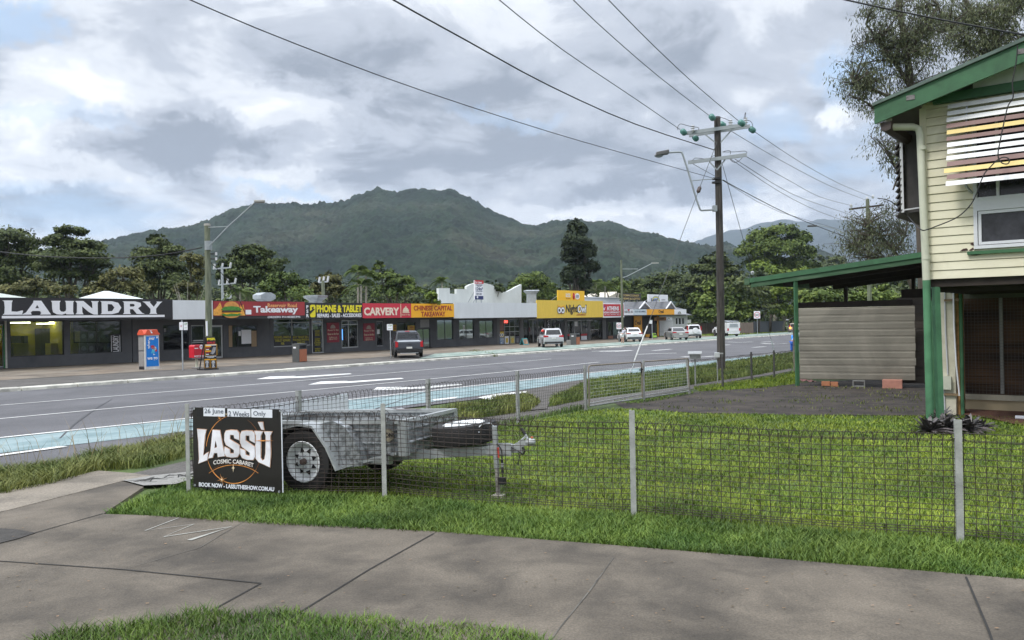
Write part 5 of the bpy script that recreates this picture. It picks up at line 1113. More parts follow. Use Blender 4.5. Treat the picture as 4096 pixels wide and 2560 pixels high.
sheet = MB().add(V, Fc).build('banner_sheet', BNM, bn)
def bpoly(name, pts, y, m, d=.002): return MB().hexpoly(pts, y, d, name, m) 
def bprism(name, pts, y, m, d=.0015, p=None):
    q = [bq(X, Y) for X, Y in pts]; return MB().prism([(a[0], a[2]) for a in q], y-d, y).build(name, m, p or bn)
BW = mat('banner_white', (.72, .75, .80), .45, var=.03); BTX = mat('banner_grey_ink', (.10, .12, .15), .5)
bprism('date_strip', [(232, 196), (1340, 200), (1340, 312), (232, 290)], -.001, mat('banner_patch', (.008, .008, .008), .6))
for X0, Y0, X1, Y1, tx, (a, b, c, d) in ((328, 173, 622, 297, '26 June', (343, 188, 602, 268)), (656, 186, 972, 303, '2 Weeks', (674, 225, 956, 290)), (984, 192, 1272, 313, 'Only', (1014, 222, 1182, 302))):
    q = bprism('date_card', [(X0, Y0), (X1, Y0+8), (X1, Y1), (X0, Y1-8)], -.004, BW)
    e, f = bq(a, d), bq(c, b); text('lettering', tx, BTX, e[0], f[0], e[2], f[2], -.006, q, .004, d=.002)
# glowing ring, star and swooshes
def glowm(n, c, e=0): return mat(n, c, .4, var=.3, scale=6)
OR1 = glowm('ring_orange', (.62, .26, .07)); OR2 = glowm('ring_dim', (.22, .085, .03)); OR3 = glowm('flare_white', (.9, .75, .5))
def arc(name, cx_, cy_, rx, ry, a0, a1, w0, w1, m, y=-.003, n=30):
    P, Q = [], []
    for i in range(n+1):
        t = radians(a0+(a1-a0)*i/n); w = (w0+(w1-w0)*i/n)*(sin(pi*min(max(i/n, .06), .94)))**.4; P.append((cx_+(rx+w)*cos(t), cy_-(ry+w)*sin(t))); Q.append((cx_+(rx-w)*cos(t), cy_-(ry-w)*sin(t)))
    A = [bq(*p) for p in P]; C = [bq(*p) for p in Q]; mb = MB(); n1 = n+1
    mb.add([(a[0], y, a[2]) for a in A]+[(a[0], y, a[2]) for a in C], [(i, i+1, n1+i+1, n1+i) for i in range(n)]); return mb.build(name, m, bn, fix=False)
arc('halo_ring', 742, 745, 378, 465, 100, 175, 3, 6, OR1); arc('halo_ring', 742, 745, 378, 465, 12, 60, 3, 3, OR2); arc('halo_ring', 742, 745, 378, 468, 195, 245, 4, 8, OR1); arc('halo_ring', 742, 745, 378, 470, 245, 325, 8, 3, OR1); arc('halo_ring', 742, 745, 378, 465, 325, 350, 3, 3, OR2)
arc('swoosh', 740, 1700, 640, 740, 58, 122, 6, 6, OR1, -.0035); arc('swoosh', 740, 1660, 600, 732, 62, 120, 3, 3, OR2, -.0035)
def star(cx_, cy_, r, m, k=8, thin=.10, y=-.009, rot=0, sq=1.):
    pts = []
    for i in range(k*2):
        a = pi*i/k+rot; q = r*(1 if i % 4 == 0 else .55) if i % 2 == 0 else r*thin; pts.append((cx_+q*cos(a)*sq, cy_-q*sin(a)))
    return bprism('star_flare', pts, y, m)
star(585, 1158, 85, OR1, rot=.3); star(585, 1158, 42, OR3, y=-.012); star(742, 1000, 58, OR3, k=4, thin=.2, rot=pi/2, y=-.011, sq=.75); star(552, 318, 46, OR1, rot=.6); star(642, 262, 22, OR3)
bprism('flare_streak', [(1040, 622), (1140, 616), (1300, 624), (1140, 632)], -.016, OR1)
# title letters, drawn as bevelled shapes: bright face over a warm outline
LT = {
 'L': [[(245, 465), (372, 475), (352, 560), (330, 830), (372, 800), (402, 782), (385, 892), (262, 940), (272, 880), (262, 640)]],
 'A': [[(458, 478), (558, 484), (625, 838), (530, 850), (522, 795), (480, 795), (458, 858), (398, 870), (430, 760)], [(500, 620), (520, 715), (482, 728)]],
 'S': [[(640, 490), (700, 480), (790, 484), (822, 520), (824, 620), (755, 590), (748, 548), (700, 545), (694, 605), (826, 690), (832, 800), (800, 850), (720, 858), (650, 845), (618, 800), (622, 710), (690, 745), (700, 800), (750, 800), (752, 755), (640, 680), (618, 620), (622, 530)]],
 's': [[(856, 498), (915, 488), (1000, 490), (1035, 525), (1040, 660), (968, 620), (962, 556), (912, 556), (910, 625), (1036, 710), (1042, 845), (1015, 890), (930, 888), (862, 860), (838, 815), (838, 735), (905, 760), (912, 820), (966, 838), (968, 790), (860, 710), (836, 650), (838, 540)]],
 'U': [[(1030, 492), (1150, 498), (1118, 560), (1118, 860), (1140, 900), (1170, 880), (1184, 800), (1188, 560), (1162, 500), (1275, 502), (1250, 560), (1255, 800), (1244, 992), (1160, 950), (1090, 920), (1050, 870), (1045, 700), (1055, 560)]],
 'accent': [[(1080, 372), (1148, 372), (1164, 480), (1126, 470)]]}
FACE = mat('chrome_face', (.55, .54, .56), .3, metal=.0, var=.2, scale=2.4, col2=(.86, .86, .90), thr=(.3, .6)); RIMM = mat('chrome_rim', (.50, .24, .13), .35, var=.35, scale=14, col2=(.75, .5, .35))
def letter(name, rings, m, y, d, grow=0.):
    bm = bmesh.new(); loops = []
    for k, ring in enumerate(rings):
        P = [Vector(bq(*q)) for q in ring]; P = [Vector((p.x, p.z)) for p in P]; ar = sum(P[i].x*P[(i+1) % len(P)].y-P[(i+1) % len(P)].x*P[i].y for i in range(len(P))); sg = (1 if ar > 0 else -1)*(1 if k == 0 else -1); Q = []
        for i in range(len(P)):
            a, b, c = P[i-1], P[i], P[(i+1) % len(P)]; n1 = Vector(((b-a).y, -(b-a).x)).normalized()*sg; n2 = Vector(((c-b).y, -(c-b).x)).normalized()*sg; n = (n1+n2); n = n.normalized() if n.length > .01 else n1; Q.append(b+n*grow)
        vs = [bm.verts.new((p.x, y, p.y)) for p in Q]; loops += [bm.edges.new((vs[i], vs[(i+1) % len(vs)])) for i in range(len(vs))]
    bmesh.ops.triangle_fill(bm, use_beauty=True, use_dissolve=False, edges=loops)
    r = bmesh.ops.extrude_face_region(bm, geom=bm.faces[:])
    for g in r['geom']:
        if isinstance(g, bmesh.types.BMVert): g.co.y -= d
    bmesh.ops.recalc_face_normals(bm, faces=bm.faces); me = bpy.data.meshes.new(name); bm.to_mesh(me); bm.free(); me.materials.append(m)
    ob = bpy.data.objects.new(name, me); COL.objects.link(ob); ob.parent = bn; return ob
for k_, rings in LT.items(): letter('title_outline', rings, RIMM, -.004, .003, .006); letter('title_letter', rings, FACE, -.009, .003, -.001)
e, f = bq(470, 985), bq(1022, 880); tt = text('lettering', 'COSMIC CABARET', mat('title_cream', (.75, .72, .68), .4), e[0], f[0], 0, 1, -.012, bn, .015, d=.002)
n = len(tt.data.vertices)                     # bend the subtitle along the swoosh
for v in tt.data.vertices:
    u = (v.co.x-e[0])/(f[0]-e[0]); w = v.co.z; X = 470+552*u; Yb = 955-45*(1-(2*u-1)**2)*.55+38*u**2; q = bq(X, Yb-w*58); v.co.x, v.co.z = q[0], q[2]
e, f = bq(265, 1245), bq(1298, 1200); tt = text('lettering', 'BOOK NOW - LASSUTHESHOW.COM.AU', BW, e[0], f[0], 0, 1, -.004, bn, .03, d=.002)
for v in tt.data.vertices:
    u = (v.co.x-e[0])/(f[0]-e[0]); q = bq(265+1033*u, 1255+68*u-v.co.z*58); v.co.x, v.co.z = q[0], q[2]
for X, Y in ((195, 188), (1380, 216), (208, 1238), (1366, 1328)):
    q = bq(X, Y); MB().lathe([(.006, -.004), (.011, -.004), (.011, 0), (.006, 0)], (q[0], -.002, q[2]), 'Y', 12).build('eyelet', SIL, bn)
    MB().tube([(q[0], -.008, q[2]), (q[0]+(.02 if X > 500 else -.03), .0, q[2]+.012), (q[0]+(.03 if X > 500 else -.045), .02, q[2]+.0)], .002, 4).build('cable_tie', RUB, bn)
q = bq(1391, 250); e = bq(1391, 1340); MB().box(q[0]-.002, q[0]+.005, -.003, .006, e[2], q[2]+.04).build('white_hem', BW, bn)
# back of a white banner on the side fence
a = ff.hit(197, 408, .05); b = ff.hit(348, 393, .05); c = ff.hit(348, 412.5, .05)
BBK = mat('banner_back', (.78, .80, .82), .5, var=.03); t = BBK.node_tree; tb = nd(t, 'ShaderNodeBsdfTranslucent'); tb.inputs[0].default_value = (.85, .87, .9, 1); ms = nd(t, 'ShaderNodeMixShader', ins={0: .5}); t.links.new(t.nodes['Principled BSDF'].outputs[0], ms.inputs[1]); t.links.new(tb.outputs[0], ms.inputs[2]); t.links.new(ms.outputs[0], t.nodes['Material Output'].inputs[0])
wb = thing('white_banner', 'plain white back of a banner hung on the side fence behind the trailer', 'banner', ff.w(a[0]+.1, .05, c[1]-.1), ff.a)
MB().prism([(0, -.05), (b[0]-a[0]-.1, -.02), (b[0]-a[0]-.1, b[1]-c[1]+.1), (0, b[1]-c[1]+.08)], 0, .006).build('sheet', BBK, wb)
MB().tube([(.1, -.01, b[1]-c[1]+.1), (1, -.03, b[1]-c[1]+.06), (2, -.01, b[1]-c[1]+.1)], .004, 4).build('tie_cord', RUB, wb)
# dark odds and ends on the ground under the banner
c = gp(*kG(440, 1335)); o = thing('broken_goggles', 'broken dark plastic frame lying in the grass under the banner', 'litter', c, fa)
MB().tube([(-.09, 0, .03), (-.03, -.02, .05), (.0, -.03, .03), (.05, -.03, .02), (.09, -.01, .06)], .006, 6).build('frame', RUB, o); MB().box(-.08, -.02, -.035, -.03, .01, .045).build('lens', mat('lens_green', (.03, .04, .03), .1), o); MB().box(.06, .1, -.02, -.012, .02, .045).build('orange_part', mat('orange_plastic', (.4, .1, .03), .5), o)

# ---------------- box trailer ----------------
class Tilted(Frame):
    def hit(self, px, py, y=0.): q = Frame.hit(self, px, py, y); return (q[0], q[1]-TILT*q[0])
TILT = .038; tO = gp(304, 494.6); TF = Tilted(tO, -radians(25)); TR = thing('box_trailer', 'small galvanised box trailer parked on the grass behind the front fence', 'trailer', TF.O, TF.a); TR.rotation_euler = (Matrix.Rotation(TF.a, 3, 'Z') @ Matrix.Rotation(-TILT, 3, 'Y')).to_euler()
kT = lambda X, Y: (275+X/12.1, 405+Y/12.1); kU = lambda X, Y: (425+X/15.12, 405+Y/15.12)
TG = mat('galv_spangle', (.18, .195, .20), .42, metal=.45, var=.2, scale=22, col2=(.40, .42, .43), thr=(.38, .62)); TGL = mat('galv_light', (.38, .40, .40), .45, metal=.4, var=.15, scale=18)
TYR = mat('tyre_rubber', (.013, .012, .012), .75, var=.2, scale=9); RIMW = mat('rim_white', (.80, .82, .82), .35, var=.05)
def T_(X, Y, y, k=kT): q = TF.hit(*k(X, Y), y); return (q[0], y, q[1])
def wheel(parent, c, R, w, name='wheel', rim=None, axis='Y', holes=8, hub=True, face=-1, tm=None):
    wo_ = MB().lathe([(R*.60, -w*.42), (R*.84, -w*.5), (R*.97, -w*.42), (R, -w*.2), (R, w*.2), (R*.97, w*.42), (R*.84, w*.5), (R*.60, w*.42)], (0, 0, 0), axis, 40, cap=False).build('tyre', tm or TYR, None, smooth=True, auto=35)
    root = wo_; root.name = name; root.location = c; root.parent = parent
    f = face; rm = rim or RIMW; P = [(R*.64, f*w*.44), (R*.62, f*w*.47), (R*.56, f*w*.42), (R*.55, f*w*.22), (R*.46, f*w*.16), (R*.30, f*w*.26), (R*.20, f*w*.24), (R*.0001, f*w*.24), (R*.0001, -f*w*.3), (R*.6, -f*w*.3)]
    MB().lathe(P, (0, 0, 0), axis, 32, cap=False).build('rim', rm, root, smooth=True, auto=30)
    return root
R = .315
yw = .09; wl = wheel(TR, (0, yw, R), R, .185)
DKM = mat('hole_black', (.006, .006, .006), .9)
for i in range(8):
    a = 2*pi*i/8+.3; p = Vector((cos(a), 0, sin(a))); t = Vector((-sin(a), 0, cos(a))); yy = -.052
    q = [p*R*.30+t*.024, p*R*.30-t*.024, p*R*.43]; MB().add([(v.x, yy, v.z) for v in q]+[(v.x, yy+.03, v.z) for v in q], [(0, 1, 2), (3, 5, 4), (0, 3, 4, 1), (1, 4, 5, 2), (2, 5, 3, 0)]).build('rim_hole', DKM, wl)
MB().lathe([(.032, -.06), (.028, -.10), (.014, -.115), (.001, -.115)], (0, 0, 0), 'Y', 16).build('hub_cap', mat('hub_rust', (.09, .06, .05), .7, var=.3), wl, smooth=True, auto=40)
for i in range(5): a = 2*pi*i/5; MB().lathe([(.009, -.06), (.009, -.085), (.004, -.088)], (.058*cos(a), 0, .058*sin(a)), 'Y', 6).build('wheel_nut', SIL, wl)
x, y, z = 0, 1.55, R; w2 = wheel(TR, (0, 1.36, R), R, .185, face=1)
ys, yf = .23, 1.22                                  # body sides
xr_, zt_ = TF.hit(*kT(1585, 218), ys); zbt = TF.hit(*kT(1585, 590), ys)[1]; xl_ = xr_-1.92; zb2 = zbt
def ribsheet(x0, x1, y, z0, z1_, out=-1):
    h = (z1_-z0); k = [(0, 0), (.28, 0), (.31, .014), (.35, .014), (.38, 0), (.72, 0), (.75, .014), (.79, .014), (.82, 0), (1, 0)]
    return MB().prismx([(y+out*d, z0+h*u) for u, d in k]+[(y-out*.006, z1_), (y-out*.006, z0)], x0, x1)
ribsheet(xl_, xr_, ys, zb2, zt_).build('side_panel', TG, TR); ribsheet(xl_, xr_, yf, zb2, zt_, 1).build('side_panel', TG, TR)
def endpanel(x, out): 
    h = zt_-zb2; k = [(0, 0), (.28, 0), (.31, .014), (.35, .014), (.38, 0), (.72, 0), (.75, .014), (.79, .014), (.82, 0), (1, 0)]
    return MB().prism([(x+out*d, zb2+h*u) for u, d in k]+[(x-out*.006, zt_), (x-out*.006, zb2)], ys+.03, yf-.03)
endpanel(xr_, 1).build('front_panel', TG, TR); endpanel(xl_, -1).build('tailgate', TG, TR)
MB().box(xl_, xr_, ys, yf, zb2-.01, zb2+.005).build('floor', TG, TR)
mb = MB(); mb.box(xl_-.02, xr_-.04, ys-.035, ys+.02, zt_-.005, zt_+.03); mb.build('top_rail', TGL, TR); MB().box(xl_-.02, xr_-.02, yf-.02, yf+.035, zt_-.005, zt_+.03).build('top_rail', TGL, TR)
MB().box(xr_-.03, xr_+.025, ys-.01, yf+.01, zt_-.002, zt_+.032).build('top_rail', TGL, TR); MB().box(xl_-.02, xl_+.03, ys+.02, yf-.02, zt_-.002, zt_+.028).build('top_rail', TGL, TR)
for x, y in ((xr_, ys), (xr_, yf), (xl_, ys), (xl_, yf)):
    o1 = -1 if y == ys else 1; o2 = 1 if x == xr_ else -1
    mb = MB(); mb.box(min(x, x-.06*o2), max(x, x-.06*o2)+.0, min(y+o1*.022, y), max(y+o1*.022, y), zb2-.02, zt_+.02); mb.box(min(x, x+o2*.022), max(x, x+o2*.022), min(y+o1*.02, y-o1*.05), max(y+o1*.02, y-o1*.05), zb2-.02, zt_+.02); mb.build('corner_post', TGL, TR)
# graffiti-like red stain on far rail
MB().box(xr_-.72, xr_-.40, yf-.03, yf-.021, zt_+.033, zt_+.0335).build('red_paint_mark', mat('red_stain', (.3, .06, .03), .8, var=.5, scale=30), TR)
# maker's badge
a = T_(1395, 365, ys-.016); MB().lathe([(.062, -.002), (.062, 0)], (a[0], a[1], a[2]), 'Y', 20).build('badge', mat('badge_tan', (.32, .28, .2), .6, var=.3, scale=30), TR); text('badge_lettering', 'LIONS', BLK, a[0]-.075, a[0]+.075, a[2]-.018, a[2]+.018, a[1]-.003, TR, .02, d=.002)
# mudguards: faceted, outer edge over the wheel
def guard(y0, y1, face):
    pr = [(-.47, .30), (-.40, .50), (-.22, .66), (-.02, .69), (.16, .67), (.33, .47), (.45, .24)]; sc = [(x*.93, z*.98+.01) for x, z in pr]; inn = [(x*.955, (z-.30)*.97+.29) for x, z in sc]; mb = MB()
    for (a, b), (c, d) in zip(zip(sc, sc[1:]), zip(inn, inn[1:])): mb.hexa([(a[0], y0, a[1]), (b[0], y0, b[1]), (d[0], y0, d[1]), (c[0], y0, c[1])], [(a[0], y1, a[1]), (b[0], y1, b[1]), (d[0], y1, d[1]), (c[0], y1, c[1])])
    mb.build('mudguard', TGL, TR)
    g = MB(); yv = y0 if face < 0 else y1; P = sc+[(.62, .24), (.70, .40), (.55, .60), (.36, .74), (-.3, .74), (-.5, .5)]
    o = MB().prism([(.45*.93, .25), (.33*.93, .48), (.16*.93, .67), (.30, .70), (.44, .64), (.60, .42), (.62, .27)], (ys-.12 if face < 0 else yf), (ys if face < 0 else yf+.12)).build('mudguard_flare', TG, TR)
    MB().prism([(x, z) for x, z in inn], (ys-.01 if face < 0 else yf), (ys+.0 if face < 0 else yf+.01)).build('guard_liner', mat('liner_black', (.014, .013, .013), .9), TR)
guard(-.02, ys, -1); guard(yf, yf+.25, 1)
MB().bar((.36, .1, .25), (.95, ys-.02, .38), .05, .025).build('step_rail', TGL, TR)
MB().tube([(0, .1, R), (0, 1.36, R)], .022, 8).build('axle', DKF, TR)
mb = MB(); mb.tube([(-.4, ys+.1, .40), (-.2, ys+.1, .34), (0, ys+.1, .32), (.25, ys+.1, .34), (.5, ys+.1, .41)], .02, 6); mb.build('leaf_spring', DKF, TR); MB().tube([(-.4, yf-.1, .40), (0, yf-.1, .32), (.5, yf-.1, .41)], .02, 6).build('leaf_spring', DKF, TR)
# chassis and drawbar
yc_ = (ys+yf)/2; cz = zb2-.06
MB().bar((xl_+.1, ys+.08, cz), (xr_-.55, ys+.08, cz), .05, .075).build('chassis_rail', TGL, TR); MB().bar((xl_+.1, yf-.08, cz), (xr_-.55, yf-.08, cz), .05, .075).build('chassis_rail', TGL, TR)
MB().box(xr_-.62, xr_-.2, ys+.02, ys+.09, zb2-.11, zb2-.02).build('chassis_bracket', TGL, TR)
ce = TF.hit(*kU(1500, 680), yc_); jx = TF.hit(*kU(1085, 900), yc_-.1)[0]
za, zc = cz-.005, TF.hit(*kU(1200, 660), yc_)[1]
for yy in (ys+.12, yf-.12): MB().bar((xr_-.6, yy, za), (jx+.1, yc_+(yy-yc_)*.13, zc), .045, .085).build('drawbar_arm', TGL, TR)
MB().bar((jx-.08, yc_, zc), (ce[0], yc_, zc+.005), .06, .075).build('coupling_body', TGL, TR)
hx_, hz = TF.hit(*kU(1620, 560), yc_)
MB().lathe([(.02, -.05), (.032, -.04), (.036, 0), (.03, .04), (.01, .05)], (hx_, yc_, hz), 'X', 12).build('coupling_head', TGL, TR, smooth=True)
MB().bar((ce[0]-.06, yc_, zc+.03), (hx_, yc_, hz+.01), .05, .055).build('coupling_neck', TGL, TR)
a = T_(1590, 520, yc_, kU); b = T_(1490, 355, yc_, kU); c = T_(1400, 600, yc_, kU)
MB().tube([a, b], .012, 8).build('handbrake_lever', TGL, TR); MB().tube([tuple(Vector(a).lerp(Vector(b), .45)), b], .016, 8).build('lever_grip', RUB, TR); MB().tube([tuple(Vector(a).lerp(Vector(b), .3)), c], .01, 6).build('lever_link', TGL, TR)
MB().ball(T_(1645, 492, yc_, kU), .012).build('red_button', mat('plastic_orange', (.5, .12, .04), .5), TR)
# jack
jt = T_(1065, 320, yc_-.1, kU); jb = T_(1125, 1245, yc_-.1, kU); jm = T_(1090, 950, yc_-.1, kU); jx0 = (jt[0]+jb[0])/2; jg = G(*TF.w(jb[0], yc_-.1).xy)-TF.O.z-TILT*jb[0]
MB().tube([(jx0, yc_-.1, jm[2]), (jx0, yc_-.1, jt[2])], .027, 12).build('jack_tube', TGL, TR, smooth=True, auto=40); MB().tube([(jx0, yc_-.1, jg+.02), (jx0, yc_-.1, jm[2]+.02)], .021, 12).build('jack_leg', mat('jack_rust', (.27, .255, .23), .7, metal=.2, var=.4, scale=9), TR)
MB().box(jx0-.055, jx0+.055, yc_-.15, yc_-.05, jg-.01, jg+.02).build('jack_foot', mat('jack_foot', (.35, .33, .28), .8), TR)
MB().tube([(jx0, yc_-.1, jt[2]-.01), (jx0-.03, yc_-.12, jt[2]+.03), (jx0-.10, yc_-.16, jt[2]+.025), (jx0-.15, yc_-.19, jt[2]-.02), (jx0-.12, yc_-.19, jt[2]-.05)], .007, 6).build('jack_handle', SIL, TR)
MB().box(jx0-.11, jx0+.14, yc_-.07, yc_-.055, zc-.06, zc+.06).build('jack_clamp', TGL, TR)
a = T_(1125, 645, yc_-.14, kU); b = T_(1130, 800, yc_-.14, kU); MB().tube([a, b], .011, 8).build('red_handle', mat('handle_red', (.5, .06, .04), .5), TR)
pts = [T_(X, Y, yc_-.12, kU) for X, Y in ((1110, 590), (1150, 630), (1180, 700), (1182, 840))]; MB().tube(curve_pts(pts), .006, 6).build('wiring_lead', RUB, TR)
MB().tube([T_(1180, 830, yc_-.12, kU), T_(1184, 1030, yc_-.12, kU)], .013, 8).build('lead_sleeve', RUB, TR); MB().tube([T_(1182, 880, yc_-.13, kU), T_(1182, 940, yc_-.13, kU)], .014, 8).build('lead_band', GRY, TR); MB().tube([T_(1184, 1030, yc_-.12, kU), T_(1186, 1120, yc_-.12, kU)], .006, 6).build('wiring_lead', RUB, TR)
a = T_(1178, 1150, yc_-.12, kU); MB().box(a[0]-.035, a[0]+.03, yc_-.15, yc_-.1, a[2]-.03, a[2]+.035).build('plug', RUB, TR)
pts = [T_(X, Y, yc_-.05, kU) for X, Y in ((1120, 600), (1250, 610), (1400, 680), (1500, 740))]; MB().tube(curve_pts(pts), .005, 5).build('brake_cable', RUB, TR)
pts = [T_(X, Y, yc_-.03, kU) for X, Y in ((1440, 690), (1445, 800), (1425, 870), (1420, 905))]
for i, (p, q) in enumerate(zip(curve_pts(pts, 3), curve_pts(pts, 3)[1:])): MB().bar(p, q, .012 if i % 2 else .005, .005 if i % 2 else .012).build('chain_link', DKF, TR)
pts = [T_(X, Y, yc_-.03, kU) for X, Y in ((1500, 640), (1525, 690), (1505, 740), (1470, 735))]; MB().tube(curve_pts(pts), .009, 6).build('rubber_hose', RUB, TR)
# spare wheel lying flat on the drawbar
a = T_(228, 520, yc_, kU); b = T_(1042, 500, yc_, kU); cxs = (a[0]+b[0])/2; rs = (b[0]-a[0])/2*1.08; ht = .20; zs_ = zc+.055+ht/2
sp = wheel(TR, (cxs, yc_, zs_), rs, ht, name='spare_wheel', axis='Z', face=1); sp.rotation_euler = (radians(2), radians(-2.5), 0)
for i in range(0, 44):
    t = 2*pi*i/44; MB().bar((rs*.90*cos(t), rs*.90*sin(t), ht*.40), (rs*1.001*cos(t), rs*1.001*sin(t), ht*.24), .012, .004, (0, 0, 1)).build('tread_block', mat('tread_dark', (.022, .021, .021), .8), sp)
# ---------------- power poles, lamps, wires ----------------
kP = lambda X, Y: (640+X/13.15, 100+Y/13.15)
kQ = lambda X, Y: (650+X/10.08, 187.5+Y/10.08)
kL = lambda X, Y: (X/6.914, 175+Y/6.914)
POLW = mat('old_pole_timber', (.030, .027, .024), .9, var=.4, scale=5, stretch=(3, 3, .25), bump=.012, bscale=14, col2=(.085, .076, .066))
POLG = mat('green_treated_pole', (.10, .12, .075), .9, var=.25, scale=5, stretch=(3, 3, .3), col2=(.2, .22, .15))
STL = mat('painted_steel', (.30, .33, .34), .5, metal=.4, var=.1); CABL = mat('bare_cable', (.10, .105, .11), .6, metal=.3); LMP = mat('lamp_head', (.09, .09, .09), .5)
GIN = mat('green_glass', (.07, .19, .165), .15, var=.2, scale=20); PIN = mat('porcelain', (.55, .56, .57), .25)
def pole(name, label, base, toppix, D, r0, r1, m, group=None, sides=14):
    o = thing(name, label, 'pole', base, 0, group); t = at(*toppix, D)-base
    MB().tube([(0, 0, -.3), (t.x*.5+.02, t.y*.5, t.z*.5), (t.x, t.y, t.z)], r0, sides, r2=r1).build('shaft', m, o, smooth=True, auto=50)
    return o, (lambda px, py, d=0.: at(px, py, D+d)-base)
b = gp(721.3, 372.5); D0 = b.y; PB = b
mp, P0 = pole('power_pole', 'tall dark timber power pole with two steel crossarms and green glass insulators', b, kP(1015, 222), D0, .155, .118, POLW)
def rod(o, name, pts, r, m, n=8): return MB().tube(pts, r, n).build(name, m, o, smooth=True, auto=50)
for (x0, y0, x1, y1, d) in ((605, 437, 1405, 325, -.17), (645, 467, 1445, 345, .2), (632, 822, 1405, 722, -.17)):
    a, c = P0(*kP(x0, y0), d+.38), P0(*kP(x1, y1), d-.38); MB().bar(a, c, .07, .13).build('crossarm', STL, mp)
for pts in ((830, 432, 985, 555), (1220, 378, 1060, 560), (915, 815, 1012, 920), (1118, 785, 1012, 920)): MB().bar(P0(*kP(*pts[:2]), -.2), P0(*kP(*pts[2:]), -.2), .05, .012, (0, 1, 0)).build('brace', STL, mp)
GL_ = {}
for X, Y, d in ((572, 422, .1), (730, 500, .6), (948, 228, -.3), (1085, 325, .5), (1335, 303, -.9), (1475, 392, -.1)):
    p = P0(*kP(X, Y), d); o = MB().lathe([(.02, -.16), (.05, -.15), (.112, -.10), (.05, -.08), (.045, -.05), (.112, 0), (.05, .02), (.045, .05), (.112, .10), (.03, .13), (.02, .17)], (0, 0, 0), 'Y', 16).build('glass_insulator', GIN, mp, smooth=True, auto=40); o.location = p; o.rotation_euler = (radians(-8), 0, radians(-28 if X < 1000 else -40))
for X, Y in ((695, 375), (1192, 300), (1390, 268)):
    p = P0(*kP(X, Y), 0); MB().lathe([(.03, -.14), (.05, -.10), (.09, -.08), (.05, -.05), (.05, -.01), (.09, .01), (.05, .04), (.045, .07), (.075, .09), (.03, .12)], tuple(p), n=14).build('pin_insulator', PIN, mp, smooth=True, auto=40)
for pts in ([(500, 395), (495, 360), (530, 315), (600, 330), (690, 352), (765, 362), (772, 398)], [(1000, 228), (1060, 230), (1130, 250), (1190, 282)], [(1415, 268), (1450, 278), (1475, 310), (1480, 350)], [(1365, 250), (1385, 165), (1390, 200), (1378, 245)], [(1085, 685), (1150, 665), (1188, 675), (1188, 715)], [(1085, 685), (1250, 682), (1380, 672), (1408, 700)], [(690, 800), (720, 765), (790, 768), (840, 775)], [(930, 765), (950, 740), (985, 732)], [(1180, 780), (1240, 822), (1300, 800), (1345, 758)]):
    rod(mp, 'jumper_lead', curve_pts([P0(*kP(*q), -.25) for q in pts]), .012, CABL, 5)
la = curve_pts([P0(*kP(*q), -.3) for q in ((965, 1442), (850, 1450), (800, 1448), (775, 1400), (725, 1250), (640, 960), (560, 715), (545, 690), (510, 683), (380, 692))], 4)
rod(mp, 'lamp_arm', la, .035, STL); rod(mp, 'arm_stay', [P0(*kP(675, 1068), -.3), P0(*kP(700, 1058), -.28), P0(*kP(990, 1035), -.1)], .018, STL)
a, c = P0(*kP(378, 690), -.3), P0(*kP(195, 712), -.3); d = (c-a); o = MB().hexa([a+Vector((0, -.12, -.06)), a+Vector((0, .12, -.06)), a+Vector((0, .12, .10)), a+Vector((0, -.12, .10))], [c+Vector((0, -.13, -.09)), c+Vector((0, .13, -.09)), c+Vector((0.05, .12, .07)), c+Vector((.05, -.12, .07))]).build('lamp_head', LMP, mp, bevel=.03)
MB().ball(tuple(a.lerp(c, .72)-Vector((0, 0, .06))), (.17, .10, .09)).build('lamp_lens', mat('lens_grey', (.25, .27, .3), .2), o)
MB().box(P0(*kP(975, 1440)).x-.1, P0(*kP(975, 1440)).x+.05, -.28, -.1, P0(*kP(975, 1440)).z-.1, P0(*kP(975, 1440)).z+.12).build('pole_bracket', STL, mp)
for Y in (1035, 1085): p = P0(*kP(1010, Y), 0); MB().lathe([(.19, -.03), (.19, .03)], tuple(p), n=14).build('clamp_band', DKF, mp)
# metal boxes on the pole
p = P0(697, 361, -.2); 
def wire(label, pts, zs, r, m=None, name='power_line', n=3, group=None, cat='cable', D=None):
    W = []
    for i, q in enumerate(pts):
        if D is not None: d = D[0]+(D[1]-D[0])*i/(len(pts)-1)
        else:
            z = zs[0]+(zs[1]-zs[0])*i/(len(pts)-1); r_ = ray(*q); d = (z-EYE)/r_[2]
        W.append(at(*q, d))
    o = MB().tube(curve_pts(W, n), r, 5).build(name, m or CABL, smooth=True); tag(o, label, cat, group); return W
gw = 'power lines leading away from the main pole'
wire('overhead wire ending at the far left insulator of the main pole', [(470, -28), (499.5, 0), (563, 50), (635, 98.5), (681.5, 130.5)], (9.6, 9.3), .014, group=gw)
wire('overhead wire ending at the insulator on top of the main pole', [(548, -28), (573.5, 0), (609.5, 34), (660, 77.5), (710.5, 116.5)], (10.2, 10.2), .014, group=gw)
wire('overhead wire ending at the right-hand front insulator of the main pole', [(580, -30), (608.7, 0), (652, 44), (698, 87), (740.5, 122.5)], (10.0, 9.7), .014, group=gw)
wire('thick black bundled cable reaching the main pole between its crossarms', [(340, -32), (393.6, 0), (465.6, 40), (550, 86), (635, 124), (716, 150.5)], (8.4, 8.5), .020, RUB, group=gw)
wire('long single cable crossing the sky from upper left to the street-lamp bracket', [(120, -34), (190.5, 0), (296, 44), (423, 91), (550, 132), (635, 156.5), (716, 179)], (7.4, 7.5), .012, RUB, group=gw)
wire('black service cable running to the gable of the cream house', [(790, -14), (846, 0), (931, 17.8), (1030, 36)], (6.9, 5.9), .014, RUB)
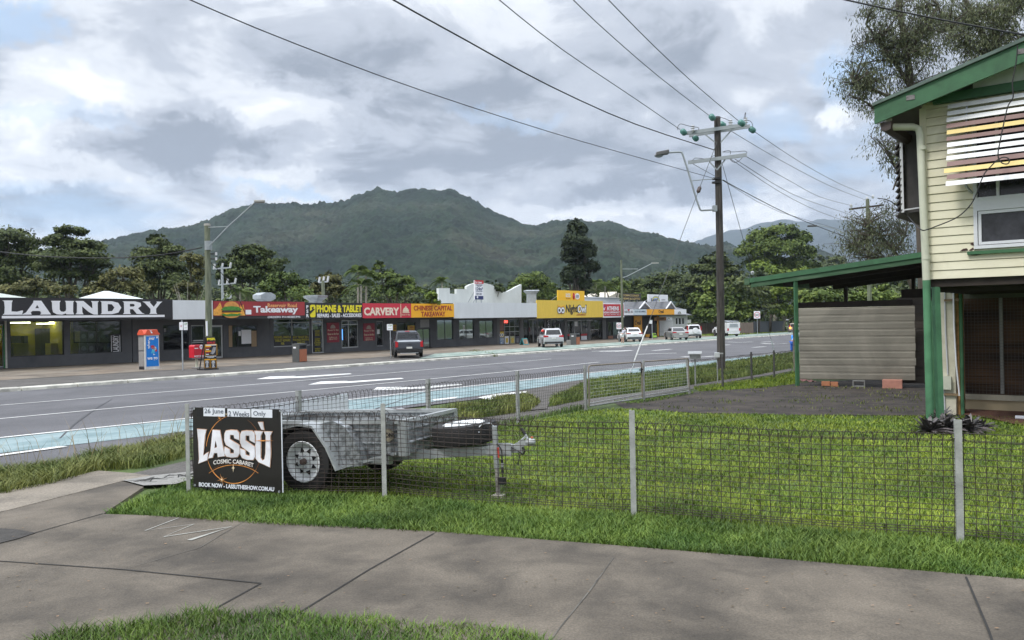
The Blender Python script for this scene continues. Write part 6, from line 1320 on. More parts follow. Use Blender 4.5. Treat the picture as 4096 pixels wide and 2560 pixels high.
bf = at(867.5, 200, 58); FPB = Vector((bf.x, bf.y, G(bf.x, bf.y)))
go = 'wires from the main pole to the pole behind the carport'
for i, (lb, pts) in enumerate((('highest wire from the main pole to the far pole behind the carport', [(755, 132), (800, 162), (840, 184), (872.5, 197)]), ('second wire from the top, leaving the main pole behind its crossarm', [(731, 131), (780, 160), (830, 186), (866, 200)]),
        ('third wire down, leaving the right end of the lower crossarm', [(747, 157), (790, 181), (820, 197), (851, 205.5)]), ('wire leaving the lower crossarm right of the pole with a deep sag', [(735, 159), (790, 193), (830, 208), (868, 220)]),
        ('wire leaving from under the lower crossarm toward the far pole', [(730, 158.5), (780, 192), (820, 212), (866, 228)]), ('wire from the left end of the lower crossarm passing behind the pole', [(693, 164), (722, 180), (780, 212), (866, 236)]),
        ('thick dark bundled cable sagging from the pole to the far street lamp', [(723, 180), (741, 190), (790, 215), (838, 234), (866, 243)]))):
    wire(lb, pts, None, .012 if i < 6 else .02, RUB if i == 6 else CABL, D=(D0, 58), group=go)
def guy(label, pts, gpx, w0, insul, guard):
    A = at(*pts[0], pts[0][1]*0+D0) if len(pts[0]) == 2 else None; Bp = gp(*gpx); o = thing('guy_wire', label, 'guy wire', Bp)
    A = A-Bp; MB().tube([A, (0, 0, 0)], .011, 6).build('stay_cable', CABL, o)
    u = insul; p = A*(1-u); d = A.normalized(); MB().tube([p-d*.14, p-d*.08, p+d*.08, p+d*.14], [.03, .075, .075, .03], 10).build('strain_insulator', mat('insulator_brown', (.06, .04, .035), .4) if w0 else PIN, o)
    a, c = A*(1-guard[0]), A*(1-guard[1]); MB().tube([a, c], .024 if w0 else .018, 8).build('guard_tube', mat('guard_white', (.6, .61, .6), .6, var=.1) if w0 else mat('guard_pale', (.45, .5, .45), .6), o)
    if w0: MB().tube([c, c*.7+Vector((.03, 0, 0)), c*.4, (0, 0, -.1)], .02, 6).build('anchor_rod', SIL, o)
guy('long guy wire with a white guard tube in front of the verge', [(720, 134)], (627.5, 379), 1, .245, (.80, .93))
guy('thin guy wire with a pale insulator down to the verge by the carport', [(722, 163)], (775, 354), 0, .46, (.88, .999))
# far pole behind the carport
o = thing('power_pole', 'distant timber pole with two crossarms rising behind the carport roof', 'pole', FPB); T = lambda px, py, d=0: at(px, py, 58+d)-FPB
MB().tube([(0, 0, -.3), T(867.5, 199)], .17, 10, r2=.12).build('shaft', POLG, o)
MB().bar(T(849, 209.3, .5), T(884, 205, -.5), .09, .12).build('crossarm', WOODD, o); MB().bar(T(850, 231.5, .5), T(884, 227, -.5), .08, .10).build('crossarm', WOODD, o)
for X, Y in ((851, 206), (867, 199), (873, 197)): MB().lathe([(.06, -.1), (.1, 0), (.05, .03), (.09, .08), (.03, .15)], tuple(T(X, Y)), n=10).build('pin_insulator', PIN, o)
MB().tube(curve_pts([T(866, 243), T(850, 237), T(838, 230), T(826, 226.5), T(816, 225.7)]), .03, 6).build('lamp_arm', STL, o); a = T(812, 225.8); MB().box(a.x-.3, a.x+.33, a.y-.12, a.y+.12, a.z-.07, a.z+.05).build('lamp_head', LMP, o, bevel=.03)
# left street lamp pole
b = gp(209, 371); Dl = b.y; lp, PL = pole('lamp_pole', 'green timber street lamp pole in front of the takeaway sign', b, kL(1432, 345), Dl, .19, .15, POLG)
rod(lp, 'lamp_arm', [PL(*kL(1445, 492), -.2), PL(*kL(1575, 358), -.2), PL(*kL(1770, 182), -.2)], .035, STL); rod(lp, 'arm_stay', [PL(*kL(1440, 362), -.2), PL(*kL(1575, 355), -.2)], .02, STL)
a = PL(*kL(1795, 181), -.2); MB().box(a.x-.28, a.x+.28, a.y-.14, a.y+.14, a.z-.08, a.z+.06).build('lamp_head', mat('lamp_pale', (.3, .3, .28), .5), lp, bevel=.04)
t = PL(*kL(1432, 345)); MB().lathe([(.17, -.05), (.17, .06), (.05, .08)], tuple(t), n=12).build('cap', mat('cap_pale', (.4, .38, .34), .6), lp)
MB().lathe([(.2, -.25), (.2, .25)], tuple(PL(*kL(1441, 488))), n=12).build('clamp_band', STL, lp)
for Y in (545, 580): p = PL(*kL(1470, Y)); MB().tube([p-Vector((.5, 0, 0)), p+Vector((.15, 0, 0))], .03, 5).build('service_bracket', DKF, lp); MB().lathe([(.06, -.08), (.06, .08)], tuple(p+Vector((.2, 0, 0))), n=8).build('pin_insulator', PIN, lp)
MB().tube([PL(*z1(2222, 360), -.22), PL(*z1(2228, 520), -.22)], .05, 6).build('cable_guard', WHT, lp)
for lb, pts in (('dark cable sagging left from the green lamp pole', [(202, 247.5), (160, 255), (108, 258), (40, 256), (-30, 248)]),): wire(lb, pts, None, .03, RUB, D=(Dl, Dl+6))
wire('thin cable dropping from the green lamp pole over the takeaway roof', [(210, 262), (225, 277), (238, 297), (246, 316)], None, .02, RUB, D=(Dl, Dl+1.5))
# background poles
def backpole(label, px, ytop, D, m, arms, r=.13):
    p = at(px, ytop, D); b = Vector((p.x, p.y, G(p.x, p.y))); o = thing('background_pole', label, 'pole', b, 0, 'poles behind the shop roofs'); T = lambda x, y: at(x, y, D)-b
    MB().tube([(0, 0, -.2), T(px, ytop)], r, 8).build('shaft', m, o)
    for x0, y0, x1, y1 in arms:
        MB().bar(T(x0, y0), T(x1, y1), .12, .12).build('crossarm', SIL, o)
        for u in (.05, .5, .95): q = T(x0+(x1-x0)*u, y0+(y1-y0)*u); MB().tube([q, q+Vector((.1, 0, .5))], .1, 6).build('insulator', PIN, o)
backpole('grey equipment pole with white insulators behind the left lamp pole', 222, 266, 80, SIL, [(213, 269, 231, 267.5), (218, 285, 236, 283), (222, 298, 231, 298)])
backpole('green pole with a short crossarm behind the phone shop', 323, 280.5, 75, POLG, [(318.5, 282.5, 328, 281.5)], .16)
# far street lamp
b = gp(622.5, 340.5); Df = b.y; fp_, PF = pole('lamp_pole', 'slim green street lamp pole in front of the supermarket sign', b, (621.2, 260), Df, .17, .12, POLG)
rod(fp_, 'lamp_arm', [PF(622, 278), PF(*z4(330, 165)), PF(*z4(620, 15)), PF(*z4(640, 8))], .05, STL, 6); rod(fp_, 'arm_stay', [PF(621.5, 269), PF(*z4(460, 78))], .04, STL, 6); a = PF(655, 263); MB().box(a.x-.45, a.x+.45, a.y-.15, a.y+.15, a.z-.08, a.z+.08).build('lamp_head', mat('lamp_pale', (.3, .3, .28), .5), fp_)
# ---------------- street furniture ----------------
kF = lambda X, Y: (125+X/16.13, 315+Y/16.13)
def lf(px, py, a=None):
    g = gp(px, py, .16 if py < 373 else 0); return Frame(g, SF.a if a is None else a)
def kr(fr, z, X0, Y0, X1, Y1, y=0): return R_(fr, z, X0, Y0, X1, Y1, y)
fr = lf(*kF(325, 882)); pb = fthing('phone_booth', 'payphone booth with a red domed top and a blue advertisement', 'phone booth', fr)
r = kr(fr, kF, 325, 322, 552, 880); w, h = r[1], r[3]; dp = .6
MB().box(0, w, 0, .06, 0, h).build('front_frame', mat('booth_white', (.6, .6, .58), .5), pb); MB().box(.03, .07, .07, dp, 0, h).build('louvred_side', GRY, pb); MB().box(w-.07, w-.03, .07, dp, 0, h).build('side_panel', GRY, pb); MB().box(0, w, dp-.05, dp, .0, h).build('back_panel', GRY, pb)
for k in range(30):
    if 15 <= k <= 16: continue
    z = .2+k*(h-.3)/30; MB().bar((-.005, .08, z), (-.005, dp-.03, z), .03, .035).build('louvre', mat('louvre_pale', (.36, .35, .34), .6), pb)
MB().box(-.006, .0, .08, dp-.02, 0, .14).build('dark_base', BLK, pb)
ad = kr(fr, kF, 342, 342, 540, 828); AB = mat('advert_blue', (.005, .19, .62), .4, var=.04); MB().box(ad[0], ad[1], -.012, 0, ad[2], ad[3]).build('advert', AB, pb)
def tx(fr, z, s, m, X0, Y0, X1, Y1, y, p, b=.02, **k): return text('lettering', s, m, *kr(fr, z, X0, Y0, X1, Y1, y), y, p, b, **k)
tx(fr, kF, 'ever', WHT, 385, 362, 478, 402, -.014, pb); tx(fr, kF, 'wher', WHT, 358, 400, 400, 545, -.014, pb, rot=True); tx(fr, kF, 'we go', WHT, 358, 680, 525, 738, -.014, pb)
for pts, m_ in (([(415, 500), (440, 488), (470, 495), (520, 560), (518, 585), (490, 590), (470, 560), (430, 540)], RED), ([(440, 520), (470, 500), (500, 520), (505, 560), (480, 570)], WHT), ([(450, 545), (482, 560), (470, 625), (455, 625)], mat('ad_cyan', (.1, .5, .7), .5)), ([(440, 545), (460, 550), (440, 620), (425, 615)], mat('ad_cyan', (.1, .5, .7), .5)), ([(455, 625), (490, 640), (460, 648)], WHT), ([(505, 350), (535, 345), (528, 372), (508, 380)], WHT)):
    MB().prism([fr.hit(*kF(*q), -.02) for q in pts], -.021, -.013).build('advert_figure', m_, pb)
RB = mat('booth_red', (.62, .09, .04), .5, var=.06); zt2 = fr.hit(*kF(430, 236), 0)[1]
MB().prism([(-.04, h), (w+.04, h), (w+.03, h+.08), (w-.05, h+.13), (w-.12, h+.30), (w*.62, zt2+.0), (w*.4, zt2), (.13, h+.30), (.04, h+.13), (-.03, h+.08)], -.05, dp+.03).build('dome', RB, pb, bevel=.02)
MB().prismx([(-.05, h), (dp+.04, h), (dp+.02, h+.10), (dp-.15, h+.3), (.15, h+.3), (-.03, h+.1)], -.055, .3).build('dome_side', RB, pb, bevel=.02)
MB().prism([fr.hit(*kF(*q), -.055) for q in ((395, 250), (440, 248), (420, 262), (442, 280), (440, 298), (415, 290), (415, 270))], -.062, -.052).build('emblem', WHT, pb)
MB().box(-.06, w+.1, -.08, dp+.1, -.12, .0).build('plinth', mat('plinth', (.4, .38, .34), .9), pb)
def signpost(label, z, X, Yb, Ytop, plates, g='street signs on posts', off=.16, m=None):
    px, py = z(X, Yb); b = gp(px, py, off); fr = Frame(b, -atan2(b.x, b.y)*.3); o = fthing('street_sign', label, 'sign', fr, g)
    zt_ = fr.hit(*z(X, Ytop), 0)[1]; MB().tube([(0, 0, -.1), (0, 0, zt_)], .035, 8).build('post', SIL, o)
    for (X0, Y0, X1, Y1, kind) in plates:
        r = kr(fr, z, X0, Y0, X1, Y1, -.05); w, h = r[1]-r[0], r[3]-r[2]; q = MB().box(r[0], r[1], -.052, -.04, r[2], r[3]).build('plate', WHT, o, bevel=.02); cx_, cz_ = (r[0]+r[1])/2, (r[2]+r[3])/2
        if kind == '60':
            rr = min(w, h)*.46; MB().lathe([(rr*.82, -.004), (rr, -.004), (rr, .0), (rr*.82, 0), (rr*.82, -.004)], (cx_, -.053, cz_), 'Y', 28, cap=False).build('red_ring', RED, q); text('lettering', '60', BLK, cx_-rr*.6, cx_+rr*.6, cz_-rr*.42, cz_+rr*.42, -.054, q, .01, d=.004)
        elif kind == 'P': text('lettering', '1/2P', GRN, r[0]+w*.2, r[1]-w*.12, cz_+h*.15, r[3]-h*.1, -.054, q, .01, d=.004); MB().box(r[0]+w*.2, r[1]-w*.2, -.055, -.053, cz_-h*.25, cz_-h*.2).build('arrow_bar', GRN, q)
        elif kind == 'S': rr = w*.25; MB().lathe([(rr*.7, -.003), (rr, -.003), (rr, 0), (rr*.7, 0), (rr*.7, -.003)], (cx_, -.053, cz_), 'Y', 16, cap=False).build('red_ring', RED, q); text('lettering', 'S', BLK, cx_-rr*.3, cx_+rr*.3, cz_-rr*.4, cz_+rr*.4, -.054, q, .02, d=.003)
    return o
signpost('double white parking plates on a post between the phone booth and the post box', kF, 933, 888, 85, [(875, 116, 936, 243, 'S'), (944, 116, 1010, 243, 'P')])
signpost('small white parking plate on a thin post left of the dark ute', z2, 1918, 752, 395, [(1876, 394, 1938, 460, 'P')])
signpost('parking plate on a post between the orange door and the silver sedan', z4, 633, 942, 695, [(598, 696, 632, 740, 'P')])
signpost('parking plate on a post behind the white boxy four-wheel drive', z4, 1081, 860, 692, [(1061, 693, 1101, 735, 'P')])
signpost('speed limit 60 sign beside the slim far lamp pole', z4, 232, 965, 726, [(200, 727, 258, 806, '60')])
signpost('speed limit 60 sign standing alone on the verge right of the big pole', z4, 1906, 884, 588, [(1862, 588, 1938, 678, '60')])
signpost('small blank white sign beside the grey fence at the far right', z4, 2276, 838, 690, [(2250, 686, 2282, 698, '')])
# post box
fr = lf(*kF(1207, 852)); o = fthing('post_box', 'red street post box on a short pale leg beside the tall black sign', 'post box', fr); r = kr(fr, kF, 1115, 482, 1275, 690); w = (r[1]-r[0])/2; cxx = (r[0]+r[1])/2
RDP = mat('post_red', (.55, .015, .03), .35, var=.05)
MB().prism([(cxx-w, r[2]), (cxx+w, r[2]), (cxx+w, r[3]-.08), (cxx+w*.8, r[3]), (cxx-w*.8, r[3]), (cxx-w, r[3]-.08)], -.0, .5).build('box', RDP, o, bevel=.02); MB().tube([(cxx, .25, -.1), (cxx, .25, r[2])], .07, 10).build('leg', PIP, o); MB().box(cxx-.2, cxx+.2, .05, .45, -.02, .03).build('foot', GRY, o)
tx(fr, kF, 'POST POST', WHT, 1122, 650, 1274, 682, -.005, o); q = kr(fr, kF, 1200, 485, 1265, 545); MB().lathe([((q[1]-q[0])*.5, -.004), ((q[1]-q[0])*.5, 0)], ((q[0]+q[1])/2, -.001, (q[2]+q[3])/2), 'Y', 20).build('emblem_disc', WHT, o); MB().box((q[0]+q[1])/2-.05, (q[0]+q[1])/2+.02, -.008, -.005, q[2]+.08, q[3]-.06).build('emblem_mark', RDP, o); q = kr(fr, kF, 1120, 530, 1180, 545); MB().box(q[0], q[1], -.004, 0, q[2], q[3]).build('slot_label', WHT, o)
# tall sale sign
fr = lf(*kF(1375, 882)); o = fthing('sale_sign', 'tall black pavement sign lettered PSR SALE leaning by the green lamp pole', 'sign', fr)
r = kr(fr, kF, 1280, 350, 1485, 880); MB().hexa([(r[0], 0, 0), (r[1], 0, 0), (r[1], .05, 0), (r[0], .05, 0)], [(r[0]+.05, .1, r[3]), (r[1]-.03, .1, r[3]), (r[1]-.03, .15, r[3]), (r[0]+.05, .15, r[3])]).build('board', BLK, o); MB().box(r[0]-.06, r[1], -.12, .6, -.03, .05).build('foot', BLK, o); MB().bar((r[0]+.1, .6, 0), (r[0]+.12, .16, r[3]*.95), .04, .04).build('rear_leg', BLK, o); MB().bar((r[1]-.1, .6, 0), (r[1]-.12, .16, r[3]*.95), .04, .04).build('rear_leg', BLK, o)
tx(fr, kF, 'PSR', YEL, 1322, 368, 1460, 408, -.01, o, .05); tx(fr, kF, 'SALE', RED, 1322, 430, 1452, 463, -.01, o, .05)
def fpan(X0, Y0, X1, Y1, m, y=-.012, n='panel'): q = kr(fr, kF, X0, Y0, X1, Y1, y); return MB().box(q[0], q[1], y-.006, y, q[2], q[3]).build(n, m, o)
fpan(1290, 472, 1484, 654, CHY, -.004); fpan(1296, 478, 1478, 650, BLK, -.012); fpan(1298, 478, 1472, 492, WHT, -.02)
for Y in (495, 572): fpan(1298, Y, 1388, Y+22, CHY, -.02)
tx(fr, kF, '$99', RED, 1308, 522, 1365, 545, -.02, o, .03); tx(fr, kF, '$199', RED, 1303, 598, 1362, 618, -.02, o, .03); fpan(1306, 550, 1354, 564, WHT, -.02); fpan(1306, 628, 1350, 642, WHT, -.02)
MB().prism([fr.hit(*kF(*q), -.02) for q in ((1400, 575), (1425, 512), (1468, 522), (1450, 600), (1415, 635), (1375, 620))], -.026, -.02).build('phone_picture', mat('phone_grey', (.3, .3, .32), .5, var=.6, scale=6), o)
tx(fr, kF, 'PHONE SALES REPAIRS\nACCESSORIES', WHT, 1295, 660, 1470, 690, -.01, o, .03)
for X in (1282, 1382): fpan(X, 708, X+90, 855, CHY, -.004); fpan(X+5, 728, X+85, 850, BLK, -.012); tx(fr, kF, 'SCREENS\nBATTERIES\nCABLES\nCASES\nTABLETS', WHT, X+16, 736, X+66, 846, -.02, o, .03)
# bins
BRN = mat('bin_timber', (.34, .12, .06), .8, var=.2, scale=3, stretch=(12, 1, 1)); BGR = mat('bin_grey', (.075, .08, .08), .6)
def bin_(label, z, Xc, X0, X1, Y0, Yb):
    fr = lf(*z(Xc, Yb)); o = fthing('litter_bin', label, 'bin', fr, 'timber fronted litter bins'); r = kr(fr, z, Xc, Y0, X1, Yb); w, h = r[1], r[3]; k = w*1.05
    MB().box(.0, w, .02, k, 0, h-.32).build('body', BGR, o); MB().box(.03, w-.03, 0, .02, .03, h-.36).build('timber_front', BRN, o); MB().box(.0, w, .02, k, h-.12, h).build('lid', BGR, o)
    for x in (0, w-.05): MB().box(x, x+.05, .0, k, h-.32, h-.12).build('side_cheek', BGR, o)
    MB().box(.05, w-.05, .15, k, h-.32, h-.12).build('inner_liner', BLK, o); q = MB().box(-.01, .0, .3, .55, h-.3, h-.2).build('sticker', WHT, o)
bin_('litter bin with a timber front outside the phone repair shop', z2, 935, 850, 1018, 602, 803)
bin_('litter bin with a timber front outside the convenience store', z3, 1832, 1762, 1876, 858, 998)
fr = lf(*z3(1762, 998)); r = kr(fr, z3, 1762, 938, 1806, 998); o = MB().box(r[0], r[1], 0, .5, 0, r[3]).build('planter_box', mat('planter_grey', (.2, .2, .19), .8), bevel=.03); o.location = fr.O; o.rotation_euler = (0, 0, fr.a); tag(o, 'low grey concrete planter box left of the second litter bin', 'planter')
def aboard(label, z, X0, Y0, X1, Y1, m, pic, txt=None):
    fr = lf(*z(X0, Y1)); r = kr(fr, z, X0, Y0, X1, Y1); h = r[3]; w = r[1]; o = fthing('pavement_sign', label, 'sign', fr); 
    for nm, a, b in (('front_board', 0, .2), ('rear_board', .5, .25)): MB().hexa([(0, a, 0), (w, a, 0), (w, a+.03, 0), (0, a+.03, 0)], [(0, b, h), (w, b, h), (w, b+.03, h), (0, b+.03, h)]).build(nm, m, o)
    MB().hexa([(w*.12, .005, h*.15), (w*.88, .005, h*.15), (w*.88, .02, h*.15), (w*.12, .02, h*.15)], [(w*.12, .15, h*.88), (w*.88, .15, h*.88), (w*.88, .17, h*.88), (w*.12, .17, h*.88)]).build('poster', pic, o)
    if txt: text('lettering', txt, BLK, w*.2, w*.8, h*.5, h*.8, .03, o, .04)
aboard('teal framed pavement sign in the doorway of the convenience store', z3, 1195, 918, 1256, 998, mat('aboard_teal', (.05, .3, .32), .5), mat('aboard_pic', (.35, .2, .12), .6, var=.6, scale=3))
aboard('lime green pavement sign outside the tobacconist', z4, 636, 848, 696, 918, BLK, mat('aboard_lime', (.30, .55, .02), .5), 'OPEN')
# letterboxes by the gate
kZ = lambda X, Y: (570+X/10.52, 345+Y/10.52); b = gp(*kZ(1320, 425)); lfz = Frame(b, radians(-12)); o = fthing('letterbox', 'grey metal letterbox on a thin post beside the gate', 'letterbox', lfz)
r = kr(lfz, kZ, 1258, 92, 1372, 148); MB().box(r[0], r[1], -.1, .15, r[2], r[3]-.02).build('box', GALV, o); q = kr(lfz, kZ, 1240, 75, 1388, 92); MB().hexa([(q[0], -.18, q[2]-.01), (q[1], -.18, q[2]-.01), (q[1], .2, q[3]-.0), (q[0], .2, q[3])], [(q[0], -.18, q[2]+.01), (q[1], -.18, q[2]+.01), (q[1], .2, q[3]+.02), (q[0], .2, q[3]+.02)]).build('lid', GALV, o); MB().tube([(0, 0, -.1), (0, 0, r[2])], .02, 8).build('post', GALV, o); MB().box(r[1]-.01, r[1]+.004, -.08, .12, r[2]+.03, r[3]-.05).build('slot', BLK, o)
b = gp(*kZ(1545, 420)); lfz = Frame(b, radians(-12)); o = fthing('letterbox', 'small pale meter-like letterbox just left of the power pole', 'letterbox', lfz); r = kr(lfz, kZ, 1520, 80, 1575, 132); MB().box(r[0], r[1], -.08, .1, r[2], r[3]).build('box', mat('pale_box', (.42, .44, .44), .6), o, bevel=.01); MB().tube([((r[0]+r[1])/2, 0, -.1), ((r[0]+r[1])/2, 0, r[2])], .02, 6).build('post', GALV, o); q = kr(lfz, kZ, 1570, 82, 1612, 96); MB().box(q[0], q[1], -.05, .0, q[2], q[3]).build('flap', GALV, o)
# far fences
def longfence(label, z, X0, X1, Yt, Yb, m, mp_, step):
    a, b = gp(*z(X0, Yb)), gp(*z(X1, Yb+ (0 if X1 < 1900 else -8))); d = b-a; L_ = sqrt(d.x**2+d.y**2); fr = Frame(a, atan2(d.y, d.x)); h = fr.hit(*z(X0, Yt), 0)[1]; o = fthing('boundary_fence', label, 'fence', fr)
    n = int(L_/step); gz = d.z/L_
    for k in range(n+1): x = L_*k/n; MB().box(x-.06, x+.06, -.05, .05, gz*x-.2, gz*x+h+.05).build('post', mp_, o)
    for k in range(n): x0, x1 = L_*k/n+.065, L_*(k+1)/n-.065; MB().hexa([(x0, -.02, gz*x0), (x1, -.02, gz*x1), (x1, .02, gz*x1), (x0, .02, gz*x0)], [(x0, -.02, gz*x0+h), (x1, -.02, gz*x1+h), (x1, .02, gz*x1+h), (x0, .02, gz*x0+h)]).build('panel', m, o)
longfence('brown timber paling fence behind the parked cars', z4, 1118, 1853, 735, 870, mat('paling_brown', (.13, .105, .09), .9, var=.3, scale=2, stretch=(8, 8, .5)), mat('paling_post', (.16, .13, .11), .9), 2.6)
longfence('blue-grey panel fence right of the brown paling fence', z4, 1857, 2234, 715, 845, mat('panel_bluegrey', (.12, .135, .16), .7, var=.06), mat('panel_post', (.07, .08, .1), .7), 2.6)
# ---------------- vehicles (x forward, origin under the rear bumper) ----------------
def paint(n, c): return mat(n, c, .25, metal=.15, var=.03, scale=2, coat=.6)
CGL = mat('car_glass', (.012, .014, .016), .06, var=.2, scale=3); CBL = mat('car_black_trim', (.015, .015, .016), .55); TLR = mat('tail_light', (.40, .01, .015), .25, var=.2, scale=8); RMS = mat('alloy', (.35, .36, .37), .35, metal=.7)
PLT = mat('number_plate', (.62, .62, .58), .5, var=.25, scale=30)
def car(name, label, cat, px, py, hd, K, pm, off=.16, plate='', extra=None, sc=1.):
    b = gp(px, py, off); a = pi/2-radians(hd); o = thing(name, label, cat, b, a, 'vehicles parked at the shops'); o.scale = (sc,)*3
    L_, W, Hh, bl = K['L'], K['W'], K['H'], K['belt']; w = W/2; c = K['cab']; R = K.get('R', .34); ax = K['ax']
    prof = K['prof']
    bd = MB(); hw = [(x, z) for x, z in prof]; n = len(hw); vs = []
    for yy, k in ((-w, 0), (-w*.93, 1), (w*.93, 1), (w, 0)):
        cxm = L_/2
        for x, z in hw: vs.append((x if k else cxm+(x-cxm)*.985, yy, z if k else (z-.0 if z < .6 else z-.10)))
    F4 = [(j*n+i, j*n+(i+1) % n, (j+1)*n+(i+1) % n, (j+1)*n+i) for j in range(3) for i in range(n)]+[tuple(range(n))[::-1], tuple(range(3*n, 4*n))]
    bd.add(vs, F4); bd.build('body', pm, o, bevel=.03, smooth=True, auto=35)
    x0, x1, t0, t1 = c; wb, wt = w*.93, w*.74; zb, zt = bl-.05, Hh
    MB().hexa([(x0, -wb, zb), (x1, -wb, zb), (x1, wb, zb), (x0, wb, zb)], [(t0, -wt, zt-.05), (t1, -wt, zt-.05), (t1, wt, zt-.05), (t0, wt, zt-.05)]).build('cabin', pm, o, bevel=.04, smooth=True, auto=35)
    MB().hexa([(t0+.02, -wt+.05, zt-.055), (t1-.05, -wt+.05, zt-.055), (t1-.05, wt-.05, zt-.055), (t0+.02, wt-.05, zt-.055)], [(t0+.1, -wt+.12, zt), (t1-.2, -wt+.12, zt), (t1-.2, wt-.12, zt), (t0+.1, wt-.12, zt)]).build('roof', pm, o, bevel=.01)
    def cab(u, v, s, e=.006):   # u along, v up on side s
        xb = x0+(x1-x0)*u; xt = t0+(t1-t0)*u; x = xb+(xt-xb)*v; y = (wb+(wt-wb)*v+e)*s; return (x, y, zb+(zt-.05-zb)*v)
    for s in (-1, 1):
        for u0, u1, v0, v1 in K['win']:
            q = [cab(u0, v0, s), cab(u1, v0, s), cab(u1-(.05 if u1 > .9 else 0), v1, s), cab(u0+(.02 if u0 < .1 else 0), v1, s)]; MB().add(q, [(0, 1, 2, 3)]).build('side_window', CGL, o)
    def rear(u, v, e=.008): xb = x0+(t0-x0)*v; y = (wb+(wt-wb)*v)*u; return (xb-e, y, zb+(zt-.05-zb)*v)
    v0, v1 = K.get('rw', (.25, .88)); MB().add([rear(-.86, v0), rear(.86, v0), rear(.84, v1), rear(-.84, v1)], [(0, 1, 2, 3)]).build('rear_window', CGL, o)
    fx = lambda v: x1+(t1-x1)*v+.008; MB().add([(fx(.15), -wb*.85, zb+(zt-.05-zb)*.15), (fx(.15), wb*.85, zb+(zt-.05-zb)*.15), (fx(.9), wt*.88, zb+(zt-.05-zb)*.9), (fx(.9), -wt*.88, zb+(zt-.05-zb)*.9)], [(0, 1, 2, 3)]).build('windscreen', CGL, o)
    for x in ax:
        for s in (-1, 1):
            wh = wheel(o, (x, s*(w-.10), R), R, .22, rim=RMS, face=s)
            MB().lathe([(R*1.22, 0), (R*1.22, .012)], (x, s*(w+.0)-(.012 if s < 0 else 0), R+.04), 'Y', 20).build('wheel_arch', CBL, o); 
            wh.location.y = s*(w-.075)
    zl = K['lz']; th = K.get('lh', .16); lw = K.get('lw', .32)
    for s in (-1, 1):
        MB().hexa([(-.025, s*(w-.01), zl), (-.025, s*(w-lw), zl+.02), (-.025, s*(w-lw), zl+th*.8), (-.025, s*(w-.03), zl+th)], [(.28, s*(w+.006), zl+.02), (.03, s*(w-lw), zl+.02), (.03, s*(w-lw), zl+th*.8), (.28, s*(w-.02), zl+th)]).build('tail_light', TLR, o)
        MB().box(L_-.2, L_-.05, *sorted((s*(w-.35), s*(w-.06))), .62, .76).build('headlight', SIL, o)
        m = MB().box(x1-.35, x1-.25, *sorted((s*(w+.02), s*(w+.2))), bl-.02, bl+.13).build('wing_mirror', K.get('mm', pm), o, bevel=.03)
        for u in (.42,): MB().bar((x0+(x1-x0)*.35, s*(w+.006), bl-.2), (x0+(x1-x0)*.35+.16, s*(w+.006), bl-.2), .012, .03).build('door_handle', K.get('hm', CBL), o)
    MB().box(-.06, .12, -w*.9, w*.9, .32, .52).build('rear_bumper', K.get('bm', CBL), o, bevel=.03)
    MB().box(-.07, -.055, -.6, .6, .30, .34).build('bumper_trim', SIL, o)
    pz = K.get('pz', .62); q = MB().box(-.075, -.03, -.19, .19, pz, pz+.12).build('number_plate', PLT, o)
    if extra: extra(o, w)
    return o
def xute(o, w):
    MB().box(-.01, .02, -w*.84, w*.84, .62, 1.02).build('tailgate', o.children[0].data.materials[0], o, bevel=.02); MB().box(-.03, -.01, -.12, .12, .88, .93).build('tailgate_handle', CBL, o)
    MB().hexa([(.03, -w*.86, 1.09), (1.75, -w*.86, 1.09), (1.75, w*.86, 1.09), (.03, w*.86, 1.09)], [(.06, -w*.8, 1.13), (1.75, -w*.8, 1.15), (1.75, w*.8, 1.15), (.06, w*.8, 1.13)]).build('tray_cover', SIL, o)
    for s in (-1, 1): MB().tube([(.5, s*w*.86, 1.1), (1.2, s*w*.78, 1.55), (1.75, s*w*.7, 1.68)], .045, 8).build('sports_bar', CBL, o)
    MB().tube([(1.2, -w*.78, 1.55), (1.2, w*.78, 1.55)], .045, 8).build('sports_bar', CBL, o); MB().tube([(-.18, 0, .42), (-.05, 0, .42)], .04, 8).build('tow_ball', CBL, o); MB().box(-.075, -.05, -.6, .6, .45, .62).build('bumper_step', CBL, o)
    MB().tube([(1.8, -.16, 1.76), (1.8, .16, 1.76)], .03, 6).build('brake_lamp', TLR, o)
UTE = dict(L=5.3, W=1.88, H=1.80, belt=1.12, cab=(1.75, 4.25, 1.98, 3.5), ax=(1.15, 4.35), R=.39, win=((.08, .48, .25, .88), (.52, .94, .25, .88)), lz=.72, lh=.42, lw=.20, pz=.62, prof=[(0, .55), (.0, 1.08), (.08, 1.12), (4.2, 1.12), (5.1, 1.02), (5.28, .85), (5.3, .5), (4.9, .42), (.4, .42)])
SUV = dict(L=4.65, W=1.81, H=1.70, belt=1.02, cab=(.10, 3.6, .42, 2.8), ax=(.95, 3.65), R=.35, win=((.06, .24, .3, .86), (.27, .55, .25, .88), (.58, .92, .25, .88)), lz=.92, lh=.18, lw=.42, pz=.78, prof=[(.02, .45), (-.04, .62), (.0, .95), (.1, 1.02), (3.6, 1.02), (4.45, .90), (4.62, .72), (4.65, .40), (4.4, .30), (.3, .30)])
CX = dict(SUV, L=4.3, W=1.77, H=1.55, belt=.98, cab=(.10, 3.35, .62, 2.45), rw=(.35, .85), ax=(.85, 3.4), lz=.88, lh=.13, lw=.46, prof=[(.02, .45), (-.05, .62), (.0, .92), (.12, .98), (3.3, .98), (4.1, .88), (4.27, .70), (4.3, .38), (4.1, .30), (.3, .30)])
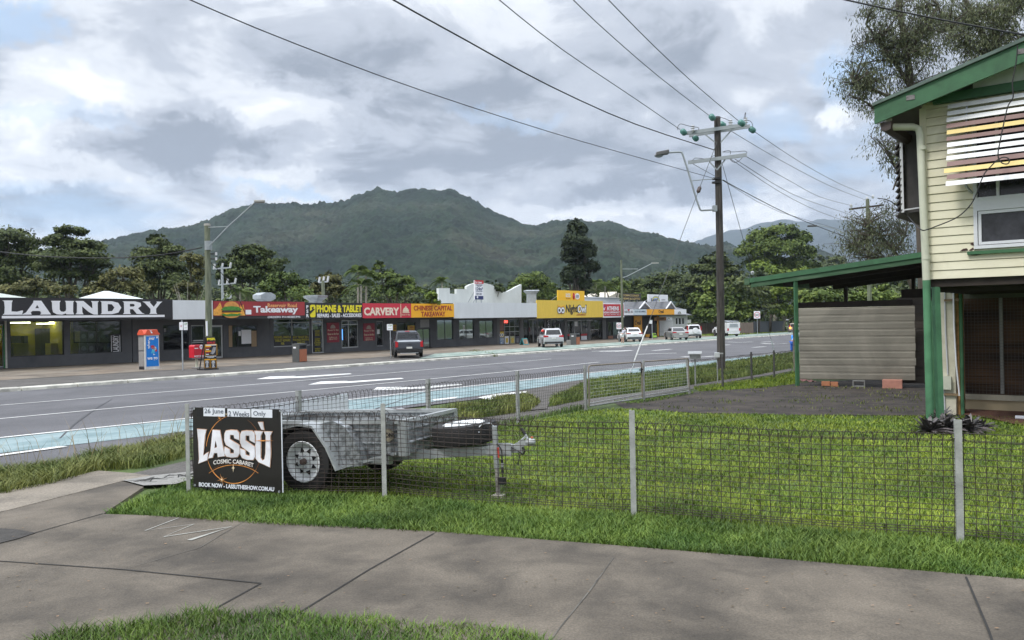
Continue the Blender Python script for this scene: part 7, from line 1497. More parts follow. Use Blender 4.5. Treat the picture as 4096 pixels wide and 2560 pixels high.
SED = dict(L=4.85, W=1.85, H=1.47, belt=.98, cab=(.75, 3.85, 1.55, 2.95), ax=(1.02, 3.85), R=.33, rw=(.12, .9), win=((.14, .48, .25, .85), (.51, .92, .25, .85)), lz=.80, lh=.17, lw=.42, pz=.62, bm=None, prof=[(.02, .40), (-.05, .60), (.0, .92), (.14, 1.0), (.9, 1.0), (3.8, .96), (4.6, .84), (4.83, .66), (4.85, .35), (4.6, .26), (.3, .26)])
CRVK = dict(SUV, L=4.5, W=1.79, H=1.72, belt=1.05, cab=(.02, 3.5, .16, 2.75), ax=(.85, 3.5), lz=1.02, lh=.55, lw=.12, pz=.60, rw=(.22, .9))
DGR = paint('paint_dark_grey', (.055, .062, .075)); SLV = paint('paint_silver', (.50, .51, .52)); WHP = paint('paint_white', (.72, .73, .74)); BRZ = paint('paint_bronze_grey', (.30, .30, .29))
car('dark_ute', 'dark grey dual-cab ute parked nose-in outside the carvery shop', 'ute', 409.5, 357.8, -11, UTE, DGR, off=.18, extra=xute)
def xsuv(o, w):
    for s in (-1, 1): MB().tube([(.5, s*w*.66, 1.71), (2.6, s*w*.66, 1.72)], .02, 6).build('roof_rail', SIL, o)
    MB().box(-.05, -.03, -w*.5, w*.5, 1.0, 1.04).build('chrome_strip', SIL, o)
car('silver_suv', 'silver four-wheel drive wagon parked in front of the convenience store', 'car', 554, 347.4, -6, dict(SUV, mm=CBL), SLV, off=.18, extra=xsuv)
car('white_hatch', 'white hatchback with a person leaning at its side door', 'car', 635, 342, -7, CX, WHP, off=.18)
car('silver_sedan', 'bronze and silver sedan parked beside the white boxy four-wheel drive', 'car', 681, 340, -2, dict(SED, bm=BRZ), BRZ, off=.18)
def xcrv(o, w):
    MB().lathe([(.02, -.2), (.33, -.19), (.36, -.14), (.36, .0), (.2, .02)], (-.06, -.12, .98), 'X', 20).build('spare_cover', WHP, o, smooth=True, auto=40)
car('white_boxy_car', 'white boxy four-wheel drive with a covered spare wheel on its back door', 'car', 694.5, 338.5, 4, CRVK, WHP, off=.18, extra=xcrv)
def xwork(o, w):
    MB().box(.0, 2.2, -w, w, .95, 1.85).build('canopy', WHP, o, bevel=.06); MB().add([(-.012, -w*.7, 1.2), (-.012, w*.7, 1.2), (-.012, w*.6, 1.7), (-.012, -w*.6, 1.7)], [(0, 1, 2, 3)]).build('canopy_window', mat('canopy_glass', (.3, .33, .35), .1), o)
    for y in (-.45, -.1, .3): MB().tube([(-.3, y, 2.05), (3.6, y, 2.12)], .035, 6).build('roof_ladder', SIL, o)
    for x in (.3, 1.9): MB().tube([(x, -w+.1, 1.85), (x, -w+.1, 2.0), (x, w-.1, 2.0), (x, w-.1, 1.85)], .025, 6).build('roof_rack', SIL, o)
car('white_work_ute', 'white work ute with a canopy and ladders parked right of the main pole', 'ute', 734, 336.2, -9, dict(UTE, bm=WHP), WHP, off=.2, extra=xwork)
def xor(o, w): MB().ball((-.05, w-.15, .95), .17).build('orange_lamp', mat('amber_lamp', (1, .3, .05), emit=((1, .25, .04), 3)), o)
car('distant_car', 'distant pale car with a glowing orange lamp just left of the carport post', 'car', 795, 333.5, 15, CRVK, mat('beige_paint', (.32, .28, .24), .4), off=.0, extra=xor)
# ---------------- people ----------------
SKIN = mat('skin', (.42, .24, .17), .6, var=.06); HAIR = mat('hair_brown', (.10, .06, .035), .8)
def figure(o, J, E, name, m, sub=2):
    me = bpy.data.meshes.new(name); me.from_pydata([j[0] for j in J], E, []); ob = bpy.data.objects.new(name, me); COL.objects.link(ob); ob.parent = o; me.materials.append(m)
    s = ob.modifiers.new('skin', 'SKIN'); 
    for i, j in enumerate(J):
        r = j[1] if isinstance(j[1], tuple) else (j[1], j[1]); me.skin_vertices[0].data[i].radius = r; me.skin_vertices[0].data[i].use_root = (i == 0)
    q = ob.modifiers.new('sub', 'SUBSURF'); q.levels = sub; q.render_levels = sub; s.use_smooth_shade = True; return ob
def person(label, px, py, hd, bend, top, bottom, off=.18, sc=1., hair=HAIR, longp=False):
    b = gp(px, py, off); o = thing('person', label, 'person', b, pi/2-radians(hd)); o.scale = (sc,)*3; c, s = cos(bend), sin(bend)
    def U(h, y=0, f=0): return (s*h+c*f, y, .90+c*h-s*f)     # upper body leans forward (local x)
    J = [((0, 0, .90), (.13, .15)), ((-.02, .10, .84), .09), ((.0, .12, .48), .062), ((-.04, .13, .12), .042), ((-.05, .13, .05), .045), ((.10, .14, .03), .035),
         ((-.02, -.10, .84), .09), ((.03, -.12, .48), .062), ((-.02, -.13, .12), .042), ((-.03, -.13, .05), .045), ((.12, -.14, .03), .035),
         (U(.22), (.11, .13)), (U(.42), (.12, .16)), (U(.52), .06), (U(.60), .05), (U(.68), (.075, .07)), (U(.78), (.08, .07)),
         (U(.47, .18), .055), (U(.30, .26, .16), .042), (U(.30, .20, .38), .032), (U(.32, .19, .46), (.035, .02)), (U(.47, -.18), .055), (U(.30, -.26, .16), .042), (U(.30, -.20, .38), .032), (U(.32, -.19, .46), (.035, .02))]
    E = [(0, 1), (1, 2), (2, 3), (3, 4), (4, 5), (0, 6), (6, 7), (7, 8), (8, 9), (9, 10), (0, 11), (11, 12), (12, 13), (13, 14), (14, 15), (15, 16), (12, 17), (17, 18), (18, 19), (19, 20), (12, 21), (21, 22), (22, 23), (23, 24)]
    figure(o, J, E, 'body', SKIN)
    for s_, k in ((1, 20), (-1, 24)):
        P = Vector(J[k][0])
        for i in range(4): MB().tube([P+Vector((0, (i-1.5)*.018, 0)), P+Vector((.05+.01*(i in (1, 2)), (i-1.5)*.022, -.015)), P+Vector((.075, (i-1.5)*.022, -.04))], .008, 6).build('finger', SKIN, o)
        MB().tube([P+Vector((-.03, -s_*.03, 0)), P+Vector((.01, -s_*.055, -.01)), P+Vector((.04, -s_*.055, -.02))], .009, 6).build('thumb', SKIN, o)
    hd_ = Vector(U(.74)); hb = MB(); hb.ball(tuple(hd_+Vector((-.025*c, 0, .03))), (.105, .095, .115)); hb.build('hair', hair, o, smooth=True)
    f = Vector((c, 0, -s)); u_ = Vector((s, 0, c)); MB().ball(tuple(hd_+f*.10-u_*.02), .016).build('nose', SKIN, o)
    for y in (-.035, .035): MB().ball(tuple(hd_+f*.085+u_*.02+Vector((0, y, 0))), .012).build('eye', BLK, o); MB().ball(tuple(hd_+Vector((0, y*2.7, 0))), (.02, .012, .03)).build('ear', SKIN, o)
    MB().ball(tuple(hd_+f*.085-u_*.06), (.012, .03, .008)).build('mouth', mat('lips', (.35, .12, .1), .6), o)
    figure(o, [((0, 0, .92), (.16, .18)), (U(.22), (.145, .16)), (U(.42), (.145, .185)), (U(.50), .09), (U(.46, .20), .075), (U(.36, .25, .09), .062), (U(.46, -.20), .075), (U(.36, -.25, .09), .062)], [(0, 1), (1, 2), (2, 3), (2, 4), (4, 5), (2, 6), (6, 7)], 'top', top)
    zl = .12 if longp else .58
    figure(o, [((0, 0, .90), (.155, .17)), ((-.02, .10, .82), .115), ((-.005, .12, zl), .085), ((-.02, -.10, .82), .115), ((.0, -.12, zl), .085)], [(0, 1), (1, 2), (0, 3), (3, 4)], 'shorts' if not longp else 'trousers', bottom)
    return o
person('person in a pale grey top and white shorts leaning into the white hatchback', 622.6, 343, 60, .55, mat('cloth_grey', (.42, .42, .47), .8), mat('cloth_white', (.7, .7, .7), .8))
person('person in a bright blue and white top half hidden behind the carport sheets', 793, 353.5, 60, .35, mat('cloth_blue', (.02, .25, .75), .7, col2=(.75, .8, .9), scale=2.2, thr=(.55, .6), var=.05), mat('cloth_navy', (.02, .1, .4), .8), off=0, sc=.8, hair=BLK, longp=True)
# ---------------- trees ----------------
BARK = mat('bark_grey', (.085, .07, .055), .95, var=.4, scale=3, stretch=(2, 2, .5), bump=.02, bscale=9); BARKP = mat('bark_pale', (.26, .24, .2), .9, var=.3, scale=3)
def leafmat(n, a, b, isl=.38): return mat(n, a, .65, var=.2, scale=.22, col2=b, thr=(.35, .65), island=isl, spec=.25)
LM = {'dark': leafmat('leaf_dark', (.040, .062, .016), (.072, .10, .026)), 'rain': leafmat('leaf_rain', (.046, .070, .020), (.09, .115, .034)), 'mid': leafmat('leaf_mid', (.065, .105, .020), (.12, .17, .034)),
      'bright': leafmat('leaf_bright', (.09, .15, .018), (.16, .22, .03)), 'olive': leafmat('leaf_olive', (.085, .09, .028), (.14, .14, .042)), 'deep': leafmat('leaf_deep', (.014, .026, .010), (.03, .046, .016)), 'gum': leafmat('leaf_gum', (.075, .092, .048), (.13, .15, .075), .5)}
def leaves(blobs, n, size, asp=.55, clump=.28, flat=1., nc=None, rng=None, droop=0., shell=.5):
    """quads scattered in leaf clumps over ellipsoids: (centre, radii)"""
    rng = rng or np.random.default_rng(1); vol = np.array([max(b[1][0]*b[1][2], .01) for b in blobs]); vol = vol/vol.sum(); P = []; Nn = []
    for (c, r), v in zip(blobs, vol):
        k = max(4, int((nc or 26)*len(blobs)*v)); m = max(20, int(n*v)); c = np.array(c); r = np.array(r)
        d = rng.normal(size=(k, 3)); d /= np.linalg.norm(d, axis=1)[:, None]; d[:, 2] = np.where(d[:, 2] < -.35, -d[:, 2]*.6, d[:, 2]); rad = shell+(1-shell)*rng.random(k)**.6; cc = c+d*r*rad[:, None]
        cs = clump*r.mean()*(.6+.8*rng.random(k)); i = rng.integers(0, k, m); g = rng.normal(size=(m, 3))*np.array([1, 1, flat*.7]); g /= np.maximum(1, np.linalg.norm(g, axis=1)/1.7)[:, None]
        P.append(cc[i]+g*cs[i][:, None]*.62); Nn.append(d[i]*.9+rng.normal(size=(m, 3))*.55+np.array([0, 0, .5]))
    P = np.concatenate(P); Nn = np.concatenate(Nn); Nn /= np.linalg.norm(Nn, axis=1)[:, None]; m = len(P); t = rng.normal(size=(m, 3)); t[:, 2] -= droop; t -= Nn*(t*Nn).sum(1)[:, None]; t /= np.linalg.norm(t, axis=1)[:, None]; q = np.cross(Nn, t); s = size*(.6+.8*rng.random(m))[:, None]
    a, b = t*s*.5, q*s*asp*.5; V = np.stack([P-a, P+b-a*.1, P+a, P-b-a*.1], 1).reshape(-1, 3); return V, np.arange(4*m).reshape(-1, 4)
TI = 0
def tree(name, label, D, base, blobs, mk, n=7000, size=.32, group='trees behind the shops', tr=.22, asp=.6, clump=.28, flat=1., bark=None, dz=1., nc=26, droop=0., limbs=True, trunk=True, shell=.5, y3=.85, lr=.35):
    global TI; TI += 1; rng = np.random.default_rng(100+TI); rr = random.Random(TI); q = at(base[0], 330, D); g = Vector((q.x, q.y, G(q.x, q.y))); o = thing(name, label, 'tree', g, 0, group); B = []
    for bx, by, rx, ry in blobs:
        j = rr.uniform(-.35, .35)*rx*D/F if len(blobs) > 1 else 0; c = at(bx, by, D+j)-g; B.append(((c.x, c.y, c.z), (rx*D/F, rx*D/F*y3, ry*D/F)))
    V, Fc = leaves(B, n, size, asp, clump, flat, nc, rng, droop, shell); np_mesh('crown', V, Fc, LM[mk], o)
    if trunk:
        mb = MB(); bs = sorted(B, key=lambda b: b[0][2]); zl = min(b[0][2] for b in B); zc = max(zl*.6, .8); cx_ = sum(b[0][0] for b in B)/len(B)*.35; mb.tube([(0, 0, -.4), (cx_*.3, 0, zc*.5), (cx_, 0, zc)], tr, 8, r2=tr*.8)
        if limbs:
            for (c, r) in B:
                e = Vector(c)+Vector((0, 0, -r[2]*.2)); s_ = Vector((cx_, 0, zc*rr.uniform(.75, 1))); m_ = s_.lerp(e, .5)+Vector((rr.uniform(-.3, .3), 0, -abs(e.z-s_.z)*.08)); mb.tube(curve_pts([s_, m_, e], 3), tr*.55, 6, r2=tr*.15)
                for k in range(4): t = rr.uniform(.5, .95); p = s_.lerp(e, t); f = Vector((rr.uniform(-1, 1)*r[0]*.8, rr.uniform(-1, 1)*r[1]*.6, rr.uniform(-.2, .9)*r[2]))+Vector(c); mb.tube([p, p.lerp(f, .55)+Vector((0, 0, .1)), f], tr*.2, 5, r2=tr*.05)
        mb.build('trunk', bark or BARK, o, smooth=True)
    return o
# left group
tree('rain_tree', 'dark spreading tree at the left edge above the laundry roof', 95, (12, 300), [(6, 243, 30, 15), (-22, 255, 30, 22), (22, 262, 22, 18), (0, 280, 36, 14), (26, 248, 12, 8)], 'rain', 20000, .38, flat=.5, tr=.4, nc=60, shell=.2, clump=.33)
tree('rain_tree', 'layered tree with a visible trunk behind the laundry sign', 92, (66, 300), [(70, 232, 15, 8), (58, 243, 20, 8), (85, 247, 20, 8), (70, 258, 36, 9), (52, 268, 22, 8), (95, 265, 15, 13), (76, 275, 26, 7), (100, 279, 10, 6)], 'rain', 19000, .36, flat=.5, tr=.34, nc=34, shell=.2, clump=.4)
tree('spreading_tree', 'dark spreading tree left of the green lamp pole', 88, (160, 300), [(158, 243, 12, 9), (150, 256, 20, 9), (172, 252, 13, 8), (160, 268, 26, 12), (142, 277, 14, 12), (175, 285, 20, 14)], 'rain', 15000, .34, flat=.5, tr=.28, nc=40, shell=.2, clump=.38)
tree('bushy_tree', 'yellowish leafy tree just left of the green lamp pole', 84, (190, 300), [(192, 262, 14, 9), (199, 275, 9, 14), (188, 290, 14, 9)], 'olive', 3800, .32, tr=.18)
# bare tree
q = at(187, 330, 80); g = Vector((q.x, q.y, G(q.x, q.y))); o = thing('bare_tree', 'bare pale branching tree in front of the left lamp pole', 'tree', g, 0, 'trees behind the shops'); mb = MB(); rr = random.Random(4)
mb.tube([(0, 0, -.3), (0, 0, 3)], .14, 6, r2=.1)
for k in range(26): a = rr.uniform(-1.1, 1.1); L_ = rr.uniform(2.2, 4.6); s_ = Vector((rr.uniform(-.05, .05), 0, rr.uniform(1.2, 3))); e = s_+Vector((sin(a)*L_*.8, rr.uniform(-1, 1), cos(a)*L_)); m_ = s_.lerp(e, .5)+Vector((0, 0, -.15)); mb.tube([s_, m_, e], .055, 5, r2=.015)
mb.build('branches', BARKP, o)
tree('round_dark_tree', 'dome-shaped dark tree right of the green lamp pole', 100, (254, 300), [(253, 256, 20, 11), (238, 266, 20, 12), (268, 266, 18, 12), (254, 278, 32, 13), (224, 276, 10, 10)], 'dark', 17000, .38, flat=.6, tr=.32, nc=60, shell=.25, clump=.3)
tree('bushy_tree', 'mid-green bushy tree above the burger picture', 82, (285, 300), [(284, 280, 15, 9), (296, 287, 13, 10), (272, 290, 14, 10), (290, 296, 24, 8)], 'mid', 5200, .3)
tree('bushy_tree', 'loose olive tree above the word Takeaway on the red sign', 86, (327, 300), [(328, 281, 13, 9), (336, 292, 11, 9), (318, 292, 10, 9)], 'olive', 3400, .32)
tree('bushy_tree', 'olive-brown leafy tree between the laundry trees', 84, (120, 300), [(125, 276, 20, 9), (110, 285, 16, 9), (135, 288, 20, 9), (95, 292, 16, 8)], 'olive', 6000, .32)
tree('bushy_tree', 'low olive shrubby tree at the left end of the roof line', 80, (40, 300), [(35, 288, 22, 9), (60, 291, 16, 7), (14, 291, 16, 8)], 'olive', 4500, .3)
# palms and rain tree behind the carvery
tree('broad_tree', 'bright green tree with one tall shoot above the carvery sign', 90, (392, 300), [(379, 268, 6, 7), (385, 278, 13, 8), (400, 282, 15, 9), (412, 292, 11, 9), (390, 293, 20, 8)], 'mid', 8000, .3, flat=.7, tr=.2)
def palm(label, D, px, ptop, R, n=16, g='palms behind the shops', seed=1):
    q = at(px, 330, D); b = Vector((q.x, q.y, G(q.x, q.y))); o = thing('palm', label, 'palm', b, 0, g); t = at(px, ptop, D)-b; rr = random.Random(seed)
    MB().tube([(0, 0, -.2), (.05, 0, t.z*.5), (t.x, t.y, t.z)], .13, 8, r2=.09).build('trunk', BARKP, o); V, Fc = [], []
    for k in range(n):
        a = rr.uniform(0, 6.28); el = rr.uniform(.1, 1.3); d = Vector((cos(a)*cos(el), sin(a)*cos(el), sin(el))); s = Vector((-sin(a), cos(a), 0)); L_ = R*rr.uniform(.8, 1.1)
        for j in range(14):
            u = .12+.88*j/13; p = t+d*L_*u-Vector((0, 0, 1))*L_*u*u*.7; w = L_*.30*(1-abs(u-.5)*1.2)
            for sg in (-1, 1): e = p+s*sg*w+d*w*.4-Vector((0, 0, w*.55)); i = len(V); V += [tuple(p), tuple(p+d*.09*R*.6), tuple(e)]; Fc.append((i, i+1, i+2))
    np_mesh('fronds', V, Fc, LM['mid'], o, nv=3)
palm('left palm of the cluster above the carvery sign', 84, 358, 272, 2.0, seed=2); palm('second palm of the cluster, leaning over the carvery roof', 83, 366, 276, 2.0, seed=3); palm('lowest palm of the cluster above the carvery sign', 82, 361, 286, 2.2, seed=5)
palm('small palm showing above the left end of the white parapet', 90, 442, 282, 1.7, seed=6); palm('palm left of the supermarket lamp pole', 132, 596, 283, 2.2, seed=7); palm('palm just right of the tall dark tree', 130, 605, 286, 2.4, seed=8); palm('feathery palm beside the green lamp pole base above the takeaway roof', 72, 240, 292, 1.9, seed=9)
tree('bushy_tree', 'small bright bush at the left end of the white parapet', 76, (431, 300), [(431, 297, 6, 7), (435, 302, 5, 5)], 'bright', 1100, .25, trunk=False)
tree('bushy_tree', 'small green tree peeping over the middle of the parapet', 96, (497, 300), [(497, 290, 8, 6), (484, 288, 4, 4)], 'dark', 1400, .3)
tree('mango_tree', 'dense rounded tree right of the parapet', 122, (532, 305), [(532, 282, 17, 10), (518, 291, 11, 10), (546, 290, 12, 9), (532, 297, 22, 10), (552, 299, 10, 8)], 'mid', 11000, .34, tr=.3, nc=70, clump=.26, shell=.4)
tree('bushy_tree', 'lighter leafy tree between the parapet and the yellow billboard', 124, (548, 305), [(546, 296, 9, 8), (556, 303, 10, 6)], 'bright', 2600, .4)
tree('tall_dark_tree', 'tall narrow dark tree rising above the yellow billboard', 126, (578, 305), [(577, 228, 9, 10), (577, 244, 13, 12), (572, 258, 12, 11), (586, 252, 11, 11), (590, 268, 9, 10), (574, 273, 12, 9), (583, 284, 9, 9), (568, 280, 7, 7), (579, 296, 5, 8)], 'deep', 26000, .42, tr=.4, flat=1.2, nc=60, shell=.15, clump=.34)
tree('bushy_tree', 'mid-green trees behind the supermarket lamp pole', 136, (612, 305), [(606, 287, 9, 8), (618, 286, 9, 8), (625, 291, 8, 8)], 'mid', 3600, .38)
tree('bushy_tree', 'dark green tree behind the lottery sign', 145, (650, 305), [(640, 286, 14, 9), (656, 284, 14, 9), (668, 280, 14, 10), (650, 294, 26, 8)], 'dark', 6000, .42, flat=.6)
tree('bushy_tree', 'small bright tree between the two black and white roof signs', 134, (646, 305), [(645, 297, 7, 5), (636, 295, 4, 4)], 'bright', 900, .3, trunk=False)
# right group
gr = 'trees right of the main pole'
tree('feathery_tree', 'feathery layered tree directly behind the main pole', 150, (715, 330), [(716, 262, 13, 9), (705, 270, 16, 9), (728, 271, 13, 9), (700, 284, 20, 10), (730, 285, 14, 12), (690, 297, 16, 9), (684, 310, 16, 8)], 'rain', 22000, .56, gr, .35, flat=.5, nc=50, shell=.2, clump=.33)
tree('leafy_tree', 'dense broad-leaved tree with bright leaf tips in front, beside the pole', 142, (722, 332), [(715, 288, 14, 9), (738, 290, 15, 9), (704, 302, 15, 10), (727, 300, 18, 10), (748, 303, 12, 12), (716, 314, 24, 9), (742, 316, 17, 9)], 'mid', 17000, .6, gr, .3, nc=80, clump=.24, shell=.4, asp=.8)
tree('big_round_tree', 'largest round-headed tree with pale limbs on the right', 172, (775, 330), [(780, 232, 18, 8), (762, 240, 16, 12), (798, 240, 14, 11), (748, 252, 13, 11), (780, 250, 26, 13), (806, 254, 12, 13), (765, 264, 22, 10), (795, 266, 18, 9), (812, 266, 8, 8)], 'mid', 30000, .5, gr, .5, bark=BARKP, nc=90, clump=.24, shell=.35)
tree('leafy_tree', 'yellow-green tree in front of the largest round tree', 156, (770, 332), [(760, 268, 13, 7), (775, 274, 15, 8), (790, 281, 17, 9), (765, 287, 14, 9), (804, 275, 12, 7)], 'bright', 11000, .58, gr, .28, nc=60, clump=.28, shell=.35)
tree('feathery_tree', 'drooping feathery tree above the grey panel fence', 146, (758, 336), [(760, 297, 10, 9), (768, 308, 11, 7), (752, 304, 8, 8)], 'rain', 5200, .52, gr, .35, flat=.4)
tree('leafy_tree', 'bright leafy tree just left of the carport post', 150, (783, 334), [(778, 296, 12, 10), (790, 299, 11, 10), (782, 312, 12, 8), (797, 312, 9, 9), (790, 288, 16, 8)], 'bright', 9000, .56, gr, .2, bark=BARKP, nc=36)
tree('leafy_tree', 'mid-green tree seen through the gap under the carport roof', 70, (845, 345), [(818, 300, 24, 14), (850, 305, 24, 14), (880, 300, 20, 16), (905, 306, 16, 16)], 'mid', 9000, .34, gr, .2)
tree('distant_tree', 'hazy dark tree clump beyond the largest round tree', 300, (828, 300), [(828, 263, 8, 6), (838, 262, 9, 7), (846, 268, 7, 6), (818, 258, 5, 5), (826, 270, 20, 7)], 'rain', 5000, .9, gr, .3)
# gum tree behind the house: long fine branches, drooping leaves
def gum(label, D, base, stems, tips, n, lsz, seed, g='gum trees behind the house'):
    q = at(base[0], 330, D); b = Vector((q.x, q.y, G(q.x, q.y))); o = thing('gum_tree', label, 'tree', b, 0, g); rr = random.Random(seed); rng = np.random.default_rng(seed); mb = MB(); T = lambda x, y, d=0: at(x, y, D+d)-b; P = []
    for st_ in stems:
        pts = [T(*p) if len(p) == 2 else T(p[0], p[1], p[2]) for p in st_[1]]; mb.tube(curve_pts(pts, 5), st_[0], 8, r2=st_[0]*.35)
    stempts = [T(p[0], p[1], p[2] if len(p) > 2 else 0) for st_ in stems for p in st_[1]]
    for (x, y, rx, ry, k) in tips:
        for _ in range(k):
            a = rr.uniform(0, 6.28); r = sqrt(rr.random()); e = T(x+rx*r*cos(a), y+ry*r*sin(a), rr.uniform(-1, 1)*rx*D/F); s_ = min(stempts, key=lambda p: (p-e).length+max(0, p.z-e.z)*1.5); m_ = s_.lerp(e, .55)+Vector((rr.uniform(-.2, .2), rr.uniform(-.2, .2), rr.uniform(.0, .35)))*(e-s_).length*.3; c = curve_pts([s_, m_, e], 5); mb.tube(c, .045*D/35, 5, r2=.008*D/35)
            for j in range(5): u = rr.choice(c[3:]); f = u+Vector((rr.uniform(-1, 1), rr.uniform(-1, 1), rr.uniform(-.5, .9)))*.8*D/35; mb.tube([u, u.lerp(f, .5)+Vector((0, 0, .05)), f], .014*D/35, 4, r2=.005*D/35); P += [f, u.lerp(f, .6)]
            P.append(e)
    P = np.array([tuple(p) for p in P]); i = rng.integers(0, len(P), n); C = P[i]+rng.normal(size=(n, 3))*np.array([.15, .15, .13])*D/35-np.array([0, 0, .05]); t = rng.normal(size=(n, 3))*.45+np.array([0, 0, -1]); t /= np.linalg.norm(t, axis=1)[:, None]; w = rng.normal(size=(n, 3)); q_ = np.cross(t, w); q_ /= np.linalg.norm(q_, axis=1)[:, None]; s = lsz*(.6+.8*rng.random(n))[:, None]
    V = np.stack([C, C+t*s*.5+q_*s*.11, C+t*s, C+t*s*.5-q_*s*.11], 1).reshape(-1, 3); mb.build('branches', BARK, o, smooth=True); np_mesh('crown', V, np.arange(4*n).reshape(-1, 4), LM['gum'], o)
gum('tall sparse gum tree rising behind the green barge board', 32, (925, 300), [(.22, [(925, 330), (920, 200), (914, 120), (911, 85), (905, 45), (900, 10), (896, -30)]), (.10, [(911, 88), (893, 60), (878, 40), (866, 24)]), (.09, [(913, 118), (890, 98), (868, 88), (853, 84)]), (.08, [(906, 50), (925, 30), (938, 5)]), (.09, [(915, 125), (895, 122), (875, 108), (862, 100)]), (.08, [(918, 160), (900, 175), (893, 190)])],
    [(880, 60, 34, 30, 26), (862, 88, 22, 22, 20), (905, 35, 30, 30, 24), (885, 22, 30, 24, 20), (920, 60, 28, 28, 22), (880, 125, 22, 22, 14), (935, 30, 26, 30, 16), (895, 150, 14, 18, 8), (900, -5, 40, 18, 12)], 17000, .15, 11)
gum('second gum tree crown at the top right corner behind the roof', 38, (1000, 300), [(.26, [(1010, 330), (1005, 150), (992, 80), (989, 50), (975, 20), (960, -10)]), (.12, [(990, 62), (1000, 30), (1015, 0)]), (.1, [(989, 55), (965, 45), (948, 30)])],
    [(985, 15, 34, 24, 26), (1010, 25, 24, 28, 22), (955, 25, 26, 26, 20), (1020, 0, 26, 20, 14), (975, 45, 22, 16, 12)], 16000, .165, 12)
gum('low sparse gum tree around the far pole above the carport roof', 42, (905, 320), [(.14, [(925, 320), (905, 270), (893, 250), (880, 236), (866, 225)]), (.08, [(903, 268), (888, 262), (870, 240)]), (.08, [(895, 250), (905, 235), (908, 215)])],
    [(862, 243, 18, 16, 14), (880, 225, 22, 18, 14), (895, 245, 18, 18, 14), (905, 215, 14, 14, 8), (850, 252, 10, 8, 6), (876, 250, 24, 8, 10)], 6500, .165, 13)
# bush behind the shops that reads as one mass
rng = np.random.default_rng(77); B = []
for i in range(150):
    px = -70+i*6.6; D = 125+rng.random()*110 if i % 2 else 150+rng.random()*130; yt = 281+rng.random()*12
    if px > 630: yt = 268+rng.random()*22
    g = at(px, 322, D); c = at(px, yt, D); h = (c.z-G(g.x, g.y)); B.append(((c.x, c.y, c.z-h*.35), (D*.022, D*.02, h*.42)))
V, Fc = leaves(B, 70000, .85, .7, .30, 1., 16, rng); o = np_mesh('background_bush', V, Fc, LM['rain']); o['kind'] = 'stuff'
B = []
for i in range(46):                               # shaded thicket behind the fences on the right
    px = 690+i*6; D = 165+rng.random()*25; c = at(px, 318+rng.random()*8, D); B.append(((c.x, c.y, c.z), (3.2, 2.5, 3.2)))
V, Fc = leaves(B, 14000, .6, .8, .35, 1., 12, rng); o = np_mesh('thicket', V, Fc, LM['dark']); o['kind'] = 'stuff'
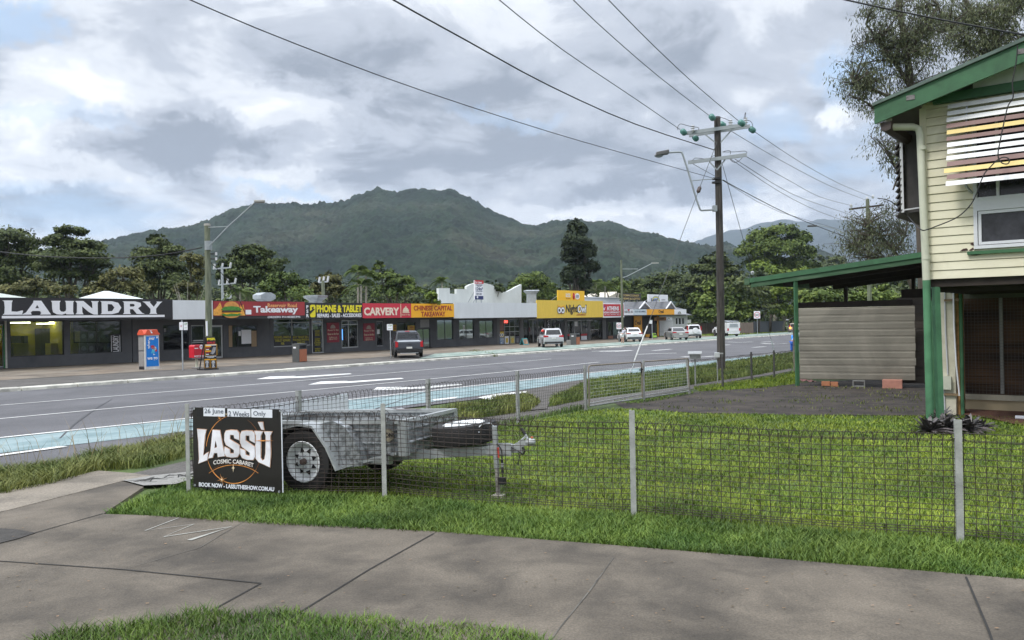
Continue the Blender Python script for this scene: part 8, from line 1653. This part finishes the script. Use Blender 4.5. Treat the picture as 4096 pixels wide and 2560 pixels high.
# ---------------- grass ----------------
def inpoly(X, Y, poly):
    c = np.zeros(len(X), bool); n = len(poly)
    for i in range(n):
        (x1, y1), (x2, y2) = poly[i], poly[i-1]; k = ((y1 > Y) != (y2 > Y)) & (X < (x2-x1)*(Y-y1)/(y2-y1+1e-12)+x1); c ^= k
    return c
def Gv(X, Y):
    s = DX*X+DY*Y; t = NX*X+NY*Y; a = np.maximum(0, np.minimum(s, 150)-5); nr = 1.65+.018*np.minimum(a, 23)+.006*np.maximum(0, a-23); fr_ = np.maximum(2.3, 2.45+.0063*(np.minimum(s, 150)-18)); w = np.clip((t-8)/26, 0, 1); w = w*w*(3-2*w)*.5+w*.5; return EYE-(nr*(1-w)+fr_*w)
def grass(name, pix, dens, h, w, m, seed, fall=None, lean=.5, holes=(), clumps=0, hvar=.5, thin=None):
    P = [tuple(gp(*p).xy) for p in pix]; HL = [[tuple(gp(*p).xy) for p in q] for q in holes]; rng = np.random.default_rng(seed); xs, ys = [p[0] for p in P], [p[1] for p in P]; A = (max(xs)-min(xs))*(max(ys)-min(ys)); n = int(min(A*dens, 1400000)); X = rng.uniform(min(xs), max(xs), n); Y = rng.uniform(min(ys), max(ys), n)
    k = inpoly(X, Y, P)
    for q in HL: k &= ~inpoly(X, Y, q)
    if fall: k &= rng.random(n) < np.clip((fall/np.maximum(np.hypot(X, Y), .1))**2, .03, 1)
    v = .5+.5*np.sin(X*1.7+np.sin(Y*2.3)*1.5)*np.sin(Y*1.9+np.sin(X*1.3)*2)
    if thin: k &= rng.random(n) < thin*v**2
    X, Y, v = X[k], Y[k], v[k]; n = len(X); D = np.hypot(X, Y); Z = Gv(X, Y); hh = h*(1-hvar/2+hvar*rng.random(n))*(.75+.5*v); ww = w*(.7+.6*rng.random(n))*np.maximum(1, D/(fall or 8)*.9); a = rng.uniform(0, 2*pi, n); ln = lean*hh*(rng.random(n)+.3); dx, dy = np.cos(a), np.sin(a); b = rng.uniform(0, 2*pi, n); px_, py_ = np.cos(b)*ww/2, np.sin(b)*ww/2
    V = np.zeros((n, 5, 3)); V[:, 0] = np.stack([X-px_, Y-py_, Z-.01], 1); V[:, 1] = np.stack([X+px_, Y+py_, Z-.01], 1); V[:, 2] = np.stack([X+px_*.8+dx*ln*.4, Y+py_*.8+dy*ln*.4, Z+hh*.6], 1); V[:, 3] = np.stack([X-px_*.8+dx*ln*.4, Y-py_*.8+dy*ln*.4, Z+hh*.6], 1); V[:, 4] = np.stack([X+dx*ln, Y+dy*ln, Z+hh*.92], 1)
    i = np.arange(n)*5; F1 = np.stack([i, i+1, i+2, i+3], 1); F2 = np.stack([i+3, i+2, i+4, i+4], 1)
    me = bpy.data.meshes.new(name); me.vertices.add(5*n); me.vertices.foreach_set('co', V.astype(np.float32).ravel()); Lp = np.concatenate([np.stack([i, i+1, i+2, i+3], 1), np.stack([i+3, i+2, i+4], 1)], 1).ravel().astype(np.int32)
    me.loops.add(len(Lp)); me.loops.foreach_set('vertex_index', Lp); st0 = np.arange(n)*7; ls = np.stack([st0, st0+4], 1).ravel().astype(np.int32); me.polygons.add(2*n); me.polygons.foreach_set('loop_start', ls); me.update(calc_edges=True); me.materials.append(m)
    o = bpy.data.objects.new(name, me); COL.objects.link(o); o['kind'] = 'stuff'; return n
def gm(n, a, b, c=None):
    return mat(n, a, .55, var=.2, scale=1.1, col2=b, thr=(.38, .62), island=.35, spec=.3, blot=(.45, .72, 1.12, .36, .58))
GL1 = gm('grass_lawn', (.115, .20, .020), (.215, .285, .032)); GL2 = gm('grass_verge', (.075, .15, .024), (.14, .22, .038)); GL4 = gm('grass_verge_mixed', (.075, .13, .022), (.16, .20, .045)); GL3 = gm('grass_weedy', (.09, .135, .028), (.17, .19, .05)); GDR = gm('grass_straw', (.28, .22, .10), (.36, .30, .15))
lawn = [(190, 490), (300, 466), (430, 441), (519, 424), (586, 411), (626, 409), (655, 411), (698, 414), (800, 416), (927, 417), (960, 417), (1100, 420), (1110, 600), (1024, 580), (960, 546), (634, 520), (386, 500)]
verge = [(106, 516), (150, 497), (190, 480), (190, 492), (386, 500), (634, 520), (960, 546), (1110, 560), (1110, 596), (1024, 584.5), (600, 548), (434, 536), (250, 527)]
grass('lawn_grass', lawn, 3200, .045, .0065, GL1, 1, fall=7, lean=1.0)
grass('verge_grass', verge, 7500, .062, .0065, GL2, 2, fall=7, lean=.9)
grass('near_grass', [(30, 650), (60, 640), (110, 634), (160, 627), (200, 617), (240, 621), (290, 617), (330, 625), (375, 622), (420, 631), (470, 629), (530, 640), (560, 655), (540, 900), (0, 900)], 7000, .075, .006, GL2, 3, fall=6, lean=.8)
grass('roadside_grass', [(-200, 505), (-200, 482), (0, 475), (60, 466), (120, 452), (186, 440), (189, 457), (150, 468), (100, 472), zq(560, 560), zq(300, 640), zq(0, 700)], 2400, .16, .009, GL3, 4, fall=9, lean=1.0)
grass('roadside_stalks', [(-100, 490), (0, 475), (60, 466), (120, 452), (186, 440), (189, 450), (100, 468), (0, 490)], 26, .62, .006, GDR, 5, fall=14, lean=.5)
grass('kerbside_grass', [(395, 424), (430, 417), (470, 407), (505, 399), (528, 398), (540, 405), (530, 412), (480, 419), (430, 426)], 900, .17, .016, GL3, 6, fall=15)
grass('kerbside_grass', [(549, 408), (552, 402), (568, 393), (592, 383), (640, 376), (690, 370), (740, 362), (791, 354), (797, 353), (797, 368), (791, 368.5), (740, 378), (686, 386), (640, 392), (591, 399)], 800, .18, .018, GL4, 7, fall=18)
grass('lawn_grass', [(700, 392), (692, 388), (740, 382), (791, 372.5), (797, 371), (800, 384), (760, 388.5)], 800, .07, .014, GL1, 8, fall=16)
grass('fence_line_grass', [(300, 466), (430, 440), (519, 423), (586, 410), (591, 406), (500, 425), (430, 437), (330, 451), (240, 468), (192, 482), (192, 492)], 1100, .10, .012, GL2, 9, fall=12)
grass('gate_grass', [(612, 402), (650, 398), (690, 391), (694, 394), (660, 401), (632, 405)], 500, .06, .014, GL2, 10, fall=16)
grass('yard_tufts', [(640, 407), (700, 393), (800, 386), (921, 390), (925, 413), (800, 413), (698, 411)], 260, .05, .016, GL3, 11, fall=16, thin=.5)
grass('footpath_weeds', [z3(530, 1100), z3(620, 1072), z3(760, 1108), z3(880, 1142), z3(840, 1145), z3(700, 1115)], 60, .22, .04, GL3, 12, fall=60)
grass('far_verge_grass', [z4(700, 885), z4(790, 880), z4(1230, 880), z4(1700, 868), z4(2300, 838), z4(2300, 850), z4(1700, 885), z4(1240, 905), z4(720, 915)], 14, .25, .10, GL1, 13, fall=90)
# fallen leaves and grit on the path
rr = random.Random(9); V = []; Fc = []
for i in range(260):
    px, py = rr.uniform(0, 1024), rr.uniform(520, 640)
    if py < 522+ (px-100)*.075: continue
    g = gp(px, py); s = rr.uniform(.004, .014); a = rr.uniform(0, 6); k = len(V); V += [(g.x+s*cos(a+q), g.y+s*.6*sin(a+q), g.z+.036+.003*rr.random()) for q in (0, 1.6, 3.1, 4.7)]; Fc.append((k, k+1, k+2, k+3))
o = np_mesh('path_litter', V, Fc, mat('dry_leaf', (.16, .11, .06), .9, var=.5, scale=3, island=.5)); o['kind'] = 'stuff'
